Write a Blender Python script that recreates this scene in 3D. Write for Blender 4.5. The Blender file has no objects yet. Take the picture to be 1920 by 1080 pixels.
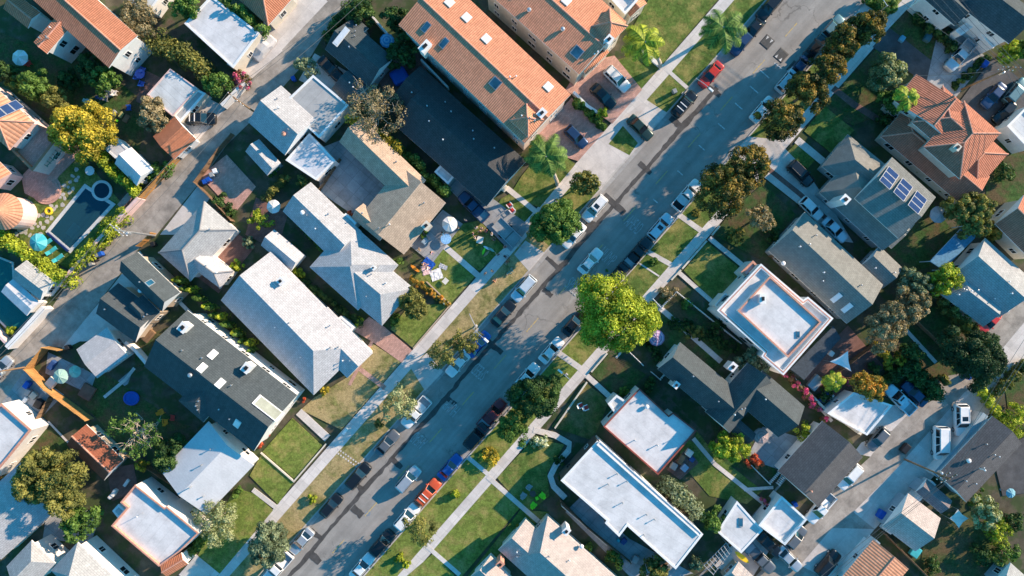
import bpy, bmesh, math, random
import numpy as np
from mathutils import Vector, Matrix
R = random.Random(7)
NR = np.random.default_rng(11)
SC = bpy.context.scene
COL = SC.collection
# ---------------------------------------------------------------- survey frame
# plan survey: 0.085 m per plan unit on the ground, drone 110 m up above plan point (960, 540)
S, H = 0.085, 110.0
def W(px, py, z=0.0):
    k = S * (H - z) / H
    return Vector(((px - 960) * k, (540 - py) * k, z))
U2 = (0.659, -0.752); V2 = (0.752, 0.659)           # street axis and its normal in plan units
def TD(t, d):
    return (1059 + t * U2[0] + d * V2[0], 540 + t * U2[1] + d * V2[1])
ANG_U = math.atan2(0.752, 0.659)

def link(name, me, mats, parent=None):
    o = bpy.data.objects.new(name, me)
    COL.objects.link(o)
    if mats is not None:
        for m in (mats if isinstance(mats, (list, tuple)) else [mats]):
            me.materials.append(m)
    if parent is not None:
        o.parent = parent
        o.matrix_parent_inverse = Matrix.Translation(-parent.location) if parent.type == 'EMPTY' else Matrix()
    return o
def tag(o, label, cat, group=None):
    o['label'] = label; o['category'] = cat
    if group: o['group'] = group
    return o
def thing(name, label, cat, loc=(0, 0, 0), rotz=0.0, group=None):
    o = bpy.data.objects.new(name, None); COL.objects.link(o)
    o.location = loc; o.rotation_euler = (0, 0, rotz); o.empty_display_size = .3
    return tag(o, label, cat, group)
def struct(o):
    o['kind'] = 'structure'; return o
def copy_tree(o, parent=None):
    kids = list(o.children)
    c = o.copy(); COL.objects.link(c)
    if parent is not None: c.parent = parent
    for ch in kids: copy_tree(ch, c)
    return c

class MB:
    """collects faces (with material index and optional uv) for ONE mesh object"""
    def __init__(s): s.v = []; s.f = []; s.m = []; s.uv = []; s.smooth = False
    def face(s, pts, mi=0, uv=None):
        b = len(s.v); s.v += [tuple(p) for p in pts]; s.f.append(tuple(range(b, b + len(pts)))); s.m.append(mi)
        s.uv.append(uv)
    def box(s, c, size, rz=0.0, mi=0, top=None):
        """c = centre of the base"""
        x, y, z = size[0] / 2, size[1] / 2, size[2]
        t = top if top else (1, 1)
        M = Matrix.Rotation(rz, 3, 'Z'); c = Vector(c)
        p = [c + M @ Vector(q) for q in ((-x, -y, 0), (x, -y, 0), (x, y, 0), (-x, y, 0),
             (-x * t[0], -y * t[1], z), (x * t[0], -y * t[1], z), (x * t[0], y * t[1], z), (-x * t[0], y * t[1], z))]
        for q in ((3, 2, 1, 0), (4, 5, 6, 7), (0, 1, 5, 4), (1, 2, 6, 5), (2, 3, 7, 6), (3, 0, 4, 7)):
            s.face([p[i] for i in q], mi)
    def hexa(s, b4, t4, mi=0):
        p = list(b4) + list(t4)
        for q in ((3, 2, 1, 0), (4, 5, 6, 7), (0, 1, 5, 4), (1, 2, 6, 5), (2, 3, 7, 6), (3, 0, 4, 7)):
            s.face([p[i] for i in q], mi)
    def tube(s, pts, rad, n=6, mi=0, caps=True):
        pts = [Vector(p) for p in pts]
        rads = rad if isinstance(rad, (list, tuple)) else [rad] * len(pts)
        rings = []
        for i, p in enumerate(pts):
            d = (pts[min(i + 1, len(pts) - 1)] - pts[max(i - 1, 0)])
            d = d.normalized() if d.length > 1e-6 else Vector((0, 0, 1))
            a = Vector((0, 0, 1)) if abs(d.z) < .9 else Vector((1, 0, 0))
            x = d.cross(a).normalized(); y = d.cross(x)
            rings.append([p + (x * math.cos(2 * math.pi * k / n) + y * math.sin(2 * math.pi * k / n)) * rads[i] for k in range(n)])
        b = len(s.v)
        for r in rings: s.v += [tuple(q) for q in r]
        for i in range(len(rings) - 1):
            for k in range(n):
                k2 = (k + 1) % n
                s.f.append((b + i * n + k, b + i * n + k2, b + (i + 1) * n + k2, b + (i + 1) * n + k)); s.m.append(mi); s.uv.append(None)
        if caps:
            s.f.append(tuple(b + k for k in range(n))[::-1]); s.m.append(mi); s.uv.append(None)
            s.f.append(tuple(b + (len(rings) - 1) * n + k for k in range(n))); s.m.append(mi); s.uv.append(None)
    def lathe(s, c, prof, n=16, mi=0, ang0=0.0):
        """prof = [(r, z)...] around a vertical axis at c"""
        c = Vector(c); b = len(s.v)
        for r, z in prof:
            for k in range(n):
                a = ang0 + 2 * math.pi * k / n
                s.v.append((c.x + r * math.cos(a), c.y + r * math.sin(a), c.z + z))
        for i in range(len(prof) - 1):
            for k in range(n):
                k2 = (k + 1) % n
                s.f.append((b + i * n + k, b + i * n + k2, b + (i + 1) * n + k2, b + (i + 1) * n + k)); s.m.append(mi); s.uv.append(None)
        s.f.append(tuple(b + k for k in range(n))[::-1]); s.m.append(mi); s.uv.append(None)
        s.f.append(tuple(b + (len(prof) - 1) * n + k for k in range(n))); s.m.append(mi); s.uv.append(None)
    def build(s, name, mats, parent=None, smooth=False):
        me = bpy.data.meshes.new(name)
        me.from_pydata(s.v, [], s.f)
        me.polygons.foreach_set('material_index', s.m)
        if any(u is not None for u in s.uv):
            l = me.uv_layers.new(name='UVMap'); k = 0
            for f, u in zip(s.f, s.uv):
                for j in range(len(f)):
                    l.data[k].uv = u[j] if u is not None else (0, 0)
                    k += 1
        if smooth: me.polygons.foreach_set('use_smooth', [True] * len(s.f))
        me.update()
        return link(name, me, mats, parent)

def cross2(a, b): return a[0] * b[1] - a[1] * b[0]
def ccw(pts):
    a = sum(cross2(pts[i], pts[(i + 1) % len(pts)]) for i in range(len(pts)))
    return list(pts) if a > 0 else list(pts)[::-1]
def inset(pts, d):
    """pts: ccw world xy; positive d moves inward"""
    n = len(pts); out = []
    for i in range(n):
        p0, p1, p2 = Vector(pts[i - 1][:2]), Vector(pts[i][:2]), Vector(pts[(i + 1) % n][:2])
        e1 = (p1 - p0).normalized(); e2 = (p2 - p1).normalized()
        n1 = Vector((-e1.y, e1.x)); n2 = Vector((-e2.y, e2.x))
        b = (n1 + n2); k = max(.3, 1 + n1.dot(n2))
        out.append(p1 + b * (d / k))
    return out
def slab(name, pts, z, mat, thick=0.0, parent=None, world=False):
    """flat sheet (or a slab with real edges) over a plan polygon"""
    w = [(p[0], p[1]) for p in pts] if world else [W(p[0], p[1], z)[:2] for p in pts]
    w = ccw(w); m = MB()
    m.face([(x, y, z) for x, y in w])
    if thick:
        n = len(w)
        for i in range(n):
            a, b = w[i], w[(i + 1) % n]
            m.face([(a[0], a[1], z - thick), (b[0], b[1], z - thick), (b[0], b[1], z), (a[0], a[1], z)])
    return m.build(name, mat, parent)
GN = [0]
def ground(name, pts, z, mat, thick=0.0):
    GN[0] += 1                                   # every sheet a hair above the one laid before it
    return struct(slab(name, pts, z + .00016 * GN[0], mat, thick))
def ribbon(pts, w):
    """plan polyline -> polygon of plan width w"""
    L, Rr = [], []
    for i, p in enumerate(pts):
        a = Vector(pts[max(0, i - 1)]); b = Vector(pts[min(len(pts) - 1, i + 1)])
        d = (b - a).normalized(); n = Vector((-d.y, d.x)) * w / 2
        L.append((p[0] + n.x, p[1] + n.y)); Rr.append((p[0] - n.x, p[1] - n.y))
    return L + Rr[::-1]
# ---------------------------------------------------------------- materials
MATS = {}
class NT:
    def __init__(s, name):
        s.m = bpy.data.materials.new(name); s.m.use_nodes = True
        s.t = s.m.node_tree; s.n = s.t.nodes; s.l = s.t.links
        s.b = s.n['Principled BSDF']; s.out = s.n['Material Output']
        s.geo = None
    def node(s, typ, **kw):
        n = s.n.new(typ)
        for k, v in kw.items(): setattr(n, k, v)
        return n
    def pos(s, rot=0.0, scale=1.0):
        if s.geo is None: s.geo = s.node('ShaderNodeNewGeometry')
        mp = s.node('ShaderNodeMapping'); s.l.new(s.geo.outputs['Position'], mp.inputs['Vector'])
        mp.inputs['Rotation'].default_value = (0, 0, -rot); mp.inputs['Scale'].default_value = (scale,) * 3
        return mp.outputs['Vector']
    def uvv(s):
        return s.node('ShaderNodeUVMap').outputs['UV']
    def noise(s, vec, scale, detail=3, rough=.55):
        n = s.node('ShaderNodeTexNoise'); n.inputs['Scale'].default_value = scale; n.inputs['Detail'].default_value = detail
        n.inputs['Roughness'].default_value = rough
        s.l.new(vec, n.inputs['Vector']); return n.outputs['Fac']
    def ramp(s, fac, stops, interp='LINEAR'):
        r = s.node('ShaderNodeValToRGB'); r.color_ramp.interpolation = interp
        while len(r.color_ramp.elements) < len(stops): r.color_ramp.elements.new(.5)
        for e, (p, c) in zip(r.color_ramp.elements, stops):
            e.position = p; e.color = (c[0], c[1], c[2], 1) if isinstance(c, (tuple, list)) else (c, c, c, 1)
        s.l.new(fac, r.inputs['Fac']); return r.outputs['Color']
    def mix(s, fac, a, b, mode='MIX'):
        n = s.node('ShaderNodeMix', data_type='RGBA', blend_type=mode)
        for sock, v in ((0, fac), (6, a), (7, b)):
            if isinstance(v, (int, float)): n.inputs[sock].default_value = v if sock == 0 else (v, v, v, 1)
            elif isinstance(v, (tuple, list)): n.inputs[sock].default_value = (v[0], v[1], v[2], 1)
            else: s.l.new(v, n.inputs[sock])
        return n.outputs[2]
    def math(s, op, a, b=None):
        n = s.node('ShaderNodeMath', operation=op)
        for i, v in enumerate((a, b)):
            if v is None: continue
            if isinstance(v, (int, float)): n.inputs[i].default_value = v
            else: s.l.new(v, n.inputs[i])
        return n.outputs[0]
    def bump(s, h, strength=.3, dist=.05):
        b = s.node('ShaderNodeBump'); b.inputs['Strength'].default_value = strength; b.inputs['Distance'].default_value = dist
        s.l.new(h, b.inputs['Height']); s.l.new(b.outputs['Normal'], s.b.inputs['Normal'])
    def fin(s, col, rough=.8, metal=0.0, spec=.3, coat=0.0):
        if isinstance(col, (tuple, list)): s.b.inputs['Base Color'].default_value = (*col[:3], 1)
        else: s.l.new(col, s.b.inputs['Base Color'])
        s.b.inputs['Roughness'].default_value = rough; s.b.inputs['Metallic'].default_value = metal
        s.b.inputs['Specular IOR Level'].default_value = spec; s.b.inputs['Coat Weight'].default_value = coat
        MATS[s.m.name] = s.m; return s.m
def sc(c, k): return tuple(min(1, x * k) for x in c)

def M(name, c, var=.22, scale=.8, rough=.8, speck=.12, patch=None, stain=0.0, metal=0.0, spec=.3, coat=0.0, bump=0.0):
    """generic weathered surface; patch=(colour, scale, threshold)"""
    if name in MATS: return MATS[name]
    t = NT(name); p = t.pos()
    n1 = t.noise(p, scale, 4)
    col = t.ramp(n1, [(.3, sc(c, 1 - var)), (.7, sc(c, 1 + var))])
    if speck:
        n2 = t.noise(p, 9, 2); col = t.mix(1.0, col, t.ramp(n2, [(.3, 1 - speck), (.7, 1 + speck)]), 'MULTIPLY')
    if patch:
        n3 = t.noise(p, patch[1], 5, .6); col = t.mix(t.ramp(n3, [(patch[2] - .06, 0), (patch[2] + .06, 1)]), col, patch[0])
    if stain:
        n4 = t.noise(p, .35, 6, .7); col = t.mix(1.0, col, t.ramp(n4, [(.35, 1 - stain), (.62, 1.0)]), 'MULTIPLY')
    if bump: t.bump(n1 if bump < 0 else t.noise(p, 6, 3), abs(bump))
    return t.fin(col, rough, metal, spec, coat)

def shingle(name, c, var=.16):
    if name in MATS: return MATS[name]
    t = NT(name); uv = t.uvv(); p = t.pos()
    br = t.node('ShaderNodeTexBrick'); t.l.new(uv, br.inputs['Vector'])
    br.inputs['Scale'].default_value = 1; br.inputs['Brick Width'].default_value = .6; br.inputs['Row Height'].default_value = .3
    br.inputs['Mortar Size'].default_value = .018; br.inputs['Color1'].default_value = (*sc(c, .92), 1)
    br.inputs['Color2'].default_value = (*sc(c, 1.08), 1); br.inputs['Mortar'].default_value = (*sc(c, .55), 1)
    n = t.noise(p, 1.1, 5, .65); col = t.mix(1.0, br.outputs['Color'], t.ramp(n, [(.3, 1 - var * .6), (.7, 1 + var * .6)]), 'MULTIPLY')
    n2 = t.noise(p, 7, 3, .7); col = t.mix(1.0, col, t.ramp(n2, [(.3, .87), (.7, 1.12)]), 'MULTIPLY')
    # rain streaks run down the slope
    mp = t.node('ShaderNodeMapping'); t.l.new(uv, mp.inputs['Vector']); mp.inputs['Scale'].default_value = (1.6, .16, 1)
    n3 = t.noise(mp.outputs['Vector'], 1.0, 4); col = t.mix(1.0, col, t.ramp(n3, [(.34, .90), (.6, 1.04)]), 'MULTIPLY')
    t.bump(br.outputs['Fac'], -.25, .02)
    return t.fin(col, .9, spec=.15)

def tile(name, c, period=.30):
    """barrel clay tiles: rounded rows running down the slope"""
    if name in MATS: return MATS[name]
    t = NT(name); uv = t.uvv(); p = t.pos()
    sx = t.node('ShaderNodeSeparateXYZ'); t.l.new(uv, sx.inputs[0])
    ph = t.math('MULTIPLY', sx.outputs['X'], 2 * math.pi / period)
    wv = t.math('MULTIPLY_ADD', t.math('SINE', ph), .5); t.n[-1].inputs[2].default_value = .5
    wv2 = t.math('POWER', wv, .6)
    cell = t.node('ShaderNodeTexBrick'); t.l.new(uv, cell.inputs['Vector']); cell.inputs['Scale'].default_value = 1
    cell.inputs['Brick Width'].default_value = period; cell.inputs['Row Height'].default_value = .42; cell.inputs['Mortar Size'].default_value = .012
    cell.offset = 0
    cell.inputs['Color1'].default_value = (*sc(c, .89), 1); cell.inputs['Color2'].default_value = (*sc(c, 1.11), 1); cell.inputs['Mortar'].default_value = (*sc(c, .6), 1)
    n = t.noise(p, .7, 5, .65)
    col = t.mix(1.0, cell.outputs['Color'], t.ramp(n, [(.3, (.91, .88, .86)), (.7, (1.05, 1.06, 1.07))]), 'MULTIPLY')
    col = t.mix(1.0, col, t.ramp(wv2, [(.05, (.58, .50, .48)), (.5, 1.0)]), 'MULTIPLY')
    n5 = t.noise(p, 2.3, 4, .7); col = t.mix(t.ramp(n5, [(.66, 0), (.74, .22)]), col, sc(c, .5))
    t.bump(wv, .4, .07)
    return t.fin(col, .85, spec=.2)

def seamed(name, c, period=1.0, dark=.8, stain=.2, rough=.55):
    """membrane or metal sheets with seams down the slope"""
    if name in MATS: return MATS[name]
    t = NT(name); uv = t.uvv(); p = t.pos()
    sx = t.node('ShaderNodeSeparateXYZ'); t.l.new(uv, sx.inputs[0])
    fr = t.math('FRACT', t.math('DIVIDE', sx.outputs['X'], period))
    col = t.ramp(fr, [(0, sc(c, dark)), (.05, c), (.95, c), (1, sc(c, dark))])
    n = t.noise(p, .5, 5, .65); col = t.mix(1.0, col, t.ramp(n, [(.32, 1 - stain), (.6, 1.0)]), 'MULTIPLY')
    n2 = t.noise(p, 5, 3); col = t.mix(1.0, col, t.ramp(n2, [(.3, .93), (.7, 1.05)]), 'MULTIPLY')
    return t.fin(col, rough, spec=.3)

def paved(name, c, w, h, rot, joint=.6, jw=.02, stain=.25, offset=0.0, v=.1, rough=.85):
    if name in MATS: return MATS[name]
    t = NT(name); p = t.pos(rot)
    br = t.node('ShaderNodeTexBrick'); t.l.new(p, br.inputs['Vector']); br.offset = offset
    br.inputs['Scale'].default_value = 1; br.inputs['Brick Width'].default_value = w; br.inputs['Row Height'].default_value = h
    br.inputs['Mortar Size'].default_value = jw; br.inputs['Mortar Smooth'].default_value = .2
    br.inputs['Color1'].default_value = (*sc(c, 1 - v), 1); br.inputs['Color2'].default_value = (*sc(c, 1 + v), 1)
    br.inputs['Mortar'].default_value = (*sc(c, joint), 1)
    n = t.noise(t.pos(), .45, 6, .68); col = t.mix(1.0, br.outputs['Color'], t.ramp(n, [(.33, 1 - stain), (.62, 1.04)]), 'MULTIPLY')
    n2 = t.noise(t.pos(), 8, 2); col = t.mix(1.0, col, t.ramp(n2, [(.3, .9), (.7, 1.08)]), 'MULTIPLY')
    t.bump(n2, .12, .01)
    return t.fin(col, rough, spec=.2)

def grass(name, c, dry, thr=.56, var=.4):
    if name in MATS: return MATS[name]
    t = NT(name); p = t.pos()
    n1 = t.noise(p, 1.3, 5, .65); col = t.ramp(n1, [(.28, sc(c, 1 - var)), (.72, sc(c, 1 + var))])
    n2 = t.noise(p, .33, 6, .68); col = t.mix(t.ramp(n2, [(thr - .10, 0), (thr + .08, .9)]), col, dry)
    n3 = t.noise(p, 11, 3, .7); col = t.mix(1.0, col, t.ramp(n3, [(.3, .6), (.7, 1.4)]), 'MULTIPLY')
    n4 = t.noise(p, 3.5, 3, .6); col = t.mix(1.0, col, t.ramp(n4, [(.3, .78), (.7, 1.2)]), 'MULTIPLY')
    t.bump(n3, .8, .06)
    return t.fin(col, .95, spec=.1)

def leafm(name, dark, mid, light, trans=.25):
    """foliage: a tone stored per leaf picks the colour"""
    if name in MATS: return MATS[name]
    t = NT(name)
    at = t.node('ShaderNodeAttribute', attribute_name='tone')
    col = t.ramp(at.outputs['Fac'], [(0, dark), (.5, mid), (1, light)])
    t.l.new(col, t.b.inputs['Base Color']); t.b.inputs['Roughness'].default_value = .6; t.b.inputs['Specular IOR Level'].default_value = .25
    tr = t.node('ShaderNodeBsdfTranslucent'); t.l.new(t.mix(1.0, col, (1.2, 1.25, .6), 'MULTIPLY'), tr.inputs['Color'])
    mx = t.node('ShaderNodeMixShader'); mx.inputs[0].default_value = trans
    t.l.new(t.b.outputs[0], mx.inputs[1]); t.l.new(tr.outputs[0], mx.inputs[2]); t.l.new(mx.outputs[0], t.out.inputs['Surface'])
    MATS[name] = t.m; return t.m

def paint(name, c, metal=.25, rough=.32, coat=.6):
    if name in MATS: return MATS[name]
    t = NT(name); n = t.noise(t.pos(), 1.5, 3)
    return t.fin(t.ramp(n, [(.3, sc(c, .92)), (.7, sc(c, 1.06))]), rough, metal, .5, coat)
def glass(name, c=(.012, .02, .028), rough=.08):
    if name in MATS: return MATS[name]
    t = NT(name); n = t.noise(t.pos(), .8, 2)
    return t.fin(t.ramp(n, [(.3, sc(c, .6)), (.7, sc(c, 1.5))]), rough, 0, .8)

def asphalt(name, c, wear):
    if name in MATS: return MATS[name]
    t = NT(name); p = t.pos()
    n1 = t.noise(p, .3, 6, .7); col = t.ramp(n1, [(.3, sc(c, .80)), (.7, sc(c, 1.16))])
    # long wear along the wheel tracks
    mp = t.node('ShaderNodeMapping'); t.l.new(t.pos(ANG_U), mp.inputs['Vector']); mp.inputs['Scale'].default_value = (.03, 1.0, 1)
    n5 = t.noise(mp.outputs['Vector'], .8, 4, .6); col = t.mix(1.0, col, t.ramp(n5, [(.35, 1 - wear), (.65, 1.06)]), 'MULTIPLY')
    n2 = t.noise(p, 12, 3, .75); col = t.mix(1.0, col, t.ramp(n2, [(.3, .80), (.7, 1.18)]), 'MULTIPLY')
    # cracks
    vo = t.node('ShaderNodeTexVoronoi', feature='DISTANCE_TO_EDGE'); vo.inputs['Scale'].default_value = .16
    wob = t.node('ShaderNodeTexNoise'); wob.inputs['Scale'].default_value = .7; wob.inputs['Detail'].default_value = 5
    t.l.new(p, wob.inputs['Vector'])
    vm = t.node('ShaderNodeVectorMath', operation='MULTIPLY_ADD'); t.l.new(wob.outputs['Color'], vm.inputs[0]); vm.inputs[1].default_value = (3, 3, 0); t.l.new(p, vm.inputs[2])
    t.l.new(vm.outputs[0], vo.inputs['Vector'])
    crack = t.ramp(vo.outputs['Distance'], [(.004, 1), (.013, 0)])
    gate = t.ramp(t.noise(p, .12, 3), [(.5, 0), (.6, 1)])
    col = t.mix(t.math('MULTIPLY', t.math('MULTIPLY', crack, gate), .6), col, sc(c, .35))
    # oil
    n6 = t.noise(p, .55, 5, .6); col = t.mix(t.ramp(n6, [(.66, 0), (.76, .35)]), col, sc(c, .45))
    t.bump(n2, .25, .01)
    return t.fin(col, .85, spec=.25)

def worn(name, c, under, amount=.5):
    """worn road paint"""
    if name in MATS: return MATS[name]
    t = NT(name); p = t.pos(); n = t.noise(p, 5, 5, .75)
    return t.fin(t.mix(t.ramp(n, [(amount - .1, 0), (amount + .1, 1)]), c, under), .8)

def water(name, c, deep):
    t = NT(name); p = t.pos(); n = t.noise(p, 1.6, 3)
    tr = t.node('ShaderNodeBsdfTransparent'); tr.inputs['Color'].default_value = (*c, 1)
    gl = t.node('ShaderNodeBsdfGlossy'); gl.inputs['Roughness'].default_value = .04
    df = t.node('ShaderNodeBsdfDiffuse'); df.inputs['Color'].default_value = (*deep, 1)
    fr = t.node('ShaderNodeFresnel'); fr.inputs['IOR'].default_value = 1.33
    b = t.node('ShaderNodeBump'); b.inputs['Strength'].default_value = .15; b.inputs['Distance'].default_value = .1; t.l.new(n, b.inputs['Height'])
    t.l.new(b.outputs[0], gl.inputs['Normal']); t.l.new(b.outputs[0], fr.inputs['Normal'])
    m0 = t.node('ShaderNodeMixShader'); m0.inputs[0].default_value = .45; t.l.new(tr.outputs[0], m0.inputs[1]); t.l.new(df.outputs[0], m0.inputs[2])
    m1 = t.node('ShaderNodeMixShader'); t.l.new(fr.outputs[0], m1.inputs[0]); t.l.new(m0.outputs[0], m1.inputs[1]); t.l.new(gl.outputs[0], m1.inputs[2])
    t.l.new(m1.outputs[0], t.out.inputs['Surface']); MATS[name] = t.m; return t.m

# roofs
SH_LIGHT = shingle('shingle_pale_grey', (.45, .45, .455)); SH_GREY = shingle('shingle_mid_grey', (.40, .40, .39))
SH_SAGE = shingle('shingle_sage_grey', (.245, .245, .22)); SH_DARK = shingle('shingle_slate', (.083, .098, .104))
SH_BLACK = shingle('shingle_charcoal', (.07, .073, .076)); SH_TAN = shingle('shingle_tan', (.46, .355, .265), .2)
SH_BEIGE = shingle('shingle_beige', (.50, .43, .39)); SH_PURP = shingle('shingle_plum_grey', (.115, .112, .115))
SH_SILVER = shingle('shingle_silver', (.41, .41, .405)); SH_WHITE = shingle('shingle_white', (.51, .50, .505), .08)
TILE_O = tile('clay_tile_orange', (.62, .25, .14)); TILE_P = tile('clay_tile_peach', (.76, .33, .19))
TILE_R = tile('clay_tile_brick', (.50, .20, .125)); TILE_S = tile('clay_tile_sandy', (.66, .33, .2), .62)
RUST = tile('clay_tile_rust', (.36, .115, .06), .4)
WHITE_R = seamed('white_membrane', (.72, .70, .69), 1.4, .88, .24); BLUE_R = seamed('blue_white_sheet', (.62, .64, .64), 1.1, .7, .28)
GREYFLAT = seamed('grey_membrane', (.44, .435, .42), 1.5, .85, .2); CORR = seamed('corrugated_sheet', (.66, .66, .68), .32, .7, .25)
METAL = seamed('pale_metal_roof', (.62, .62, .63), .42, .84, .12, .4)
# walls and trim
WALL_W = M('stucco_white', (.78, .76, .73), .07, stain=.08); WALL_P = M('stucco_peach', (.72, .56, .48), .08, stain=.1)
WALL_C = M('stucco_cream', (.66, .60, .50), .08, stain=.12); WALL_G = M('siding_grey', (.36, .37, .37), .1); WALL_B = M('siding_blue_grey', (.30, .38, .43), .1)
WALL_T = M('stucco_tan', (.48, .38, .28), .1); WALL_D = M('siding_brown', (.14, .10, .08), .15); WALL_K = M('stucco_pink', (.78, .56, .52), .07, stain=.1)
TRIM = M('white_trim', (.80, .79, .77), .05, rough=.5); TRIM_D = M('dark_trim', (.10, .09, .085), .1); TRIM_P = M('pink_trim', (.72, .50, .46), .1)
CAPT = M('tile_coping', (.62, .30, .21), .2, 3); METALG = M('galvanised', (.55, .56, .57), .1, rough=.35, metal=.7); STEEL = M('dull_steel', (.35, .36, .37), .12, rough=.45, metal=.4)
GLASS = glass('window_glass'); SKYG = glass('skylight_glass', (.02, .09, .15)); CARG = glass('car_glass', (.008, .014, .02), .05)
PV = M('solar_cell', (.03, .065, .16), .1, rough=1.0, spec=0.0); CONC = paved('concrete_drive', (.62, .57, .53), 3.0, 3.0, ANG_U, .82, .02, .2)
WALK = paved('concrete_walk', (.66, .61, .57), 1.5, 1.6, ANG_U, .8, .03, .15); KERB = paved('concrete_kerb', (.52, .49, .46), 3.0, 3.0, ANG_U, .7, .03, .25)
ASPH = asphalt('asphalt_street', (.32, .30, .275), .16); ALLEY = paved('concrete_alley', (.40, .36, .315), 4.0, 2.4, ANG_U, .72, .02, .45, v=.06)
PATCH = M('fresh_asphalt', (.075, .072, .07), .3, 1.2, .85, .2); PATIO = paved('patio_concrete', (.36, .37, .38), 1.8, 1.8, ANG_U, .72, .04, .3)
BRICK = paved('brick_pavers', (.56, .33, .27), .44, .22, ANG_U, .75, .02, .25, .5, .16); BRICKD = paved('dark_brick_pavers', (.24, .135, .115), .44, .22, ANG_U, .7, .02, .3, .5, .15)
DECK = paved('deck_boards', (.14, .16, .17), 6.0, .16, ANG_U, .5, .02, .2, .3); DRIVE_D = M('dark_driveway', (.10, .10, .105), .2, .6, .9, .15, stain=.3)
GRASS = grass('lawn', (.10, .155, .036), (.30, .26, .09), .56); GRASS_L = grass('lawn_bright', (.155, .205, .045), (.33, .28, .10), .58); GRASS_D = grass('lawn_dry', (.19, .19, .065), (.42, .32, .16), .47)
SHADEG = grass('shaded_yard_grass', (.05, .10, .03), (.12, .085, .05), .52); DIRT = M('yard_soil', (.13, .10, .075), .35, .5, .95, .2, patch=((.05, .075, .03), .5, .52))  # yard grass is a darker copy that carries the yards' shade
WOOD_O = paved('fence_boards_orange', (.52, .28, .10), .14, 4.0, 0, .6, .01, .3); WOOD = paved('wood_brown', (.27, .17, .10), 3.0, .18, ANG_U, .5, .02, .3)
BARK = M('bark', (.19, .14, .10), .3, 5, .95); BARK_P = M('bark_pale', (.52, .44, .36), .25, 4, .9); BLACKP = M('black_plastic', (.02, .021, .023), .2, rough=.4); RUBBER = M('tyre_rubber', (.018, .018, .019), .15, rough=.8)
BLUEP = M('blue_plastic', (.015, .09, .42), .12, rough=.35); TEALP = M('teal_fabric', (.05, .42, .47), .15); REDP = M('red_plastic', (.55, .05, .04), .15, rough=.4); GREENP = M('lime_plastic', (.22, .75, .03), .12, rough=.4)
WHITEP = M('white_plastic', (.80, .79, .78), .05, rough=.4); GREYP = M('grey_plastic', (.30, .31, .31), .15, rough=.5); SAGEF = M('sage_fabric', (.30, .47, .38), .12); NAVYF = M('navy_fabric', (.03, .08, .22), .15)
CREAMF = M('cream_fabric', (.70, .66, .58), .07); LAVF = M('lavender_fabric', (.52, .40, .55), .12); YELP = M('yellow_plastic', (.80, .56, .03), .1, rough=.4); ORAP = M('orange_plastic', (.75, .27, .03), .12, rough=.4); PINKF = M('pink_fabric', (.80, .42, .42), .12)
# foliage
LEAF = {k: leafm('leaf_' + k, *[sc(q, f) for q, f in zip(v, (1.1, 1.4, 1.45))]) for k, v in dict(
    green=((.016, .04, .011), (.06, .12, .022), (.16, .25, .05)), dark=((.009, .024, .010), (.026, .062, .018), (.09, .15, .035)),
    yellow=((.05, .055, .008), (.24, .20, .022), (.56, .43, .05)), lime=((.035, .065, .008), (.17, .22, .018), (.46, .48, .045)),
    bronze=((.012, .018, .008), (.055, .06, .018), (.36, .225, .04)), olive=((.026, .032, .010), (.105, .115, .03), (.27, .245, .06)),
    pale=((.045, .06, .022), (.17, .20, .085), (.42, .43, .24)), grey=((.03, .045, .022), (.12, .155, .085), (.30, .34, .20)),
    pine=((.007, .018, .009), (.018, .042, .017), (.05, .085, .028)), magenta=((.04, .055, .015), (.14, .11, .04), (.62, .07, .24)),
    red=((.06, .03, .01), (.35, .06, .03), (.6, .16, .06)), orange=((.06, .06, .01), (.22, .18, .03), (.62, .28, .05)),
    white=((.05, .08, .02), (.30, .36, .18), (.75, .75, .62)), tan=((.06, .05, .025), (.19, .155, .08), (.36, .29, .17))).items()}
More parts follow.
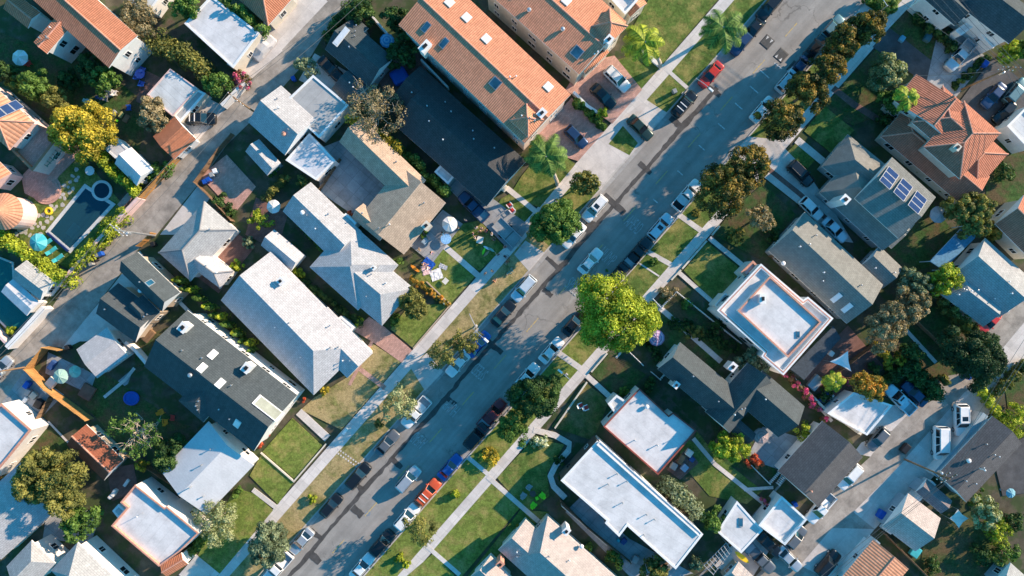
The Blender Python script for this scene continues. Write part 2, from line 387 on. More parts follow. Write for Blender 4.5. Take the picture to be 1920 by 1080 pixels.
# ---------------------------------------------------------------- buildings
class Wing:
    """rectangular roof: plan corners A-B (eave along the ridge) and C, eave height, rise, hip factors at both ends"""
    def __init__(s, A, B, C, ze, rise, ha=0.0, hb=0.0):
        a, b, c = W(*A, ze), W(*B, ze), W(*C, ze)
        s.o = a; s.x = (b - a); s.L = s.x.length; s.x.normalize()
        n = Vector((-s.x.y, s.x.x, 0)); w = (c - b).dot(n)
        s.y = n if w > 0 else -n; s.w = abs(w); s.ze = ze; s.rise = rise * 1.15; s.ha = ha; s.hb = hb
        s.sg = 1 if w > 0 else -1
    def P(s, u, v, z): return s.o + s.x * u + s.y * v + Vector((0, 0, z - s.ze))
    def uv(s, p): d = Vector((p[0] - s.o.x, p[1] - s.o.y, 0)); return d.dot(s.x), d.dot(s.y)
    def h(s, x, y):
        u, v = s.uv((x, y))
        if not (-.01 <= u <= s.L + .01 and -.01 <= v <= s.w + .01): return None
        k = min(v, s.w - v) / (s.w / 2)
        if s.ha: k = min(k, u / (s.ha * s.w / 2))
        if s.hb: k = min(k, (s.L - u) / (s.hb * s.w / 2))
        return s.ze + s.rise * max(0, k)
    def roof(s, th=.16):
        m = MB(); w, L, ze, zr = s.w, s.L, s.ze, s.ze + s.rise
        ra = min(s.ha * w / 2, L * .49); rb = L - min(s.hb * w / 2, L * .49)
        A, B, C, D = s.P(0, 0, ze), s.P(L, 0, ze), s.P(L, w, ze), s.P(0, w, ze)
        E, F = s.P(ra, w / 2, zr), s.P(rb, w / 2, zr)
        sl = math.hypot(w / 2, s.rise); fl = s.sg < 0
        def add(p, uv, mi=0):
            if fl: p = p[::-1]; uv = uv[::-1]
            m.face(p, mi, uv)
        add([A, B, F, E], [(0, 0), (L, 0), (rb, sl), (ra, sl)])
        add([C, D, E, F], [(L, 0), (0, 0), (ra, sl), (rb, sl)])
        dn = Vector((0, 0, -th))
        if s.ha: add([D, A, E], [(w, 0), (0, 0), (w / 2, math.hypot(ra, s.rise))])
        else: add([D + dn, A + dn, E + dn], [(0, 0)] * 3, 1); add([D, E, E + dn, D + dn][::-1], [(0, 0)] * 4, 1); add([E, A, A + dn, E + dn][::-1], [(0, 0)] * 4, 1)
        if s.hb: add([B, C, F], [(0, 0), (w, 0), (w / 2, math.hypot(L - rb, s.rise))])
        else: add([B + dn, C + dn, F + dn], [(0, 0)] * 3, 1); add([B, F, F + dn, B + dn][::-1], [(0, 0)] * 4, 1); add([F, C, C + dn, F + dn][::-1], [(0, 0)] * 4, 1)
        for p, q in ((A, B), (C, D)) + (((D, A),) if s.ha else ()) + (((B, C),) if s.hb else ()):
            add([p + dn, q + dn, q, p], [(0, 0)] * 4, 1)
        add([A + dn, D + dn, C + dn, B + dn], [(0, 0)] * 4, 1)
        s.ridge = [(E, F)] + ([(A, E), (D, E)] if s.ha else []) + ([(B, F), (C, F)] if s.hb else [])
        return m
    def walls(s, m, ov=.45, z0=-.05):
        o = min(ov, s.w * .12, s.L * .12); s.ov = o; L, w = s.L, s.w; zt = s.ze - .1
        c = [(o, o), (L - o, o), (L - o, w - o), (o, w - o)]
        if s.sg < 0: c = c[::-1]
        for i in range(4):
            p, q = c[i], c[(i + 1) % 4]
            m.face([s.P(*p, z0), s.P(*q, z0), s.P(*q, zt), s.P(*p, zt)])
        # gable triangles
        for u, hp in ((o, s.ha), (L - o, s.hb)):
            if not hp and s.rise > .25:
                zz = s.ze + s.rise * (o / (w / 2)) - .14
                t = [s.P(u, o, zt), s.P(u, w - o, zt), s.P(u, w - o, zz), s.P(u, w / 2, s.ze + s.rise - .14), s.P(u, o, zz)]
                m.face(t if ((u < L / 2) == (s.sg < 0)) else t[::-1])
    def sides(s):
        o = s.ov; L, w = s.L, s.w
        return [(s.P(o, o, 0), s.x, -s.y, L - 2 * o), (s.P(o, w - o, 0), s.x, s.y, L - 2 * o),
                (s.P(o, o, 0), s.y, -s.x, w - 2 * o), (s.P(L - o, o, 0), s.y, s.x, w - 2 * o)]

def add_window(parent, c, d, n, w=1.1, h=1.2, frame=TRIM):
    """glazed opening centred at c on a wall that runs along d and faces n"""
    m = MB(); f = MB(); up = Vector((0, 0, 1))
    a = c + n * .03
    m.face([a - d * w / 2 - up * h / 2, a + d * w / 2 - up * h / 2, a + d * w / 2 + up * h / 2, a - d * w / 2 + up * h / 2])
    win = m.build('window', GLASS, parent)
    t = .09
    for sx, sz, ww, hh in ((0, h / 2, w + t, t), (0, -h / 2, w + t, t), (-w / 2, 0, t, h - t), (w / 2, 0, t, h - t), (0, 0, .05, h - t)):
        q = c + d * sx + up * sz
        b = [q + d * i * ww / 2 + up * k * hh / 2 for i, k in ((-1, -1), (1, -1), (1, 1), (-1, 1))]
        f.hexa([p - n * .02 for p in b], [p + n * .07 for p in b])
    f.build('frame', frame, win)
def auto_windows(root, wings, storeys=None):
    for wi, s in enumerate(wings):
        fl = storeys or (3 if s.ze > 7.5 else 2 if s.ze > 5 else 1)
        for (o, d, n, L) in s.sides():
            mid = o + d * L / 2
            if n.dot(-Vector((mid.x, mid.y, 0))) < 4 or L < 2.4: continue
            k = max(1, int(L / 3.4))
            for f in range(fl):
                for i in range(k):
                    p = o + d * (L * (i + .5) / k)
                    q = p + n * .4
                    if any(j != wi and t.h(q.x, q.y) is not None for j, t in enumerate(wings)): continue
                    add_window(root, Vector((p.x, p.y, 1.55 + f * 2.75)), d, n, R.choice((.9, 1.1, 1.5)), R.choice((1.0, 1.25)))

class House:
    def __init__(s, label, wall=WALL_W, roof=SH_GREY, wings=(), flats=(), cat='house', name='house', trim=TRIM, windows=True, caps=None, group=None):
        s.w = []; s.flat = []; pts = []
        for a in wings:
            mat = roof
            if not isinstance(a[-1], (int, float, tuple)): mat = a[-1]; a = a[:-1]
            g = Wing(*a); g.mat = mat; s.w.append(g); pts.append(g.P(g.L / 2, g.w / 2, 0))
        for f in flats: pts.append(sum((W(*p, f['z']) for p in f['p']), Vector()) / len(f['p']))
        c = sum(pts, Vector()) / len(pts); c.z = 0
        s.root = thing(name, label, cat, c, 0, group)
        if s.w:
            m = MB()
            for i, g in enumerate(s.w): g.walls(m, z0=-.05 - .003 * i)
            m.build('wall', wall, s.root)
        for g in s.w:
            r = g.roof().build('roof', [g.mat, trim], s.root)
            cm = caps if caps is not None else (CAPT if 'clay' in g.mat.name else None)
            if cm and g.rise > .3:
                k = MB()
                for p, q in g.ridge: k.tube([p + Vector((0, 0, .02)), q + Vector((0, 0, .02))], .13, 6)
                k.build('ridge_cap', cm, r)
        for f in flats: s.add_flat(wall, **f)
        if windows: auto_windows(s.root, s.w)
        s.ang = math.atan2(s.w[0].x.y, s.w[0].x.x) if s.w else 0
    def add_flat(s, wall, p, z, par=.45, mat=WHITE_R, cap=TRIM, iw=.28, wallm=None, line=None):
        o = ccw([W(*q, z + par)[:2] for q in p]); i = inset(o, iw); n = len(o); zt = z + par; wm = wallm or wall
        i2 = inset(o, .02); m = MB()
        for k in range(n):
            a, b = o[k], o[(k + 1) % n]; m.face([(a[0], a[1], -.05), (b[0], b[1], -.05), (b[0], b[1], zt - .08), (a[0], a[1], zt - .08)])
        m.build('wall', wm, s.root)
        oc = inset(o, -.05); m = MB()
        for k in range(n):
            j = (k + 1) % n; a, b, c, d, e, f = oc[k], oc[j], i[j], i[k], o[k], o[j]
            m.face([(a[0], a[1], zt), (b[0], b[1], zt), (c[0], c[1], zt), (d[0], d[1], zt)])
            m.face([(d[0], d[1], zt), (c[0], c[1], zt), (c[0], c[1], z), (d[0], d[1], z)])
            m.face([(a[0], a[1], zt - .14), (b[0], b[1], zt - .14), (b[0], b[1], zt), (a[0], a[1], zt)])
            m.face([(e[0], e[1], zt - .14), (f[0], f[1], zt - .14), (b[0], b[1], zt - .14), (a[0], a[1], zt - .14)][::-1])
        m.build('parapet', [cap], s.root)
        if line:
            a1, a2 = inset(o, iw * .42), inset(o, iw * .75); m = MB()
            for k in range(n):
                j = (k + 1) % n; m.face([(a1[k][0], a1[k][1], zt + .03), (a1[j][0], a1[j][1], zt + .03), (a2[j][0], a2[j][1], zt + .03), (a2[k][0], a2[k][1], zt + .03)])
            m.build('tile_edging', line, s.root)
        m = MB(); e = (Vector(o[1]) - Vector(o[0])).normalized(); q = Vector((-e.y, e.x)); o0 = Vector(o[0])
        m.face([(a[0], a[1], z) for a in i], 0, [((Vector(a) - o0).dot(e), (Vector(a) - o0).dot(q)) for a in i])
        m.build('roof', mat, s.root)
        s.flat.append((o, z))
        for k in range(n):                                  # windows on the walls that look towards the street side
            a, b = Vector((*o[k], 0)), Vector((*o[(k + 1) % n], 0)); d = b - a; L = d.length; d.normalize(); nn = Vector((d.y, -d.x, 0))
            mid = (a + b) / 2
            if nn.dot(-mid) < 6 or L < 3: continue
            for f in range(2 if z > 4.6 else 1):
                kk = max(1, int(L / 3.6))
                for w_ in range(kk):
                    pt = a + d * (L * (w_ + .5) / kk)
                    add_window(s.root, Vector((pt.x, pt.y, 1.6 + 2.6 * f)), d, nn, R.choice((.8, 1.1, 1.3)), 1.1, TRIM_D if w_ % 2 else TRIM)
    def roof_z(s, x, y):
        z = None
        for g in s.w:
            h = g.h(x, y)
            if h is not None and (z is None or h > z): z = h
        for o, zz in s.flat:
            ins = False; n = len(o)
            for k in range(n):
                a, b = o[k], o[(k + 1) % n]
                if (a[1] > y) != (b[1] > y) and x < (b[0] - a[0]) * (y - a[1]) / (b[1] - a[1]) + a[0]: ins = not ins
            if ins and (z is None or zz > z): z = zz
        return z
    def on(s, px, py):
        z = 4.0
        for _ in range(6):
            p = W(px, py, z); h = s.roof_z(p.x, p.y)
            if h is None: break
            z = h
        p = W(px, py, z); p.z = z
        def hh(dx, dy):
            v = s.roof_z(p.x + dx, p.y + dy); return z if v is None else v
        n = Vector((hh(-.3, 0) - hh(.3, 0), hh(0, -.3) - hh(0, .3), .6)).normalized()
        return p, n
    def frame(s, n, ang=None):
        a = s.ang if ang is None else ang
        x = Vector((math.cos(a), math.sin(a), 0)); x = (x - n * x.dot(n)).normalized(); y = n.cross(x); return x, y
    def sky(s, px, py, w=1.0, l=1.3, white=False, pm=None):
        p, n = s.on(px, py); x, y = s.frame(n); m = MB()
        b = [p + x * i * w / 2 + y * k * l / 2 for i, k in ((-1, -1), (1, -1), (1, 1), (-1, 1))]
        m.hexa([q - n * .05 for q in b], [q + n * .16 for q in b]); k = m.build('skylight', TRIM if white else STEEL, s.root)
        g = MB(); b2 = [p + n * .175 + x * i * w * .42 + y * j * l * .42 for i, j in ((-1, -1), (1, -1), (1, 1), (-1, 1))]
        g.face(b2); g.build('pane', pm or (WHITEP if white else SKYG), k)
    def chim(s, px, py, w=.9, l=.9, h=1.3, mat=WALL_W):
        p, n = s.on(px, py); p = W(px, py, p.z + h); p.z -= h; m = MB(); m.box(p - Vector((0, 0, 1.6)), (w, l, h + 1.6), s.ang); c = m.build('chimney', mat, s.root)
        m = MB(); m.box(p + Vector((0, 0, h)), (w + .16, l + .16, .1), s.ang); m.build('chimney_cap', TRIM if mat is WALL_W else mat, c)
        m = MB(); m.box(p + Vector((0, 0, h + .1)), (w * .45, l * .45, .22), s.ang); m.build('flue', BLACKP, c)
    def vent(s, px, py, r=.07, h=.55, mat=None):
        p, n = s.on(px, py); m = MB(); m.tube([p - Vector((0, 0, .1)), p + Vector((0, 0, h))], r, 7); m.lathe(p + Vector((0, 0, h)), [(r * 1.9, 0), (r * 1.7, .09), (r * .5, .14)], 7); m.build('vent_pipe', mat or METALG, s.root)
    def turb(s, px, py, mat=None):
        p, n = s.on(px, py); m = MB(); m.lathe(p - Vector((0, 0, .06)), [(.2, 0), (.2, .2), (.32, .3), (.36, .45), (.26, .6), (.08, .66)], 10); m.build('roof_vent', mat or METALG, s.root)
    def pv(s, px, py, n_=3, w=1.95, l=1.0, tilt=.5, rot=0.0):
        p, n = s.on(px, py); x, y = s.frame(n, s.ang + rot)
        y2 = (y * math.cos(tilt) + n * math.sin(tilt)); k = x.cross(y2)
        for i in range(n_):
            c = p + n * (.18 + abs(math.sin(tilt)) * n_ * l / 2) + y2 * ((i - (n_ - 1) / 2) * (l + .04))
            b = [c + x * a * w / 2 + y2 * q * l / 2 for a, q in ((-1, -1), (1, -1), (1, 1), (-1, 1))]
            m = MB(); m.hexa([q - k * .03 for q in b], [q + k * .02 for q in b]); f = m.build('solar_panel', M('panel_frame', (.42, .43, .45), .08, rough=.6), s.root)
            g = MB(); b = [c + k * .026 + x * a * w * .465 + y2 * q * l * .45 for a, q in ((-1, -1), (1, -1), (1, 1), (-1, 1))]
            g.face(b); g.build('cell_sheet', PV, f)
        if tilt:
            for a in (-1, 1):
                m = MB(); top = p + n * (.18 + math.sin(tilt) * n_ * l) + x * a * w * .45 + y * (math.cos(tilt) * n_ * l / 2)
                q = top - n * (math.sin(tilt) * n_ * l + .2); m.tube([q, top], .03, 5); m.build('panel_leg', METALG, s.root)
    def auto_vents(s, n=4):
        for _ in range(n):
            g = R.choice(s.w); u, v = R.uniform(.15, .85) * g.L, R.uniform(.2, .8) * g.w
            p = g.P(u, v, 0); z = s.roof_z(p.x, p.y)
            if z is None: continue
            m = MB(); hgt = R.uniform(.3, .6); q = Vector((p.x, p.y, z)); m.tube([q - Vector((0, 0, .1)), q + Vector((0, 0, hgt))], R.uniform(.05, .08), 7)
            m.lathe(q + Vector((0, 0, hgt)), [(.13, 0), (.12, .07), (.03, .1)], 7); m.build('vent_pipe', R.choice((METALG, STEEL, WHITEP)), s.root)
# ---------------------------------------------------------------- vegetation
def leaf_mesh(name, cen, rad, per, size, mat, parent=None, zmin=-.35, seed=0, ctone=None):
    g = np.random.default_rng(seed)
    cen = np.asarray(cen, float); rad = np.asarray(rad, float); n = len(cen)
    idx = np.repeat(np.arange(n), per); N = len(idx)
    d = g.normal(size=(N, 3)); d[:, 2] += .25; d /= np.linalg.norm(d, axis=1)[:, None]
    lo = d[:, 2] < zmin; d[lo, 2] *= -1
    p = cen[idx] + d * (rad[idx] * (.62 + .45 * g.random(N) ** .7))[:, None]
    p[:, 2] = np.maximum(p[:, 2], .08)
    nn = d + .5 * g.normal(size=(N, 3)); nn /= np.linalg.norm(nn, axis=1)[:, None]
    t = np.cross(nn, g.normal(size=(N, 3))); t /= np.linalg.norm(t, axis=1)[:, None]; b = np.cross(nn, t)
    s = (size * (.6 + .8 * g.random(N)))[:, None]
    v = np.stack([p - t * s, p - b * s * .55 + nn * s * .12, p + t * s, p + b * s * .55 + nn * s * .12], 1).reshape(-1, 3)
    me = bpy.data.meshes.new(name); me.vertices.add(4 * N); me.vertices.foreach_set('co', v.ravel())
    me.loops.add(4 * N); me.loops.foreach_set('vertex_index', np.arange(4 * N)); me.polygons.add(N)
    me.polygons.foreach_set('loop_start', np.arange(N) * 4); me.polygons.foreach_set('loop_total', np.full(N, 4))
    ct = g.random(n) if ctone is None else ctone
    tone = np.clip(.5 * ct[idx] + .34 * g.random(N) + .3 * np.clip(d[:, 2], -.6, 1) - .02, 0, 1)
    at = me.attributes.new('tone', 'FLOAT', 'POINT'); at.data.foreach_set('value', np.repeat(tone, 4))
    me.update(); me.validate()
    return link(name, me, mat, parent)

def crown_clumps(g, c, r, hz, n, low=-.3):
    """uneven crown: clumps over the outside of a lobed ellipsoid and some inside it"""
    cen, rad = [], []
    ph = g.uniform(0, 6.28, 4)
    for i in range(n):
        th = g.uniform(0, 2 * math.pi); cz = g.uniform(low, 1.0)
        lobe = 1 + .14 * math.sin(2 * th + ph[0]) + .12 * math.sin(3 * th + ph[1]) + .08 * math.sin(5 * th + ph[2])
        k = g.uniform(.86, 1.02) if i % 5 else g.uniform(.15, .65)
        rr = math.sqrt(max(0, 1 - cz * cz)); cr = r * (g.uniform(.14, .25) if i % 5 else g.uniform(.25, .4)) + .1
        cen.append((c[0] + math.cos(th) * rr * (r * lobe - cr * .45) * k, c[1] + math.sin(th) * rr * (r * lobe - cr * .45) * k, c[2] + cz * (hz - cr * .4) * k)); rad.append(cr)
    return cen, rad

def tree(px, py, rp, h, style, label, cat='tree', group=None, dens=1.0, leaf=.24, bark=None, name='tree', wide=None, base=None, branches=5):
    """crown seen at plan (px,py) with plan radius rp; h = full height"""
    r = rp * S * (1 - h * .7 / H); hz = min(h * .46, r * 1.15); zc = h - hz * .95
    c = W(px, py, zc); b = W(*base, 0) if base else Vector((c.x, c.y, 0)); b.z = 0
    g = np.random.default_rng(int(px * 31 + py * 17))
    t = thing(name, label, cat, b, 0, group)
    cl = []; rd = []
    pts = [(px, py, 1.0)] if not wide else wide
    n = int((26 + r * r * 3.6) * max(.5, dens))
    if not wide: cl, rd = crown_clumps(g, c, r, hz, n)
    else:
        for (x, y, k) in wide:
            a, q = crown_clumps(g, W(x, y, zc), r * k, hz * (.7 + .3 * k), int((16 + (r * k) ** 2 * 3.8) * max(.5, dens))); cl += a; rd += q
    leaf *= .8; per = int(max(24, 84 * dens * (.24 / leaf) ** 1.1))
    per = int(per * min(1.6, max(.6, (np.mean(rd) / .72) ** 2)))
    m = MB(); top = Vector((c.x, c.y, zc + hz * .1)); rt = .06 + .022 * h
    mid = b.lerp(top, .55) + Vector((g.uniform(-.2, .2), g.uniform(-.2, .2), 0))
    m.tube([b - Vector((0, 0, .1)), b + Vector((0, 0, .25)), mid, top], [rt * 1.5, rt, rt * .75, rt * .4], 8)
    for i in range(branches):
        q = Vector(cl[int(g.integers(len(cl)))])
        if branches > 12: q = Vector((c.x, c.y, zc)).lerp(q, 1.08)
        s_ = b.lerp(top, g.uniform(.4, .8)); k = s_.lerp(q, .5) + Vector((0, 0, -.1 * r))
        if branches > 12:
            w_ = lambda v, a: v + Vector(g.normal(size=3)) * a * r
            k1, k2 = w_(s_.lerp(q, .35), .07), w_(s_.lerp(q, .7), .08); m.tube([s_, k1, k2, q], [rt * .34, rt * .22, rt * .13, .02], 6)
            for e in (k1, k2, k2): f_ = w_(e.lerp(q, .6), .16); m.tube([e, w_(e.lerp(f_, .5), .03), f_], [rt * .12, .03, .012], 5)
        else: m.tube([s_, k, q], [rt * .5, rt * .32, .03], 6)
    m.build('trunk', bark or BARK, t)
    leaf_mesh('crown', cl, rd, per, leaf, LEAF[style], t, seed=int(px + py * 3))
    return t

def hedge(pts, w, h, style, label, cat='hedge', name='hedge', group=None, leaf=.2, dens=1.0, rough=.25):
    """clipped or loose hedge along a plan polyline; one mesh of leaves over its volume"""
    g = np.random.default_rng(int(pts[0][0] * 7 + pts[0][1] * 13)); cen, rad = [], []
    for i in range(len(pts) - 1):
        a, b = W(*pts[i], h * .6), W(*pts[i + 1], h * .6); L = (b - a).length; d = (b - a).normalized(); q = Vector((-d.y, d.x, 0)); ww = w * S / 2
        k = max(3, int(L * w * S * 2.3 / max(.5, (h * .5)) + L * 1.6))
        for _ in range(k):
            cr = min(ww, h * .5) * g.uniform(.5, .8); wl = ww * (1 + rough * math.sin(_ * 1.7))
            p = a + d * g.uniform(0, L) + q * g.uniform(-1, 1) * max(.05, wl - cr * .8)
            cen.append((p.x, p.y, g.uniform(.3, 1) * h - cr * .5)); rad.append(cr)
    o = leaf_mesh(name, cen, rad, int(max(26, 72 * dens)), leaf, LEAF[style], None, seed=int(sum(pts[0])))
    return tag(o, label, cat, group)

def shrub(px, py, rp, h, style, label, cat='shrub', name='shrub', group=None, leaf=.17, dens=1.0):
    r = rp * S; g = np.random.default_rng(int(px * 5 + py * 11)); c = W(px, py, h * .55)
    cen, rad = crown_clumps(g, (c.x, c.y, h * .45), r, h * .55, int(9 + r * r * 5), low=-.6)
    rad = [min(x, h * .4) for x in rad]
    t = thing(name, label, cat, (c.x, c.y, 0), 0, group)
    m = MB()
    for i in range(4):
        q = Vector(cen[i]); m.tube([(c.x + .05 * i, c.y, -.05), (c.x * .5 + q.x * .5, c.y * .5 + q.y * .5, q.z * .55), q], [.05, .035, .015], 5)
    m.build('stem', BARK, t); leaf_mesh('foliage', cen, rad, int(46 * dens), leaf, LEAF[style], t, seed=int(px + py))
    return t

def palm(crown, base, h, rp, label, nfr=18, style='yellow', group=None, bark=None, droop=1.0):
    b = W(*base, 0); c = W(*crown, h); r = rp * S * (1 - h / H)
    t = thing('palm_tree', label, 'palm tree', b, 0, group); m = MB()
    pts = [b + (c - b) * (k / 7) + Vector((0, 0, 0)) for k in range(8)]
    for i, p in enumerate(pts):
        f = i / 7; p.x = b.x + (c.x - b.x) * f ** 1.5; p.y = b.y + (c.y - b.y) * f ** 1.5
    pts[0].z = -.1
    m.tube(pts, [.34 - .02 * i for i in range(8)], 9); m.build('trunk', bark or BARK_P, t)
    g = np.random.default_rng(int(crown[0]))
    for k in range(nfr):
        a = k * 2.4 + g.uniform(-.2, .2); el = .55 - 1.0 * (k / nfr) * droop; L = r * g.uniform(.85, 1.1)
        ra = []; p = c.copy(); d = Vector((math.cos(a) * math.cos(el), math.sin(a) * math.cos(el), math.sin(el))); st = 9
        for i in range(st + 1):
            ra.append(p.copy()); p = p + d * (L * 1.12 / st); d = (d + Vector((0, 0, -.11 - .02 * i))).normalized()
        mb = MB(); tone = []
        def q4(*v): mb.face(v); tone.extend([min(1, max(0, g.uniform(.25, .95)))] * 4)
        for i in range(st):
            dd = (ra[i + 1] - ra[i]); s_ = dd.cross(Vector((0, 0, 1))).normalized(); w_ = .05
            q4(ra[i] - s_ * w_, ra[i] + s_ * w_, ra[i + 1] + s_ * w_, ra[i + 1] - s_ * w_)
            for sd in (-1, 1):
                for f in (0, .33, .66):
                    o = ra[i] + dd * f; ll = L * .30 * math.sin(math.pi * min(.96, (i + f + 1.2) / (st + 1.6))) + .1
                    e = o + (s_ * sd * 1.0 + dd.normalized() * .55 + Vector((0, 0, -.35 + g.uniform(-.15, .15)))).normalized() * ll
                    wv = dd.normalized() * .085; q4(o - wv, o + wv, e + wv * .25, e - wv * .25)
        f = mb.build('frond', LEAF[style], t)
        at = f.data.attributes.new('tone', 'FLOAT', 'POINT'); at.data.foreach_set('value', tone)
    return t

def cypress(px, py, rp, h, label, style='green', group=None):
    r = rp * S; t = thing('cypress', label, 'cypress', W(px, py, h * .6).xy.to_3d(), 0, group); g = np.random.default_rng(int(px * 3 + py)); c = t.location
    cen, rad = [], []
    for i in range(16):
        f = i / 15; rr = r * (1 - f) ** .7 * .6; a = i * 2.4
        cen.append((c.x + math.cos(a) * rr, c.y + math.sin(a) * rr, .3 + f * (h - .5))); rad.append(r * (.62 - .42 * f))
    m = MB(); m.tube([(c.x, c.y, -.05), (c.x, c.y, h * .7)], [.1, .04], 6); m.build('trunk', BARK, t)
    leaf_mesh('crown', cen, rad, 30, .15, LEAF[style], t, seed=int(px)); return t
# ---------------------------------------------------------------- vehicles
def lerp(a, b, t): return a + (b - a) * t
CARS = {}
KINDS = dict(  # length, width, height, shoulder z, hood front z, cabin base rear/front, cabin roof rear/front (fractions of length from the tail)
    sedan=(4.75, 1.82, 1.45, .92, .80, .13, .70, .27, .53), hatch=(4.25, 1.78, 1.52, .95, .85, .03, .72, .12, .55),
    suv=(4.75, 1.92, 1.75, 1.08, 1.0, .02, .73, .07, .58), pickup=(5.7, 1.98, 1.85, 1.10, 1.02, .40, .74, .43, .61),
    van=(5.1, 1.98, 2.05, 1.15, 1.05, .01, .86, .03, .74))
def car_proto(kind, extra=()):
    key = (kind,) + tuple(extra)
    if key in CARS: return CARS[key]
    L, w, Hh, zs, zh, br, bf, rr, rf = KINDS[kind]; w /= 2
    t = bpy.data.objects.new('car_proto', None)
    X = lambda f: (f - .5) * L
    # lower body: lofted sections
    st = [(0, .80, .05), (.015, .90, .02), (.06, .97, 0), (.2, 1, 0), (.5, 1, 0), (.78, .99, 0), (.92, .95, 0), (.97, .88, .02), (1, .70, .07)]
    sec = []
    for f, k, dz in st:
        zt = zs if f < bf else lerp(zs, zh, (f - bf) / (1 - bf)); zt -= dz
        if kind == 'sedan' and f < br: zt = zs - .02 - dz
        if kind == 'pickup' and f < br + .005: zt = .62 if 'bed' else zt
        x = X(f); y = w * k; bz = .24 + dz
        sec.append([(x, -y * .9, bz), (x, -y, bz + .18), (x, -y, zt - .2), (x, -y * .93, zt - .05), (x, -y * .6, zt), (x, y * .6, zt), (x, y * .93, zt - .05), (x, y, zt - .2), (x, y, bz + .18), (x, y * .9, bz)])
    m = MB(); n = len(sec[0]); m.v = [p for s in sec for p in s]
    for i in range(len(sec) - 1):
        for k in range(n):
            k2 = (k + 1) % n; m.f.append((i * n + k, (i + 1) * n + k, (i + 1) * n + k2, i * n + k2)); m.m.append(0); m.uv.append(None)
    m.f.append(tuple(range(n))); m.m.append(0); m.uv.append(None); m.f.append(tuple((len(sec) - 1) * n + k for k in range(n))[::-1]); m.m.append(0); m.uv.append(None)
    # cabin
    cb = w * .93; ct = w * .74; zb = zs - .06
    B = [Vector((X(br), -cb, zb)), Vector((X(bf), -cb, zb)), Vector((X(bf), cb, zb)), Vector((X(br), cb, zb))]
    T = [Vector((X(rr), -ct, Hh - .05)), Vector((X(rf), -ct, Hh - .05)), Vector((X(rf), ct, Hh - .05)), Vector((X(rr), ct, Hh - .05))]
    m.hexa(B, T)
    T2 = [Vector((lerp(p.x, X((rr + rf) / 2), .1), p.y * .88, Hh)) for p in T]; m.hexa(T, T2)
    for s in (-1, 1):                                        # mirrors
        m.box((X(bf) - .28, s * (w + .06), zs - .02), (.16, .2, .15))
    if kind == 'pickup':
        for s in (-1, 1): m.box((X(br / 2), s * (w - .07), .5), (L * br - .08, .13, zs - .5))
        m.box((X(0) + .09, 0, .5), (.1, 2 * w - .24, zs - .52))
    if kind in ('suv', 'van'):
        for s in (-1, 1): m.tube([(X(rr) + .3, s * ct * .92, Hh + .03), (X(rf) - .3, s * ct * .92, Hh + .03)], .025, 5)
    body = m.build('body', None, t); body.data.materials.append(BLACKP)
    body.data.polygons.foreach_set('use_smooth', [True] * (n * (len(sec) - 1)) + [False] * (len(body.data.polygons) - n * (len(sec) - 1)))
    def quad(a, b, c, d, i0=.07, j0=.1, off=.012):
        q = [a, b, c, d]; cc = sum(q, Vector()) / 4; nn = (b - a).cross(d - a).normalized()
        if nn.dot(cc - Vector((X((br + bf) / 2), 0, zb))) < 0: nn = -nn
        lo = lambda u, v: a.lerp(b, u).lerp(d.lerp(c, u), v) + nn * off
        return [lo(i0, j0), lo(1 - i0, j0), lo(1 - i0, 1 - j0), lo(i0, 1 - j0)]
    def glas(name, q, mat=CARG):
        g = MB(); g.face(q); return g.build(name, mat, t)
    glas('windshield', quad(B[1], B[2], T[2], T[1], .05, .06)); glas('rear_window', quad(B[0], B[3], T[3], T[0], .07, .1))
    for i in (0, 1):
        a, b, c, d = (B[0], B[1], T[1], T[0]) if i == 0 else (B[3], B[2], T[2], T[3])
        g = MB(); k = 3 if kind in ('suv', 'van') else 2
        for j in range(k):
            u0, u1 = .06 + j * .88 / k + .015, .06 + (j + 1) * .88 / k - .015
            lo = lambda u, v: a.lerp(b, u).lerp(d.lerp(c, u), v) + Vector((0, -.012 if i == 0 else .012, .004))
            g.face([lo(u0, .12), lo(u1, .12), lo(u1, .9), lo(u0, .9)])
        g.build('side_window', CARG, t)
    if 'sunroof' in extra:
        x0, x1 = X(lerp(rr, rf, .58)), X(lerp(rr, rf, .85)); g = MB(); g.hexa([Vector((x, y, Hh - .02)) for x, y in ((x0, -.42), (x1, -.42), (x1, .42), (x0, .42))], [Vector((x, y, Hh + .018)) for x, y in ((x0, -.42), (x1, -.42), (x1, .42), (x0, .42))]); g.build('sunroof', CARG, t)
    if 'rack' in extra:
        for f in (.3, .62):
            g = MB(); x = X(lerp(rr, rf, f)); g.box((x, 0, Hh + .04), (.12, ct * 1.9, .05)); g.build('roof_bar', WHITEP, t)
    if kind == 'pickup':
        g = MB(); g.box((X(br / 2) + .02, 0, .60), (L * br - .2, 2 * w - .28, .04)); g.build('truck_bed', BLACKP if 'darkbed' in extra else STEEL, t)
    for fx in (.18, .81):
        for s in (-1, 1):
            x, y = X(fx), s * (w - .1); wh = MB()
            wh.tube([(x, y - .11, .33), (x, y + .11, .33)], .33, 16); q = wh.build('wheel', RUBBER, t)
            rm = MB(); rm.tube([(x, y + s * .1, .33), (x, y + s * .125, .33)], .2, 10); rm.build('rim', METALG, q)
    for s in (-1, 1):
        g = MB(); g.box((X(.968), s * w * .62, zh - .24), (.1, .34, .13)); g.build('headlight', WHITEP, t)
        g = MB(); g.box((X(.012), s * w * .68, zs - .30), (.07, .26, .16)); g.build('taillight', REDP, t)
    CARS[key] = t; return t
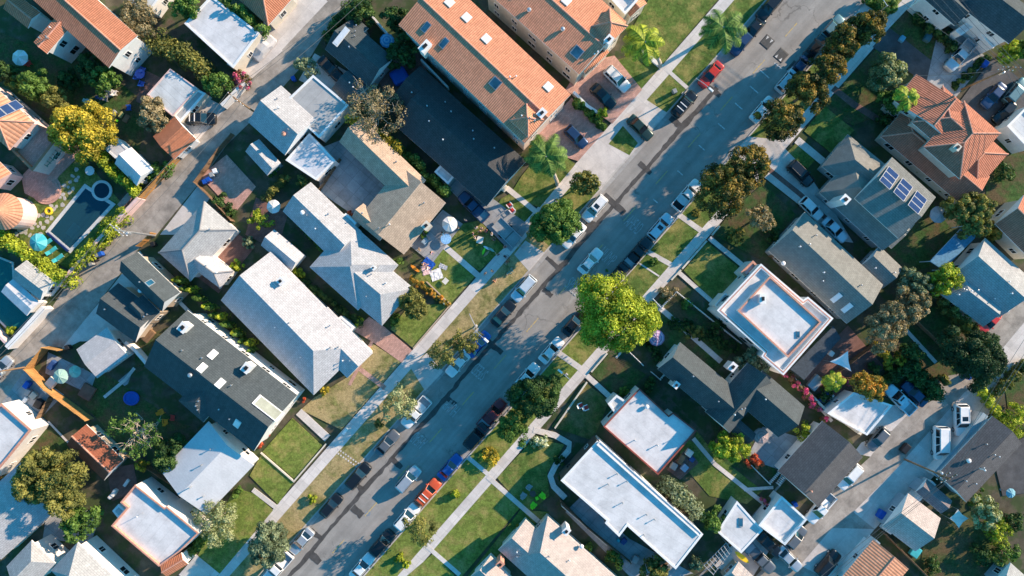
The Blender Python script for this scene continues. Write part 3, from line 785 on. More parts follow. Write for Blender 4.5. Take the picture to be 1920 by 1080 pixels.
PAINT = {k: paint('paint_' + k, *v) for k, v in dict(white=((.78, .78, .77), 0, .3), silver=((.52, .54, .56), .5), grey=((.16, .17, .18), .4), black=((.012, .013, .015), .2, .25), darkblue=((.02, .05, .12), .3),
    blue=((.02, .10, .36), .3), red=((.56, .035, .025), .1), maroon=((.22, .018, .022), .2), teal=((.10, .20, .22), .35), green=((.02, .045, .035), .3), shaded_white=((.58, .65, .70), .2), orange=((.66, .10, .03), .1), cream=((.66, .62, .54), .1)).items()}  # pale-blue paint: white cars with the blue of shade mixed in
HEAD = dict(NE=ANG_U, SW=ANG_U + math.pi, SE=ANG_U - math.pi / 2 - .06, NW=ANG_U + math.pi / 2 - .06)
CAT = dict(sedan='car', hatch='car', suv='suv', pickup='pickup truck', van='van')
def car(px, py, kind, col, head, label, extra=(), group=None, z=0.006, k=1.0):
    p = car_proto(kind, extra); hz = .7
    o = copy_tree(p); loc = W(px, py, hz); loc.z = z
    o.name = {'sedan': 'sedan', 'hatch': 'hatchback', 'suv': 'suv', 'pickup': 'pickup_truck', 'van': 'van'}[kind]
    o.location = loc; o.rotation_euler = (0, 0, HEAD[head] if isinstance(head, str) else head); o.scale = (k, k, k)
    tag(o, label, CAT[kind], group)
    for c in o.children:
        if c.name.startswith('body'):
            c.material_slots[0].link = 'OBJECT'; c.material_slots[0].material = PAINT[col]
    return o
# ---------------------------------------------------------------- street furniture and yard things
def wall(pts, h, th, mat, label, cat='wall', name='garden_wall', cap=None, group=None):
    m = MB(); t = thing(name, label, cat, W(*pts[0], 0), 0, group) if cap else None
    w = [W(*p, 0) for p in pts]
    def run(m, z0, z1, th):
        L, Q = [], []
        for i, p in enumerate(w):
            d1 = (w[i] - w[i - 1]).normalized() if i else (w[1] - w[0]).normalized(); d2 = (w[i + 1] - w[i]).normalized() if i < len(w) - 1 else d1
            n1 = Vector((-d1.y, d1.x, 0)); n2 = Vector((-d2.y, d2.x, 0)); b = (n1 + n2) / max(.4, 1 + n1.dot(n2)) * th / 2
            L.append(p + b); Q.append(p - b)
        for i in range(len(w) - 1):
            a, b, c, d = L[i], L[i + 1], Q[i + 1], Q[i]; u0 = Vector((0, 0, z0)); u1 = Vector((0, 0, z1))
            m.face([a + u1, b + u1, c + u1, d + u1][::-1]); m.face([a + u0, b + u0, b + u1, a + u1][::-1]); m.face([c + u0, d + u0, d + u1, c + u1][::-1])
        a, d = L[0], Q[0]; m.face([a + u0, a + u1, d + u1, d + u0][::-1]); a, d = L[-1], Q[-1]; m.face([a + u0, d + u0, d + u1, a + u1][::-1])
    run(m, -.05, h, th)
    if not cap: return tag(m.build(name, mat), label, cat, group)
    m.build('wall_body', mat, t); m = MB(); run(m, h, h + .08, th + .1); m.build('coping', cap, t); return t
def fence(pts, h, mat, label, group=None, step=1.9, post=None, lean=0.0, name='fence', gaps=False):
    t = thing(name, label, 'fence', W(*pts[0], 0), 0, group); b = MB(); posts = []
    for i in range(len(pts) - 1):
        a, c = W(*pts[i], 0), W(*pts[i + 1], 0); d = c - a; L = d.length; d.normalize(); n = Vector((-d.y, d.x, 0)); k = max(1, int(L / .3))
        for j in range(k):
            p, q = a + d * (L * (j + .03) / k), a + d * (L * (j + (.55 if gaps else .97)) / k); o = n * .03; hh = h * (1 + .015 * math.sin(j * 5.3))
            b.hexa([p - o, q - o, q + o, p + o], [v + Vector((0, 0, hh)) for v in (p - o, q - o, q + o, p + o)])
        for z in (.35, h - .3):
            o = n * .035; b.hexa([a + n * .035 + Vector((0, 0, z)), c + n * .035 + Vector((0, 0, z)), c + n * .09 + Vector((0, 0, z)), a + n * .09 + Vector((0, 0, z))], [v + Vector((0, 0, z + .09)) for v in (a + n * .035, c + n * .035, c + n * .09, a + n * .09)])
        k = max(1, int(L / step))
        for j in range(k + (i == len(pts) - 2)): posts.append(a + d * (L * j / k))
    b.build('board_panel', mat, t)
    for p in posts[:40]:
        m = MB(); m.box(p - Vector((0, 0, .05)), (.12, .12, h + .15), ANG_U); m.build('post', post or mat, t)
    return t
def umbrella(px, py, rp, h, mat, label, mat2=None, n=8, rings=0, group=None, cat='umbrella'):
    c = W(px, py, h - .2); r = rp * S; t = thing('patio_umbrella', label, cat, (c.x, c.y, 0), 0, group)
    m = MB(); m.tube([(c.x, c.y, .05), (c.x, c.y, h)], .025, 6); m.build('pole', STEEL, t)
    m = MB(); m.lathe((c.x, c.y, 0), [(.28, 0), (.26, .08), (.05, .12)], 12); m.build('base', STEEL, t)
    m = MB(); rs = [0, .35, .7, 1] if not rings else [i / rings for i in range(rings + 1)]
    for k in range(n):
        a0, a1 = 2 * math.pi * k / n + .3, 2 * math.pi * (k + 1) / n + .3
        for i in range(len(rs) - 1):
            f = lambda rr, a: (c.x + r * rr * math.cos(a), c.y + r * rr * math.sin(a), h - .55 * rr ** 1.25 * (r / 1.4))
            mi = (i % 2) if rings else (k % 2)
            am = (a0 + a1) / 2; sag = lambda p: (p[0], p[1], p[2] - .05)
            if rs[i] == 0: m.face([f(0, a0), f(rs[1], a0), sag(f(rs[1] * .96, am)), f(rs[1], a1)], mi)
            else: m.face([f(rs[i], a0), f(rs[i + 1], a0), sag(f(rs[i + 1] * .96, am)), sag(f(rs[i] * .96, am))], mi); m.face([sag(f(rs[i] * .96, am)), sag(f(rs[i + 1] * .96, am)), f(rs[i + 1], a1), f(rs[i], a1)], mi)
    m.build('canopy', [mat, mat2 or mat], t); return t
def streetlight(base, label, arm=2.4, h=8.2, ang=None):
    b = W(*base, 0); a = ang if ang is not None else ANG_U - math.pi / 2; d = Vector((math.cos(a), math.sin(a), 0)); t = thing('street_lamp', label, 'street lamp', b, 0, 'street lamps along the road')
    m = MB(); m.tube([b - Vector((0, 0, .1)), b + Vector((0, 0, h))], [.11, .07], 8); m.build('pole', METALG, t)
    m = MB(); m.tube([b + Vector((0, 0, h - .1)), b + d * arm * .5 + Vector((0, 0, h + .35)), b + d * arm + Vector((0, 0, h + .45))], .05, 6); m.build('arm', METALG, t)
    m = MB(); e = b + d * (arm + .3) + Vector((0, 0, h + .36)); m.box(e, (.85, .34, .16), a, 0, (.8, .7)); m.build('lamp_head', WHITEP, t)
    m = MB(); m.box(b - Vector((0, 0, .02)), (.4, .4, .3), a); m.build('base', CONC, t)
POLE_TOPS = {}
def utility_pole(key, base, h, label, arm_ang, mat=WOOD, extra=True):
    b = W(*base, 0); t = thing('utility_pole', label, 'utility pole', b, 0, 'utility poles along the alleys'); d = Vector((math.cos(arm_ang), math.sin(arm_ang), 0))
    m = MB(); m.tube([b - Vector((0, 0, .1)), b + Vector((0, 0, h))], [.17, .11], 9); m.build('pole', mat, t); tops = []
    for z, w in ((h - .4, 2.6), (h - 1.7, 2.2)):
        m = MB(); p = b + Vector((0, 0, z)); q = [p - d * w / 2, p + d * w / 2]; n = Vector((-d.y, d.x, 0)); o = n * .06; u = Vector((0, 0, .13))
        m.hexa([q[0] - o, q[1] - o, q[1] + o, q[0] + o], [v + u for v in (q[0] - o, q[1] - o, q[1] + o, q[0] + o)]); x = m.build('crossarm', WOOD if mat is WOOD else STEEL, t)
        for k in (-.95, -.4, .4, .95):
            c = p + d * k * w / 2 + u; g = MB(); g.lathe(c, [(.05, 0), (.07, .06), (.04, .1), (.06, .16), (.03, .2)], 7); g.build('insulator', WHITEP, x); tops.append(c + Vector((0, 0, .18)))
    if extra:
        m = MB(); c = b + d * .38 + Vector((0, 0, h - 3.2)); m.lathe(c, [(.24, 0), (.25, .75), (.2, .85), (.05, .9)], 10); m.build('transformer', METALG, t)
    POLE_TOPS[key] = tops; return t
def wire(a, b, sag, label, r=.03):
    m = MB(); a, b = Vector(a), Vector(b); pts = [a.lerp(b, i / 14) - Vector((0, 0, sag * 4 * (i / 14) * (1 - i / 14))) for i in range(15)]
    m.tube(pts, r, 4); tag(m.build('power_line', M('cable_grey', (.16, .15, .14), .1)), label, 'power line', 'overhead power lines')
def bin_(px, py, mat, label, group='wheeled bins beside the alley', rz=0.4, z=0.0):
    c = W(px, py, .6); c.z = z; t = thing('wheeled_bin', label, 'bin', c, 0, group); t.location = (0, 0, 0)
    m = MB(); m.box((0, 0, .08), (.52, .6, .9), 0, 0, (1.14, 1.14)); m.build('bin_body', mat, t); m = MB(); m.box((0, 0, .985), (.64, .74, .08), 0, 0, (.9, .85)); m.build('lid', mat, t)
    for s in (-1, 1): m = MB(); m.tube([(s * .28, -.26, .1), (s * .34, -.26, .1)], .1, 10); m.build('wheel', RUBBER, t)
    t.location = c; t.rotation_euler = (0, 0, rz); return t
def local_thing(name, label, cat, px, py, z=0.0, rz=0.0, group=None, hz=.4):
    t = thing(name, label, cat, (0, 0, 0), 0, group); c = W(px, py, z + hz); c.z = z; t['_c'] = (c.x, c.y, c.z, rz); return t
def settle(t):
    c = t['_c']; t.location = c[:3]; t.rotation_euler = (0, 0, c[3]); del t['_c']; return t
def lawn_chair(px, py, mat, label, rz=0.0, seat=None, z=.14, group=None):
    """low slatted garden chair with a raked back and arms"""
    t = local_thing('garden_chair', label, 'chair', px, py, z, rz, group)
    m = MB(); m.box((0, 0, .3), (.62, .62, .05)); m.build('seat', seat or mat, t)
    m = MB(); m.hexa([Vector(p) for p in ((-.36, -.31, .32), (-.30, -.31, .32), (-.30, .31, .32), (-.36, .31, .32))], [Vector(p) for p in ((-.66, -.26, .98), (-.60, -.26, .98), (-.60, .26, .98), (-.66, .26, .98))]); m.build('backrest', mat, t)
    for s in (-1, 1):
        m = MB(); m.box((-.05, s * .38, .52), (.8, .14, .035)); m.build('armrest', mat, t)
        for x in (-.3, .28): m = MB(); m.box((x, s * .34, 0), (.07, .07, .52)); m.build('leg', mat, t)
    return settle(t)
def table(px, py, r, mat, label, round_=True, z=.02, rz=0.0, size=None, hh=.74, group=None):
    t = local_thing('garden_table', label, 'table', px, py, z, rz, group, hh); m = MB()
    if round_: m.lathe((0, 0, hh - .04), [(r * .97, 0), (r, .02), (r * .98, .045)], 18)
    else: m.box((0, 0, hh - .05), (size[0], size[1], .05))
    m.build('tabletop', mat, t); a, b = (r * .55, r * .55) if round_ else (size[0] * .42, size[1] * .42)
    for x in (-a, a):
        for y in (-b, b): m = MB(); m.box((x, y, 0), (.06, .06, hh - .05)); m.build('leg', mat, t)
    return settle(t)
def lounger(px, py, mat, label, rz, z=.02, group=None):
    t = local_thing('sun_lounger', label, 'sun lounger', px, py, z, rz, group); m = MB(); m.box((.25, 0, .32), (1.25, .62, .09)); m.build('seat', mat, t)
    m = MB(); m.hexa([Vector(p) for p in ((-.38, -.31, .33), (-.36, -.31, .42), (-.36, .31, .42), (-.38, .31, .33))], [Vector(p) for p in ((-.98, -.31, .62), (-.95, -.31, .71), (-.95, .31, .71), (-.98, .31, .62))]); m.build('backrest', mat, t)
    for x in (-.3, .8):
        for y in (-.26, .26): m = MB(); m.box((x, y, 0), (.05, .05, .33)); m.build('leg', WHITEP, t)
    return settle(t)
def shade_sail(pts, zs, mat, label):
    P = [W(*p, z) for p, z in zip(pts, zs)]; t = thing('shade_sail', label, 'shade sail', (P[0].x, P[0].y, 0)); m = MB(); c = sum(P, Vector()) / len(P); c.z -= .25; n = len(P)
    for i in range(n):
        a, b = P[i], P[(i + 1) % n]; mid = (a + b) / 2; mid = mid.lerp(c, .16); m.face([a, mid, c]); m.face([mid, b, c])
    m.build('cloth', mat, t)
    for p in P: m = MB(); m.tube([(p.x, p.y, 0), (p.x, p.y, p.z + .1)], .04, 6); m.build('post', STEEL, t)
def block(name, px, py, size, mat, label, cat, rz=ANG_U, z=0.0, bev=.04, group=None):
    """solid bevelled body (covers, boxes, crates)"""
    c = W(px, py, z + size[2]); bm = bmesh.new(); bmesh.ops.create_cube(bm, size=1)
    for v in bm.verts: v.co = Vector((v.co.x * size[0], v.co.y * size[1], (v.co.z + .5) * size[2]))
    bmesh.ops.bevel(bm, geom=list(bm.edges), offset=bev, segments=2, affect='EDGES', profile=.6)
    me = bpy.data.meshes.new(name); bm.to_mesh(me); bm.free(); o = link(name, me, mat); o.location = (c.x, c.y, z); o.rotation_euler = (0, 0, rz); return tag(o, label, cat, group)
def cloth_on_ground(name, px, py, size, mat, label, cat, rz, z=.15, group=None, sd=0):
    g = np.random.default_rng(int(px * 3 + py + sd)); c = W(px, py, z); n = 9; m = MB(); P = {}
    for i in range(n):
        for j in range(n):
            e = .06 * g.normal(); P[i, j] = ((i / (n - 1) - .5) * size[0] + e * size[0] * .35, (j / (n - 1) - .5) * size[1] + .02 * g.normal(), abs(.05 * g.normal()) + .01)
    for i in range(n - 1):
        for j in range(n - 1): m.face([P[i, j], P[i + 1, j], P[i + 1, j + 1], P[i, j + 1]])
    o = m.build(name, mat); o.location = (c.x, c.y, z); o.rotation_euler = (0, 0, rz); return tag(o, label, cat, group)
# ---- people: one skinned body each, clothes and hair as parts
PEOPLE = {}
def skin_chain(verts, edges, rad, name, root=0, lev=1):
    me = bpy.data.meshes.new(name + '_chain'); me.from_pydata(verts, edges, []); o = bpy.data.objects.new(name + '_chain', me); COL.objects.link(o)
    o.modifiers.new('s', 'SKIN'); sv = me.skin_vertices[0].data
    for i, r in enumerate(rad): sv[i].radius = (r, r) if not isinstance(r, tuple) else r; sv[i].use_root = (i == root)
    if lev: q = o.modifiers.new('d', 'SUBSURF'); q.levels = lev; q.render_levels = lev
    dg = bpy.context.evaluated_depsgraph_get(); r = bpy.data.meshes.new_from_object(o.evaluated_get(dg)); r.name = name; bpy.data.objects.remove(o)
    r.polygons.foreach_set('use_smooth', [True] * len(r.polygons)); return r
def person_meshes(pose):
    if pose in PEOPLE: return PEOPLE[pose]
    sit = pose == 'sit'; hz = .26 if sit else .93; v, e, r = [], [], []
    def add(p, rad, par=None):
        v.append(p); r.append(rad)
        if par is not None: e.append((par, len(v) - 1))
        return len(v) - 1
    pel = add((0, 0, hz), .15); ch = add((.02, 0, hz + .28), .155, pel); sh = add((0, 0, hz + .50), .12, ch); nk = add((.01, 0, hz + .57), .055, sh); hd0 = add((.02, 0, hz + .66), .085, nk); hd = add((.03, 0, hz + .74), .10, hd0); add((.02, 0, hz + .82), .07, hd); add((.12, 0, hz + .69), .02, hd0)
    hand_ends = []
    for s in (-1, 1):
        a = add((0, s * .18, hz + .49), .065, sh)
        if pose == 'reach' and s == 1 or pose == 'hold': el = (.2, s * .27, hz + .30); wr = (.42, s * .2, hz + .38); fd = Vector((1, 0, .1))
        elif sit: el = (.05, s * .27, hz + .22); wr = (.24, s * .22, hz + .08); fd = Vector((1, 0, -.2))
        else: el = (-.02, s * .27, hz + .22); wr = (.06, s * .28, hz - .03); fd = Vector((.25, 0, -1))
        b = add(el, .045, a); w = add(wr, .03, b); fd.normalize(); pl = add(tuple(Vector(wr) + fd * .07), .034, w)
        for k, L in enumerate((.075, .085, .08, .06)):
            o = Vector((0, (k - 1.5) * .022, 0)); q = add(tuple(Vector(v[pl]) + fd * .04 + o), .011, pl); add(tuple(Vector(v[q]) + fd * L * .9 + Vector((.01, 0, 0))), .008, q)
        q = add(tuple(Vector(v[pl]) + Vector((.03, -s * .03, .0)) - fd * .03), .012, pl); add(tuple(Vector(v[q]) + fd * .05 + Vector((.02, 0, 0))), .009, q)
    for s in (-1, 1):
        hp = add((0, s * .1, hz - .06), .10, pel)
        kn, an, ft = ((.42, s * .13, hz + .04), (.74, s * .14, .06), (.84, s * .15, .12)) if sit else ((.03 + (.06 if s > 0 else -.05), s * .11, .50), ((.02 if s > 0 else -.14), s * .11, .09), ((.18 if s > 0 else .02), s * .12, .04))
        k = add(kn, .062, hp); a = add(an, .042, k); add(ft, .035, a)
    body = skin_chain(v, e, r, 'body')
    z = hz; tv = [(0, 0, z + .04), (.02, 0, z + .28), (0, 0, z + .50), (0, -.2, z + .48), (0, .2, z + .48)] ; shirt = skin_chain(tv, [(0, 1), (1, 2), (2, 3), (2, 4)], [.165, .172, .135, .08, .08], 'shirt')
    if sit: pv = [(0, 0, z), (.0, -.1, z - .05), (.3, -.125, z + .02), (0, .1, z - .05), (.3, .125, z + .02)]
    else: pv = [(0, 0, z), (0, -.1, z - .08), (-.04, -.11, z - .38), (0, .1, z - .08), (.07, .11, z - .38)]
    tr = skin_chain(pv, [(0, 1), (1, 2), (0, 3), (3, 4)], [.168, .115, .085, .115, .085], 'shorts')
    hr = skin_chain([(0, 0, z + .78), (.0, 0, z + .84), (-.06, 0, z + .74)], [(0, 1), (0, 2)], [.108, .085, .08], 'hair')
    PEOPLE[pose] = (body, shirt, tr, hr); return PEOPLE[pose]
SKIN = [M('skin_light', (.60, .38, .28), .05, rough=.5), M('skin_tan', (.42, .25, .16), .05, rough=.5)]
HAIR = [M('hair_dark', (.03, .02, .015), .2), M('hair_blond', (.45, .32, .15), .2), M('hair_brown', (.12, .07, .04), .2)]
def person(px, py, pose, shirt, shorts, label, rz, skin=0, hair=0, k=1.0, z=.02, group='people gathered in the front yard'):
    c = W(px, py, z + .7); t = thing('person', label, 'person', (0, 0, 0), 0, group)
    for me, mat in zip(person_meshes(pose), (SKIN[skin], shirt, shorts, HAIR[hair])):
        o = bpy.data.objects.new(me.name.split('.')[0], me); COL.objects.link(o); o.parent = t
        if not me.materials: me.materials.append(mat)
        o.material_slots[0].link = 'OBJECT'; o.material_slots[0].material = mat
    t.location = (c.x, c.y, z); t.rotation_euler = (0, 0, rz); t.scale = (k, k, k); return t
def bicycle(px, py, mat, label, rz, z=.14):
    t = local_thing('bicycle', label, 'bicycle', px, py, z, rz, None, .5)
    for x in (-.52, .52):
        m = MB(); pts = [(x + .33 * math.cos(a), 0, .34 + .33 * math.sin(a)) for a in [i * math.pi / 10 for i in range(21)]]; m.tube(pts, .022, 6, caps=False); w = m.build('wheel', RUBBER, t)
        m = MB()
        for k in range(6): a = k * math.pi / 6; m.tube([(x - .32 * math.cos(a), 0, .34 - .32 * math.sin(a)), (x + .32 * math.cos(a), 0, .34 + .32 * math.sin(a))], .006, 4)
        m.build('spokes', METALG, w)
    m = MB()
    for a, b in (((-.52, 0, .34), (-.1, 0, .32)), ((-.1, 0, .32), (.38, 0, .72)), ((-.18, 0, .78), (.38, 0, .78)), ((-.1, 0, .32), (-.2, 0, .86)), ((-.52, 0, .34), (-.18, 0, .78)), ((.52, 0, .34), (.36, 0, .95))): m.tube([a, b], .025, 6)
    m.build('frame', mat, t); m = MB(); m.tube([(.3, -.3, .98), (.38, 0, .96), (.3, .3, .98)], .018, 6); m.build('handlebar', METALG, t); m = MB(); m.box((-.2, 0, .86), (.26, .16, .06), 0, 0, (.8, .6)); m.build('saddle', BLACKP, t)
    t['_c'] = (t['_c'][0], t['_c'][1], z, rz); settle(t); t.rotation_euler = (1.2, 0, rz); t.location.z = z + .06; return t
# ================================================================ THE PLACE: ground, road, lots
def strip(t0, t1, d0, d1): return [TD(t0, d0), TD(t0, d1), TD(t1, d1), TD(t1, d0)]
struct(slab('ground', [(-900, -900), (900, -900), (900, 900), (-900, 900)], 0, M('yard_ground', (.11, .095, .065), .35, .45, .95, .25, patch=((.06, .085, .032), .4, .5), stain=.3, bump=.3), world=True))  # ground colour lowered to include the shade lying over the yards
T0, T1 = -1150, 1150; KZ = .13
ground('road', strip(T0, T1, -71, 71), .004, ASPH)
GUT = paved('gutter_concrete', (.40, .385, .365), 3.0, 3.0, ANG_U, .7, .03, .3)
for d0, d1 in ((-71, -64), (64, 71)): ground('gutter', strip(T0, T1, d0, d1), .008, GUT)
for d0, d1 in ((-73.5, -71), (71, 73.5)): ground('kerb', strip(T0, T1, d0, d1), KZ + .012, KERB, .14)
# parkway grass and pavements on both sides
ground('lawn', strip(-1150, 40, -117, -73.5), KZ, GRASS_D, .14); ground('lawn', strip(40, 1150, -117, -73.5), KZ, GRASS, .14)
ground('lawn', strip(T0, -60, 73.5, 120), KZ, GRASS_L, .14); ground('lawn', strip(-60, T1, 73.5, 120), KZ, GRASS, .14)
ground('pavement', strip(T0, T1, -138, -117), KZ + .004, WALK, .15); ground('pavement', strip(T0, T1, 120, 139), KZ + .004, WALK, .15)
# dark trench patch along the street with service stubs
PZ = .012
def patch(pts): ground('road_patch', pts, PZ, PATCH)
g_ = np.random.default_rng(5); L_, R_ = [], []
for i in range(150):
    t_ = -1000 + i * 9.87; L_.append(TD(t_, -36.5 + g_.normal() * .9 - 2.2 * max(0, math.sin(t_ * .021)) ** 4)); R_.append(TD(t_, -29.6 + g_.normal() * .9 + 2.6 * max(0, math.sin(t_ * .017 + 1)) ** 4))
patch(L_ + R_[::-1])
for i, (t, a, b, w) in enumerate(((462, -60, -18, 9), (371, -62, -36, 10), (268, -50, -20, 9), (180, -60, -8, 12), (118, -50, -29, 26), (20, -64, -29, 8), (-28, -29, -8, 9), (-170, -64, -8, 10), (-300, -29, -10, 9), (-455, -36, -8, 10), (-535, -64, -36, 9), (-572, -29, -4, 13), (-655, -60, -36, 9), (-690, -29, -6, 14))):
    q_ = [TD(t - w / 2 + g_.normal() * .8, a + (b - a) * k / 6) for k in range(7)] + [TD(t + w / 2 + g_.normal() * .8, b + (a - b) * k / 6) for k in range(7)]
    ground('road_patch', q_, PZ + .004 + .0004 * i, PATCH)
# worn yellow centre dashes, white parking ticks
YEL = worn('worn_yellow_paint', (.62, .42, .10), (.345, .33, .315), .52); WHP = worn('worn_white_paint', (.80, .80, .78), (.36, .35, .34), .50); WHF = worn('faded_white_paint', (.60, .61, .60), (.36, .35, .34), .44)
for k in range(-10, 8): ground('road_marking', strip(k * 92 - 17, k * 92 + 17, -.9, .9), .0172, YEL)
for i, (x, y) in enumerate(((1434, 139), (1414, 168), (1385, 199), (1353, 237), (1316, 277), (1275, 324), (1229, 377))):
    L = 11 - i * .9; a, b = (x - V2[0] * L, y - V2[1] * L), (x + V2[0] * L, y + V2[1] * L); ground('road_marking', ribbon([a, b], 2.0), .0172, WHP)
ground('road_marking', ribbon([(1452, 118), (1466, 129)], 2.2), .0172, WHP)
def legend(txt, px, py, ang, width, length, mat=WHF):
    cu = bpy.data.curves.new('legend', 'FONT'); cu.body = txt; cu.align_x = 'CENTER'; cu.align_y = 'CENTER'; cu.size = 1; o = bpy.data.objects.new('legend', cu); COL.objects.link(o)
    dg = bpy.context.evaluated_depsgraph_get(); me = bpy.data.meshes.new_from_object(o.evaluated_get(dg)); bpy.data.objects.remove(o); me.name = 'road_marking'
    xs = [v.co.x for v in me.vertices]; ys = [v.co.y for v in me.vertices]; kx = width * S / (max(xs) - min(xs)); ky = length * S / (max(ys) - min(ys)); c = W(px, py, .062)
    x0, y0 = (max(xs) + min(xs)) / 2, (max(ys) + min(ys)) / 2
    for v in me.vertices: v.co = Vector(((v.co.x - x0) * kx, (v.co.y - y0) * ky, 0))
    me.materials.clear(); p = link('road_marking', me, mat); p.location = c; p.rotation_euler = (0, 0, ang); struct(p)
AN = ANG_U - math.pi / 2
for txt, x, y in (('AHEAD', 1189, 421), ('HUMP', 1139, 481), ('SPEED', 1077, 538)): legend(txt, x, y, AN, 31, 25)
for txt, x, y in (('AHEAD', 785, 826), ('HUMP', 846, 765), ('SPEED', 899, 697)): legend(txt, x, y, AN + math.pi, 27, 24)
# raised speed cushions with white arrows
RUBB = M('speed_cushion_rubber', (.085, .085, .083), .2, 3, .9)
for i, (x, y, sd) in enumerate(((1438, 79, 1), (1464, 104, -1), (1489, 128, -1))):
    c = W(x, y, 0); t = thing('speed_cushion', ('dark square speed cushion nearest the left kerb, in sunlight', 'middle dark speed cushion with pale arrows in the road', 'dark speed cushion in front of the parked pale car on the right')[i], 'speed cushion', c, 0, 'speed cushions across the road')
    m = MB(); m.box((c.x, c.y, .004), (2.0, 1.75, .075), ANG_U, 0, (.78, .86)); m.build('cushion_body', RUBB, t)
    u = Vector((math.cos(ANG_U), math.sin(ANG_U), 0)) * sd; n = Vector((-u.y, u.x, 0))
    for k in (-.42, .42):
        m = MB(); b = c + n * k + Vector((0, 0, .083)) + u * .78; m.face([b - n * .2, b + n * .2, b - u * .62] if sd < 0 else [b + n * .2, b - n * .2, b - u * .62]); m.build('arrow', WHP, t)
c = W(690, 963, .006); m = MB(); m.lathe(c, [(.42, 0), (.42, .008), (.34, .010), (.33, .007)], 20); m.build('cover', STEEL, thing('manhole_cover', 'round grey manhole cover in the sunlit lower part of the street', 'manhole cover', c))
# alleys
ground('alley', [(655, -25), (615, 0), (530, 92), (422, 200), (345, 292), (270, 372), (125, 534), (97, 577), (30, 650), (-60, 760), (-60, 860), (-10, 800), (62, 688), (96, 650), (120, 652), (200, 547), (262, 464), (292, 442), (372, 345), (425, 272), (480, 218), (582, 107), (642, 10), (690, -25)], .006, ALLEY)
ground('alley', [(1940, 530), (1850, 622), (1727, 752), (1672, 808), (1630, 858), (1560, 922), (1510, 986), (1445, 1050), (1390, 1110), (1545, 1110), (1640, 990), (1735, 897), (1812, 790), (1880, 700), (1960, 600)], .006, ALLEY)
ground('alley', strip(-760, 120, 545, 549), .011, paved('alley_gutter', (.30, .29, .28), 3, 3, ANG_U, .6, .03, .3))
for i, p in enumerate(([(1810, 734), (1860, 770), (1740, 905), (1697, 860)], [(1697, 862), (1738, 897), (1640, 992), (1600, 960)], [(1560, 990), (1640, 992), (1560, 1090), (1500, 1060)], [(1672, 760), (1727, 752), (1672, 808), (1625, 815)], [(1615, 830), (1672, 806), (1632, 856), (1600, 850)])):
    ground('driveway', p, .016 + .004 * (i % 2), CONC)
ground('driveway', [(1920, 605), (1960, 630), (1830, 790), (1790, 760)], .02, CONC)
for i, p in enumerate(([(615, 2), (560, -40), (480, 60), (500, 120), (530, 92)], [(500, 60), (530, 95), (470, 150), (440, 120)], [(590, 100), (560, 150), (640, 190), (680, 150)], [(424, 202), (366, 270), (318, 224), (368, 172)], [(300, 440), (372, 347), (395, 370), (340, 440)], [(110, 660), (200, 550), (262, 470), (330, 560), (250, 640), (150, 640)], [(90, 660), (215, 720), (250, 690), (240, 720), (195, 745), (160, 735), (85, 700)], [(0, 760), (50, 690), (120, 740), (60, 800)])):
    ground('driveway', p, .012 + .004 * (i % 3), CONC if i not in (6, 7) else PATIO)
# ---- north-west side of the street
Z1 = KZ + .009; Z2 = KZ + .014; Z3 = KZ + .019
def drive(p, m=CONC, z=Z1, n='driveway'): ground(n, p, z, m, .1)
drive([(1212, 187), (1240, 205), (1251, 211), (1190, 279), (1124, 354), (1096, 319), (1078, 308), (1160, 225)]); ground('lawn', [(1141, 270), (1168, 236), (1196, 268), (1180, 291)], Z2, GRASS)
drive([(964, 477), (985, 451), (1021, 474), (992, 509)]); drive([(770, 690), (800, 662), (831, 697), (797, 733)])
for p, w in (([(1251, 131), (1290, 166)], 7), ): ground('path', ribbon(p, w), Z1, WALK, .1)
ground('path', ribbon([(880, 588), (893, 615)], 1.6), Z2, KERB)
for k in range(9):
    for q in (-1, 1): f = k / 8.5; x, y = 632 + f * 40 + q * 2.2, 845 + f * 28 - q * 2.6; ground('path', [(x - 2, y), (x, y - 2.2), (x + 2.1, y), (x, y + 2.1)], Z2, WALK)
YZ = .12
def lawn(p, m=GRASS, z=YZ): ground('lawn', p, z, m, .12)
lawn([(1180, 62), (1230, -25), (1352, -8), (1244, 118), (1196, 100)]); lawn([(1158, 112), (1196, 100), (1243, 120), (1201, 168)], z=YZ + .002)
drive([(1092, 118), (1152, 104), (1204, 168), (1148, 232), (1060, 168)], BRICK, Z1); drive([(1010, 250), (1072, 183), (1132, 248), (1084, 302), (1030, 285)], BRICK, Z1)
lawn([(978, 330), (1028, 268), (1079, 308), (1012, 389), (984, 378), (962, 356)]); lawn([(940, 372), (962, 360), (1000, 395), (972, 432), (925, 395)], z=YZ + .003)
ground('path', ribbon([(950, 352), (1004, 396)], 10), Z2, WALK, .1); drive([(826, 338), (848, 316), (994, 424), (958, 472)], PATIO, Z1)
lawn([(835, 461), (866, 420), (899, 413), (946, 464), (898, 508)], GRASS, YZ + .004); lawn([(775, 520), (810, 478), (832, 466), (891, 518), (845, 569)], GRASS_L, YZ + .006)
ground('path', ribbon([(828, 457), (898, 518)], 11), Z2, WALK, .1); drive([(830, 393), (868, 420), (810, 494), (770, 462)], PATIO, Z2 + .004, 'patio')
lawn([(732, 617), (768, 572), (842, 570), (776, 654)], GRASS_L); drive([(662, 620), (692, 594), (722, 614), (773, 657), (753, 680), (697, 640)], BRICK); lawn([(694, 641), (752, 679), (640, 806), (564, 768), (590, 745), (650, 708)], GRASS_D)
ground('path', ribbon([(675, 692), (722, 728)], 9), Z2, BRICK, .1); ground('path', ribbon([(655, 722), (698, 640)], 6), Z2 + .002, BRICK, .1)
ground('path', ribbon([(560, 772), (614, 822)], 15), Z2, WALK, .1)
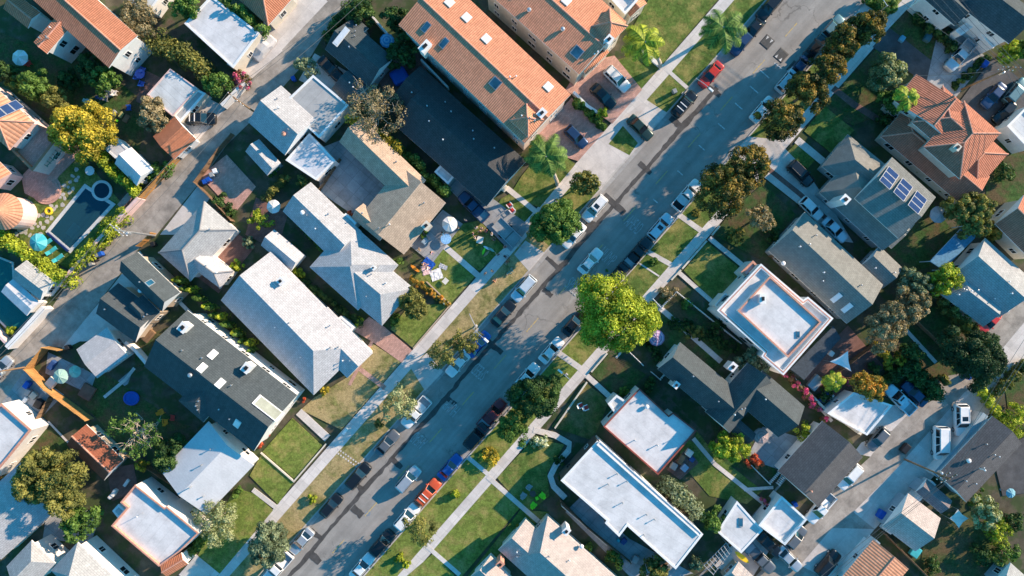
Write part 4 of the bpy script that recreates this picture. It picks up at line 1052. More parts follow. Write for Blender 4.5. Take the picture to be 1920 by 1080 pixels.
lawn([(492, 847), (548, 784), (604, 836), (553, 899)], GRASS_L); lawn([(468, 892), (491, 850), (551, 903), (521, 946)], GRASS_L, YZ + .002); lawn([(366, 1050), (440, 916), (478, 926), (512, 957), (400, 1090)], GRASS_L, YZ + .004)
ground('path', ribbon([(474, 918), (518, 952)], 9), Z2, WALK, .1); drive([(335, 1078), (368, 1040), (412, 1076), (380, 1100)])
# ---- south-east side
for p, w in (([(1272, 402), (1314, 432)], 10), ([(1204, 466), (1258, 496)], 9), ([(1199, 494), (1236, 518)], 3), ([(1042, 658), (1090, 692)], 11), ([(878, 858), (916, 890)], 8)): ground('path', ribbon(p, w), Z1, WALK, .1)
drive([(1378, 286), (1404, 256), (1462, 262), (1440, 310), (1416, 322)]); drive([(1562, 68), (1622, 8), (1650, 28), (1600, 84)])
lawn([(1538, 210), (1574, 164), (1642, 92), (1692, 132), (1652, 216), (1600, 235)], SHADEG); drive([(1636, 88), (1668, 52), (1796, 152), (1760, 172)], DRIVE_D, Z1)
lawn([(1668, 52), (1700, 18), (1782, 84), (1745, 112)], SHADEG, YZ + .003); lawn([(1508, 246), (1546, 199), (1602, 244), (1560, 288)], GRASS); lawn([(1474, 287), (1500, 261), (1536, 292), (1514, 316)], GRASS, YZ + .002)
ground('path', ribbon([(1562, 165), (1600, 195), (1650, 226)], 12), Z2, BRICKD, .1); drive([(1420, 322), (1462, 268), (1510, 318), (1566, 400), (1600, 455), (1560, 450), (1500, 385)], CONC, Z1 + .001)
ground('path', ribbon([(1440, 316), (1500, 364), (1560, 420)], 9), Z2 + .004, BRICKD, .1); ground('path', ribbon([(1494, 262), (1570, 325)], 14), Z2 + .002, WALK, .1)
drive([(1755, 75), (1800, 60), (1852, 110), (1790, 185), (1738, 150)], PATIO, Z1 + .004); drive([(1800, 190), (1860, 110), (1960, 180), (1900, 260)], DRIVE_D, Z1 + .006)  # darker paving: the shade on these drives is put into their colour
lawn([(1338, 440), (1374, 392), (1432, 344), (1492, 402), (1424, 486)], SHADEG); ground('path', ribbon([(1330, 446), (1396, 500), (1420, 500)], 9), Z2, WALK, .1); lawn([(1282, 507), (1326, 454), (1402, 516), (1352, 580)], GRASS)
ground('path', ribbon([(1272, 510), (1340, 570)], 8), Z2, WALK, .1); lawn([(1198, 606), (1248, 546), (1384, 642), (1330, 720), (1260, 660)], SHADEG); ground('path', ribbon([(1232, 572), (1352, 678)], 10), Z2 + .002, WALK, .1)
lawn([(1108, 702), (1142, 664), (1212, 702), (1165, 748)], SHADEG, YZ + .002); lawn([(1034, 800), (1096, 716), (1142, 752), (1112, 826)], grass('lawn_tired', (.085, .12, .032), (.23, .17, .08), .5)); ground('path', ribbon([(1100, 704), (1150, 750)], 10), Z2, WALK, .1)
lawn([(932, 896), (1002, 822), (1058, 834), (1026, 886), (1030, 930), (990, 962)], GRASS); ground('path', ribbon([(1000, 806), (1040, 816), (1068, 832), (1066, 845), (1042, 872), (1032, 893), (1038, 912), (1060, 934)], 11), Z2, WALK, .1)
lawn([(812, 1032), (922, 906), (974, 953), (862, 1086)], GRASS_L); ground('path', ribbon([(914, 894), (1010, 978)], 9), Z2, WALK, .1); ground('path', ribbon([(800, 1024), (862, 1078)], 8), Z2, WALK, .1); lawn([(745, 1095), (812, 1038), (852, 1078), (840, 1100)], GRASS_L, YZ + .003)
lawn([(870, 1090), (976, 956), (1030, 960), (940, 1040)], GRASS, YZ + .005)
# back yards
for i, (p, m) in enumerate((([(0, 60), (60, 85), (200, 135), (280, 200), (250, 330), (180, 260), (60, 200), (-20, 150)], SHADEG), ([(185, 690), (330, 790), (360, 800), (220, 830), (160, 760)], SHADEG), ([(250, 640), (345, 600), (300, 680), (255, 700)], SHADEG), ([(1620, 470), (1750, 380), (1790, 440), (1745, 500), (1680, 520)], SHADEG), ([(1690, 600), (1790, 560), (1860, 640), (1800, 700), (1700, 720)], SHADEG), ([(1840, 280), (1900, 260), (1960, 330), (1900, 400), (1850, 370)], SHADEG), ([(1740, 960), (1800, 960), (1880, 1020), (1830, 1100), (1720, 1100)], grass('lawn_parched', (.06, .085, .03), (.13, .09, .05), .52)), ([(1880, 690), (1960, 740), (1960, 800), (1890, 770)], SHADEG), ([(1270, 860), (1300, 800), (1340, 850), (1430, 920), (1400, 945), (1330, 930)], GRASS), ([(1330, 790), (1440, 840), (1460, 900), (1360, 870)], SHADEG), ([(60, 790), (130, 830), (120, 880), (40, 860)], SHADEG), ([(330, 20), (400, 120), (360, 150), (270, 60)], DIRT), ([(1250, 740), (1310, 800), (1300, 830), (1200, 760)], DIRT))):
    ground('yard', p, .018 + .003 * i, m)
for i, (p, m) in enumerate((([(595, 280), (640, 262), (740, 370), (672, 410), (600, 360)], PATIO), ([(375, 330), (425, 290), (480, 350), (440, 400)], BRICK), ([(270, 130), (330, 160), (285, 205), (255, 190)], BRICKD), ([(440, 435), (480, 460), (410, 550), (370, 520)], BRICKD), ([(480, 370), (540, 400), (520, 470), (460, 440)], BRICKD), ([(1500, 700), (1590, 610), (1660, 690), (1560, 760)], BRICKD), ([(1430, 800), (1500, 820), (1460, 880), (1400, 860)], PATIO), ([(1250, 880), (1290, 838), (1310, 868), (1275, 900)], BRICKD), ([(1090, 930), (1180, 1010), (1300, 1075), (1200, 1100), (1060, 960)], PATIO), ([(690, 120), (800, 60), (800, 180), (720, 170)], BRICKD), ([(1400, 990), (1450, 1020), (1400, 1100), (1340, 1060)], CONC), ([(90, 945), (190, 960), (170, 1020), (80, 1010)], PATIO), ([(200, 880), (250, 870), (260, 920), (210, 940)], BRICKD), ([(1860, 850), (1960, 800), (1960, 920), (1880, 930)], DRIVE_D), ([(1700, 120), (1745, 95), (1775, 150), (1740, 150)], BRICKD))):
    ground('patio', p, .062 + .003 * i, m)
for p, w in (([(195, 745), (235, 712), (252, 690)], 6), ([(90, 790), (130, 832)], 4), ([(1660, 600), (1700, 620), (1755, 680)], 7), ([(1300, 822), (1340, 870), (1400, 918), (1440, 950)], 8), ([(1395, 918), (1450, 914)], 6), ([(1130, 700), (1165, 660)], 4), ([(330, 560), (380, 610)], 7), ([(1480, 700), (1560, 790)], 6)): ground('path', ribbon(p, w), .115, WALK)
# ---------------------------------------------------------------- houses (plan corners; eave height; rise; hips)
h = House('long two-storey townhouse with orange tile roof and blue skylights, beside the dark-roofed house', WALL_P, TILE_P, [((747, 46), (984, 269), (1065, 172), 8.4, .8), ((956, 226), (990, 258), (1019, 222), 9.0, 1.3, 1, 1)])
for x, y in ((799, 51), (833, 81)): h.sky(x, y, .9, 1.6)
h.sky(929, 156, 1.5, 1.5)
for x, y in ((843, 5), (875, 33), (912, 73), (1028, 163)): h.sky(x, y, 1.2, 1.2, True)
h.chim(797, 87, 1.0, 1.7, .9); h.chim(1016, 212, .9, 1.2, .7); h.auto_vents(5)
h = House('two-storey orange tile townhouse with a corner tower roof, behind the white car drive', WALL_C, TILE_P, [((905, -22), (1086, 140), (1176, 42), 7.8, .8), ((1108, 50), (1142, 84), (1176, 48), 8.4, 1.4, 1, 1), ((1098, 140), (1142, 98), (1132, 88), 3.0, .5)])
h.sky(1082, 98, 1.6, 1.6); h.sky(1062, 2, 1.2, 1.2, True); h.chim(1142, 74, .9, 1.1, .7); h.turb(1055, 56); h.turb(992, 20); h.auto_vents(4)
House('cream flat-roofed building with a small orange tile porch at the top edge', WALL_C, TILE_P, [((1172, 20), (1182, 32), (1208, 0), 4.2, .7)], [dict(p=[(1128, -22), (1172, 26), (1196, 0), (1152, -50)], z=5.2, mat=WHITE_R)])
h = House('dark charcoal shingle house in the shadow of the long orange townhouse', WALL_G, SH_BLACK, [((738, 233), (912, 387), (986, 301), 3.8, 1.7), ((737, 180), (812, 248), (862, 190), 3.4, 1.0)], [dict(p=[(815, 322), (828, 308), (852, 330), (840, 345)], z=2.7, par=.1, mat=BLUE_R)]); h.auto_vents(9)
h = House('tan shingle house with a crossing gable beside the white umbrella yard', WALL_T, SH_TAN, [((636, 266), (756, 382), (798, 337), 3.4, 1.5), ((836, 380), (757, 477), (672, 408), 3.5, 1.9), ((659, 408), (712, 452), (734, 425), 3.2, 1.2)]); h.chim(799, 423, .9, 1.1, 1.2, WALL_C); h.auto_vents(5)
h = House('pale grey hipped bungalow with a long rear wing, left of the tan shingle house', WALL_W, SH_LIGHT, [((530, 396), (625, 488), (676, 432), 3.3, 1.5), ((671, 582), (747, 497), (656, 416), 3.4, 1.8, .9, .9), ((640, 547), (716, 611), (776, 541), 3.3, 1.6, 0, .8)], [dict(p=[(640, 408), (648, 400), (668, 418), (660, 427)], z=3.1, par=.08, mat=BLUE_R)])
h.turb(568, 399, WHITEP); h.chim(700, 502, .5, .5, .8); h.auto_vents(7)
House('small gabled garage with half pale half blue-grey roof between the bungalows', WALL_W, SH_WHITE, [((489, 460), (546, 508), (573, 480), 2.8, 1.0)], name='garage', cat='garage')
h = House('large pale grey bungalow with a white hip face, next to the brick driveway', WALL_W, SH_WHITE, [((414, 563), (588, 741), (676, 643), 3.4, 2.15, 0, .85), ((566, 622), (651, 709), (698, 661), 3.32, 1.05)], [dict(p=[(629, 600), (639, 593), (664, 614), (655, 624)], z=2.8, par=.05, mat=WHITE_R)])
h.chim(526, 527, .9, .9, 1.0); h.auto_vents(8)
h = House('grey pyramid-roofed house with a small hipped porch beside the left alley', WALL_W, SH_SILVER, [((443, 431), (357, 527), (297, 474), 3.3, 1.9, 1, 1), ((362, 503), (413, 541), (441, 511), 3.2, 1.4, 0, 1, SH_WHITE)], caps=SH_WHITE)
h.auto_vents(3)
h = House('charcoal shingle house with two gables and white gutters in the alley bend', WALL_T, SH_DARK, [((224, 508), (304, 584), (338, 548), 4.6, 1.8), ((180, 588), (254, 642), (301, 588), 3.5, 1.6), ((300, 585), (268, 553), (240, 585), 4.2, 1.1, .9, 0)]); h.auto_vents(4); h.sky(281, 531, .9, 1.2); h.turb(265, 545, WHITEP)
House('small white garage with a nearly flat two-fold roof by the sage umbrellas', WALL_W, SH_WHITE, [((182, 709), (240, 667), (189, 622), 3.0, .45)], name='garage', cat='garage')
h = House('large two-storey slate-grey roofed house with two white chimneys and three skylights', WALL_W, SH_DARK, [((270, 687), (476, 846), (567, 748), 6.0, 2.6), ((381, 792), (422, 745), (376, 704), 5.9, 1.7, .9, 0)], windows=True)
h.sky(503, 766, 4.6, 1.7, True, M('pale_deck', (.36, .37, .30), .15)); h.chim(343, 614, 1.1, 1.3, 1.2); h.chim(462, 690, 1.1, 1.3, 1.3)  # the wide pale box stands for a roof balcony, not a skylight
for x, y in ((399, 665), (379, 690), (413, 719), (445, 794)): h.sky(x, y, 1.0, 1.4, True)
h.turb(358, 703); h.auto_vents(8)
h = House('house with a pale sheet-metal gable roof beside the slate two-storey house', WALL_W, METAL, [((387, 965), (476, 872), (388, 793), 4.0, 1.3)]); h.auto_vents(3); h.vent(360, 912, .08, .9)
h = House('white flat-roofed house with tile coping and a red tile porch', WALL_W, TILE_O, [((300, 1060), (340, 1036), (352, 1058), 3.4, .5)], [dict(p=[(253, 910), (308, 953), (312, 950), (372, 1000), (337, 1034), (298, 1062), (209, 986), (238, 952), (226, 942)], z=4.4, par=.5, iw=.18, cap=CAPT), dict(p=[(211, 958), (222, 946), (236, 958), (222, 972)], z=3.0, par=.05, mat=BLUE_R)]); h.vent(268, 962, .04, 1.6)
House('blue-grey hipped house half hidden by the big olive tree at the left edge', WALL_W, SH_LIGHT, [((2, 1049), (117, 945), (24, 880), 3.6, 1.8, 0, .8)])
h = House('grey shingle house with two roofs and tall white side walls at the lower left corner', WALL_W, SH_SILVER, [((57, 1105), (104, 1056), (58, 1014), 4.6, 1.3, 0, .5), ((95, 1070), (190, 1160), (240, 1106), 4.8, 2.0, 1, 1)])
House('white flat-roofed house with tile edging and a tall bright wall at the left edge', WALL_W, None, (), [dict(p=[(-60, 808), (2, 757), (58, 806), (16, 858), (-20, 900)], z=4.0, par=.4, cap=CAPT)])
h = House('garage with a rust tile roof beside the twisted oak', WALL_T, shingle('shingle_rust', (.30, .105, .06)), [((125, 834), (195, 901), (229, 860), 2.9, 1.0)], name='garage', cat='garage', caps=CAPT)
House('small white pool cabana roof beside the turquoise pool', WALL_W, CORR, [((2, 547), (50, 592), (72, 566), 2.7, .35)], name='pool_cabana', cat='cabana')
House('blue-grey gabled shed behind the pool hedge', WALL_W, SH_GREY, [((23, 522), (76, 563), (101, 528), 3.0, .9)], name='shed', cat='shed')
h = House('pink mansion with barrel tile roof and solar panels at the left edge', WALL_K, TILE_S, [((-82, 192), (18, 281), (64, 229), 6.0, 1.9, 0, 1), ((-40, 330), (-12, 358), (18, 322), 3.6, 1.0)], [dict(p=[(22, 282), (62, 230), (112, 252), (60, 320)], z=3.3, par=.8, mat=BRICK, cap=TILE_S)], trim=TRIM_P)
h.pv(14, 206, 3, 1.7, 1.3, 0.0, 0)
m = MB(); c = W(5, 396, 4.2); c.z = 0; t = thing('round_tower', 'round pink tower with a radial clay tile cone roof at the left edge', 'tower', c)
m.lathe(c, [(2.5, -.05), (2.5, 3.9)], 28); m.build('wall', WALL_K, t); m = MB()
for k in range(28):
    a0, a1 = 2 * math.pi * k / 28, 2 * math.pi * (k + 1) / 28; P3 = lambda a, r, z: (c.x + r * math.cos(a), c.y + r * math.sin(a), z)
    m.face([P3(a0, 2.85, 3.8), P3(a1, 2.85, 3.8), P3(a1, .15, 5.5), P3(a0, .15, 5.5)], 0, [(k * .62, 0), (k * .62 + .62, 0), (k * .62 + .34, 3), (k * .62 + .28, 3)])
m.face([P3(2 * math.pi * k / 28, 2.85, 3.8) for k in range(28)][::-1], 1); r = m.build('roof', [TILE_S, TRIM_P], t); m = MB(); m.lathe((c.x, c.y, 5.42), [(.3, 0), (.2, .2), (.05, .5)], 10); m.build('finial', CAPT, r)
h = House('white two-storey house with orange tile roof at the top left corner', WALL_W, TILE_O, [((20, -38), (204, 127), (258, 67), 6.2, .62), ((88, 101), (129, 54), (104, 32), 5.9, .35), ((6, 16), (52, 53), (76, 24), 4.2, .5)]); h.auto_vents(4)
House('garage with a blue-white membrane roof edged in red, behind the black car', WALL_C, None, (), [dict(p=[(276, 177), (319, 129), (370, 166), (323, 217)], z=2.8, par=.12, iw=.12, mat=BLUE_R, cap=TRIM_P), dict(p=[(325, 216), (370, 168), (385, 175), (338, 228)], z=2.4, par=.08, mat=GREYFLAT)], name='garage', cat='garage')
House('white flat garage roof with tree shadow along its right side at the top', WALL_C, None, (), [dict(p=[(346, 44), (396, -8), (486, 62), (437, 127)], z=3.2, par=.12, mat=WHITE_R, cap=TRIM)], name='garage', cat='garage')
House('orange tile hipped roof above the alley entrance at the top', WALL_C, TILE_O, [((440, -8), (503, 48), (552, -8), 3.4, 1.6, 0, 1)])
House('pale flat-roofed outbuilding cut by the top edge near the grey shrub', WALL_W, None, (), [dict(p=[(222, -14), (262, 16), (282, 18), (318, -30)], z=3.2, par=.1, mat=BLUE_R)], name='outbuilding', cat='outbuilding')
House('small terracotta roofed garage with a white front at the alley', WALL_W, RUST, [((327, 299), (368, 261), (322, 223), 2.8, .8, shingle('shingle_terracotta', (.50, .19, .10)))], name='garage', cat='garage')
h = House('white and blue-grey gabled house with a flat wing and patio cover by the left alley', WALL_W, SH_LIGHT, [((465, 229), (534, 291), (596, 222), 3.6, 1.6)], [dict(p=[(587, 141), (653, 197), (598, 258), (530, 195)], z=3.75, par=.14, mat=GREYFLAT), dict(p=[(536, 300), (580, 250), (628, 301), (592, 337)], z=3.0, par=.06, mat=CORR)]); h.auto_vents(3); h.turb(533, 252, CAPT)
House('small blue-grey gabled shed in the shade behind the white alley house', WALL_B, SH_LIGHT, [((460, 284), (501, 329), (524, 303), 2.6, .7)], name='shed', cat='shed')
h = House('dark shingle house wholly in shade beside the blue striped umbrella', WALL_G, SH_DARK, [((609, 92), (692, 163), (738, 108), 3.6, 1.4), ((622, 166), (657, 199), (695, 156), 3.0, .7), ((640, 60), (664, 82), (690, 52), 3.2, .6)]); h.sky(640, 69, .9, 3.2, True); h.auto_vents(6)  # long white box stands for a sunlit bit of parapet, not a skylight
# ---- south-east side
h = House('grey gabled house with a sunlit right slope, behind the white flat-roofed house', WALL_G, SH_SAGE, [((1441, 470), (1588, 607), (1655, 533), 3.5, 1.9), ((1612, 500), (1655, 541), (1690, 500), 2.8, 1.0)]); h.sky(1568, 558, .8, 1.7, True); h.sky(1588, 577, .8, 1.7, True); h.turb(1467, 494, WHITEP); h.auto_vents(8)
h = House('sage grey house with three tilted rows of solar panels', WALL_G, SH_SAGE, [((1602, 372), (1684, 447), (1753, 368), 6.0, 1.0), ((1536, 361), (1655, 470), (1716, 402), 3.3, 2.1, .9, 0), ((1541, 312), (1618, 374), (1665, 312), 3.2, 1.6, .9, .5), ((1655, 450), (1672, 466), (1716, 420), 3.0, .5)], windows=True)
for x, y in ((1664, 335), (1690, 357), (1717, 381)): h.pv(x, y, 3, 2.1, 1.1, .12, math.pi)
h.chim(1585, 374, 1.1, 1.1, 3.2); h.turb(1708, 340, WHITEP)
h = House('large house of stacked hipped orange tile roofs at the upper right', WALL_C, TILE_R, [((1677, 189), (1718, 139), (1840, 246), 5.35, 1.35), ((1709, 229), (1788, 297), (1846, 228), 5.9, 1.05, 1, 0), ((1800, 336), (1876, 250), (1808, 189), 6.2, 1.3, 1, 1), ((1651, 256), (1808, 388), (1855, 330), 3.0, 1.0, 1, 0), ((1831, 356), (1890, 289), (1830, 236), 3.2, 1.0, .9, .9)]); h.chim(1795, 276, .8, .8, .8, WALL_C)
House('dark slate roofed house with a white flat porch at the top right corner', WALL_W, SH_DARK, [((1792, 6), (1892, 82), (1938, 20), 5.6, 1.8, 1, 0), ((1728, -6), (1790, 48), (1818, 16), 5.2, 1.4)], [dict(p=[(1824, 45), (1838, 37), (1879, 70), (1862, 90)], z=2.9, par=.08, mat=BLUE_R), dict(p=[(1792, 57), (1818, 38), (1828, 48), (1802, 66)], z=3.0, par=.08, mat=WHITE_R)])
House('pale blue-white flat building at the right edge under the wires', WALL_W, None, (), [dict(p=[(1889, 236), (1926, 199), (1968, 240), (1930, 280)], z=3.4, par=.4, mat=BLUE_R)], name='outbuilding', cat='outbuilding')
House('orange tile roof cut by the right edge beside the tall yellow-edged tree', WALL_C, TILE_R, [((1866, 420), (1938, 492), (1986, 432), 4.2, 1.5)])
h = House('blue-grey hipped house behind the lattice pergola on the right', WALL_W, SH_GREY, [((1784, 517), (1872, 596), (1932, 522), 3.4, 2.0), ((1766, 553), (1844, 613), (1884, 568), 3.1, 1.3, .9, 0)]); h.auto_vents(8)
h = House('white two-level flat-roofed house with orange tile parapets', WALL_W, None, (), [dict(p=[(1345, 582), (1427, 495), (1506, 563), (1515, 557), (1562, 597), (1469, 703), (1428, 668), (1433, 660)], z=5.2, par=.5, cap=TRIM, iw=.5, line=CAPT), dict(p=[(1384, 583), (1444, 518), (1540, 604), (1478, 670)], z=5.9, par=.45, cap=CAPT, iw=.2, mat=WHITE_R), dict(p=[(1341, 572), (1360, 550), (1368, 560), (1349, 580)], z=3.4, par=.4, line=CAPT), dict(p=[(1390, 510), (1412, 489), (1420, 497), (1400, 520)], z=3.4, par=.4, cap=CAPT)])
h.chim(1430, 560, .8, 1.3, 1.0); h.sky(1496, 627, .5, 1.0)
h = House('dark slate cottage with a windowed white gable facing the street and crossing roofs', WALL_W, SH_DARK, [((1233, 692), (1362, 800), (1405, 750), 4.2, 2.3), ((1368, 812), (1448, 720), (1402, 680), 4.4, 2.4), ((1380, 752), (1459, 820), (1510, 763), 4.1, 2.3), ((1368, 806), (1400, 834), (1416, 812), 3.0, .8)]); h.chim(1268, 722, .7, .9, 1.6); h.chim(1374, 688, .9, 1.2, .9); h.auto_vents(6)
h.root.name = 'cottage'
h = House('white flat-roofed house edged in red with a small white porch', WALL_W, None, (), [dict(p=[(1132, 800), (1199, 729), (1254, 780), (1262, 774), (1306, 808), (1234, 890)], z=3.6, par=.3, iw=.16, cap=M('red_coping', (.30, .08, .06), .2), mat=WHITE_R), dict(p=[(1140, 757), (1156, 741), (1176, 754), (1154, 776)], z=3.2, par=.3, mat=BLUE_R)]); h.vent(1190, 825); h.vent(1232, 834); h.turb(1212, 762, WHITEP)
h = House('long white flat-roofed building with dark fascia, tallest along its right side', WALL_D, None, (), [dict(p=[(1052, 901), (1120, 827), (1318, 1002), (1267, 1067), (1176, 986), (1161, 1006), (1135, 981), (1138, 976)], z=4.4, par=.1, cap=TRIM, mat=WHITE_R)])
h.add_flat(WALL_W, p=[(1119, 834), (1125, 828), (1316, 1000), (1311, 1005)], z=4.7, par=.1, iw=.1, mat=WHITE_R)
for x, y in ((1157, 888), (1140, 907), (1175, 902), (1167, 942), (1212, 964), (1227, 973), (1207, 1002)): h.vent(x, y, .06, .5, STEEL)
h = House('beige shingle house with a hipped front at the bottom edge', WALL_C, SH_BEIGE, [((956, 1048), (1100, 1176), (1171, 1096), 3.6, 2.0, .5, 0), ((934, 1031), (1008, 1098), (1058, 1040), 3.3, 1.3)]); h.chim(1062, 996, .8, 1.0, 1.3); h.turb(1090, 1023, WHITEP); h.auto_vents(4)
House('small grey shingle house with a brick chimney cut by the bottom edge', WALL_W, SH_BEIGE, [((881, 1082), (926, 1126), (962, 1084), 3.2, 1.2)]).chim(938, 1058, .8, .9, 1.3, CAPT)
h = House('white flat garage with one roof light beside the round green tree', WALL_W, None, (), [dict(p=[(1345, 997), (1382, 940), (1430, 994), (1390, 1037)], z=2.9, par=.08, mat=WHITE_R)], name='garage', cat='garage'); h.sky(1389, 979, .6, 1.4)
House('white garage with raised parapet walls beside the magenta bush', WALL_W, None, (), [dict(p=[(1423, 985), (1466, 931), (1513, 974), (1472, 1022)], z=2.9, par=.5, mat=WHITE_R)], name='garage', cat='garage')
h = House('grey gabled garage with its ridge along the right alley', WALL_W, SH_SAGE, [((1534, 951), (1618, 857), (1539, 793), 3.3, 1.9, SH_PURP)], name='garage', cat='garage'); h.vent(1519, 920, .1, .5, CAPT)
House('white flat garage below the yellow-orange tree on the right alley', WALL_W, None, (), [dict(p=[(1552, 775), (1601, 736), (1673, 760), (1626, 816)], z=2.9, par=.3, mat=WHITE_R)], name='garage', cat='garage')
h = House('dark grey low gabled building beside the two white vehicles', WALL_B, SH_PURP, [((1812, 942), (1916, 832), (1862, 779), 3.6, 1.0)], name='outbuilding', cat='outbuilding'); h.turb(1814, 863, WHITEP); h.auto_vents(6); h.vent(1837, 878, .08, 1.2, WHITEP)
House('small plum-grey garage between the dark building and the tan gable', WALL_B, shingle('shingle_mauve', (.24, .20, .20)), [((1717, 922), (1765, 963), (1788, 941), 2.8, .5)], name='garage', cat='garage')
House('garage with half tan half plum-grey gable beside the right alley', WALL_B, SH_BEIGE, [((1655, 987), (1716, 1034), (1763, 971), 3.0, 1.4)], name='garage', cat='garage')
House('garage with bold striped barrel tile roof at the bottom right', WALL_W, tile('clay_tile_striped', (.66, .33, .2), .46), [((1646, 1136), (1704, 1067), (1637, 1012), 3.0, .9)], name='garage', cat='garage')
House('pale blue roof corner cut by the bottom right edge', WALL_B, SH_GREY, [((1862, 1092), (1900, 1126), (1934, 1090), 3.0, .9)])

House('white corrugated gable garage between the yellow-green hedge and the spiky shrubs', WALL_W, CORR, [((215, 307), (256, 348), (286, 316), 2.8, 1.0)], [dict(p=[(198, 280), (217, 258), (240, 280), (222, 302)], z=2.5, par=.06, mat=CORR)], name='garage', cat='garage')
House('tan roofed lean-to behind the surfboard at the bottom', WALL_T, SH_BEIGE, [((1352, 1086), (1402, 1136), (1428, 1096), 2.9, .8)], name='outbuilding', cat='outbuilding')
# ---------------------------------------------------------------- trees, hedges, shrubs
G1 = 'bronze street trees on the upper right pavement'
tree(160, 246, 55, 7.5, 'yellow', 'big golden yellow tree beside the pink mansion')
tree(265, 36, 36, 5.5, 'tan', 'dry olive-grey tree above the orange roof at the top left', dens=.8, leaf=.2)
hedge([(280, 76), (325, 92), (368, 118), (384, 138)], 46, 3.8, 'olive', 'tall loose hedge with orange tips behind the white house', leaf=.2)
tree(408, 159, 25, 4.5, 'green', 'round green tree beside the magenta bougainvillea')
shrub(453, 149, 19, 2.6, 'magenta', 'magenta bougainvillea spilling over the white alley wall', 'bougainvillea', 'bougainvillea')
tree(64, 160, 29, 5.5, 'green', 'green tree between the white umbrella and the pink mansion'); tree(108, 192, 24, 4.5, 'olive', 'dull olive tree left of the golden tree')
tree(200, 152, 26, 5.0, 'green', 'green tree with a pale centre in the shaded back yard'); tree(172, 128, 26, 4.5, 'dark', 'dark tree in the shade of the white house wall')
tree(289, 217, 29, 5.0, 'tan', 'brown-grey tree between the red-edged garage and the yard'); tree(16, 140, 22, 4.0, 'dark', 'dark tree under the left edge behind the white umbrella')
tree(130, 150, 18, 3.5, 'dark', 'small dark tree in the middle of the shaded left yard')
tree(352, 12, 27, 5.0, 'green', 'dense green tree left of the tree-shadowed white garage'); hedge([(412, -4), (452, 24), (498, 62)], 22, 4.6, 'green', 'clipped green hedge between the white garage and the orange hip roof')
tree(575, 127, 22, 3.6, 'grey', 'loose grey-green tree at the alley beside the covered dark car', leaf=.18, dens=.7)
hedge([(612, 70), (650, 20), (690, -6)], 26, 2.4, 'dark', 'dark shaded hedge along the alley at the top'); tree(676, 26, 26, 5.0, 'dark', 'dark tree at the top of the alley'); tree(742, 38, 24, 5.0, 'dark', 'dark tree left of the orange roof at the top')
tree(755, 100, 30, 5.0, 'dark', 'dark round tree between the blue umbrella and the orange roof')
tree(706, 208, 54, 7.5, 'tan', 'half bare eucalyptus with pale forked branches', dens=.3, leaf=.18, bark=BARK_P, branches=26)
hedge([(660, 236), (676, 232), (702, 252), (728, 268), (752, 284)], 30, 3.6, 'yellow', 'yellow-green hedge under the bare eucalyptus'); hedge([(735, 272), (770, 298), (808, 330), (842, 362)], 25, 3.4, 'green', 'long green hedge between the tan and the charcoal houses')
palm((1209, 78), (1238, 126), 7.5, 42, 'leaning palm with yellow-green fronds before the corner tower', 14, 'lime')
palm((1356, 52), (1348, 62), 9.0, 48, 'tall dark green palm beside the pavement at the top', 17, 'green', droop=1.2)
palm((1024, 292), (1045, 346), 7.5, 44, 'bushy palm with a pale leaning trunk beside the second brick drive', 26, 'green', droop=1.3)
shrub(1000, 284, 16, 1.6, 'orange', 'yellow-orange shrub at the foot of the corner turret'); hedge([(1080, 190), (1112, 220), (1132, 242)], 18, 1.4, 'green', 'low hedge between the two brick drives'); shrub(1130, 213, 12, 2.2, 'lime', 'round clipped shrub at the end of the drive hedge')
tree(1042, 417, 42, 6.0, 'green', 'dense round street tree on the left pavement near the pale sedan', leaf=.2, dens=1.3); tree(1094, 344, 25, 4.5, 'olive', 'small street tree in the grass beside the white drive')
for x, y, r, lb in ((1619, 54, 34, 'topmost of the bronze street trees, by the pavement lawn'), (1577, 84, 33, 'second bronze street tree from the top'), (1545, 130, 33, 'bronze street tree beside the parked pale suv roof'), (1514, 174, 37, 'bronze street tree right of the white parked car'), (1462, 226, 38, 'lowest of the five bronze street trees, in front of the concrete apron')):
    tree(x, y, r, 8.2, 'bronze', lb, group=G1, leaf=.21, dens=1.1)
tree(1372, 338, 64, 10.5, 'bronze', 'huge two-lobed bronze tree beside the white pickup', wide=[(1346, 362, .72), (1402, 312, .60), (1380, 345, .5)], leaf=.22)
tree(1152, 590, 71, 12.0, 'lime', 'giant bright yellow-green tree over the right kerb', leaf=.23, dens=1.15)
tree(1005, 743, 43, 9.0, 'dark', 'dark green round street tree below the white parked sedans', leaf=.19, dens=1.2); tree(963, 801, 31, 7.5, 'green', 'smaller green street tree beside the maroon pickup', leaf=.19)
shrub(918, 858, 20, 1.8, 'yellow', 'yellow-green shrub in the grass strip by the blue car'); tree(848, 652, 46, 6.0, 'olive', 'thin twin-lobed tree beside the white sedan on the left kerb', wide=[(880, 637, .55), (832, 664, .62), (856, 650, .4)], dens=.7, leaf=.19)
tree(750, 756, 32, 5.0, 'pale', 'sparse pale tree beside the white pickup truck', dens=.6, leaf=.19); shrub(711, 795, 9, 1.6, 'olive', 'little palm-like plant in the strip left of the white pickup')
tree(506, 1020, 38, 5.5, 'grey', 'grey-green round tree near the bottom of the left pavement', leaf=.2, dens=1.2); tree(408, 972, 44, 5.0, 'pale', 'dry pale spreading tree in front of the white tile-edged house', dens=.55, leaf=.18, bark=BARK_P, branches=14)
hedge([(352, 1042), (372, 1020), (384, 1004)], 18, 1.6, 'green', 'green shrubs at the front of the white tile-edged house'); hedge([(440, 930), (455, 912)], 12, 1.2, 'green', 'small green shrubs at the corner of the metal roof')
tree(790, 990, 30, 6.5, 'olive', 'sparse dark tree beside the white car with a sunroof', dens=.6, leaf=.19)
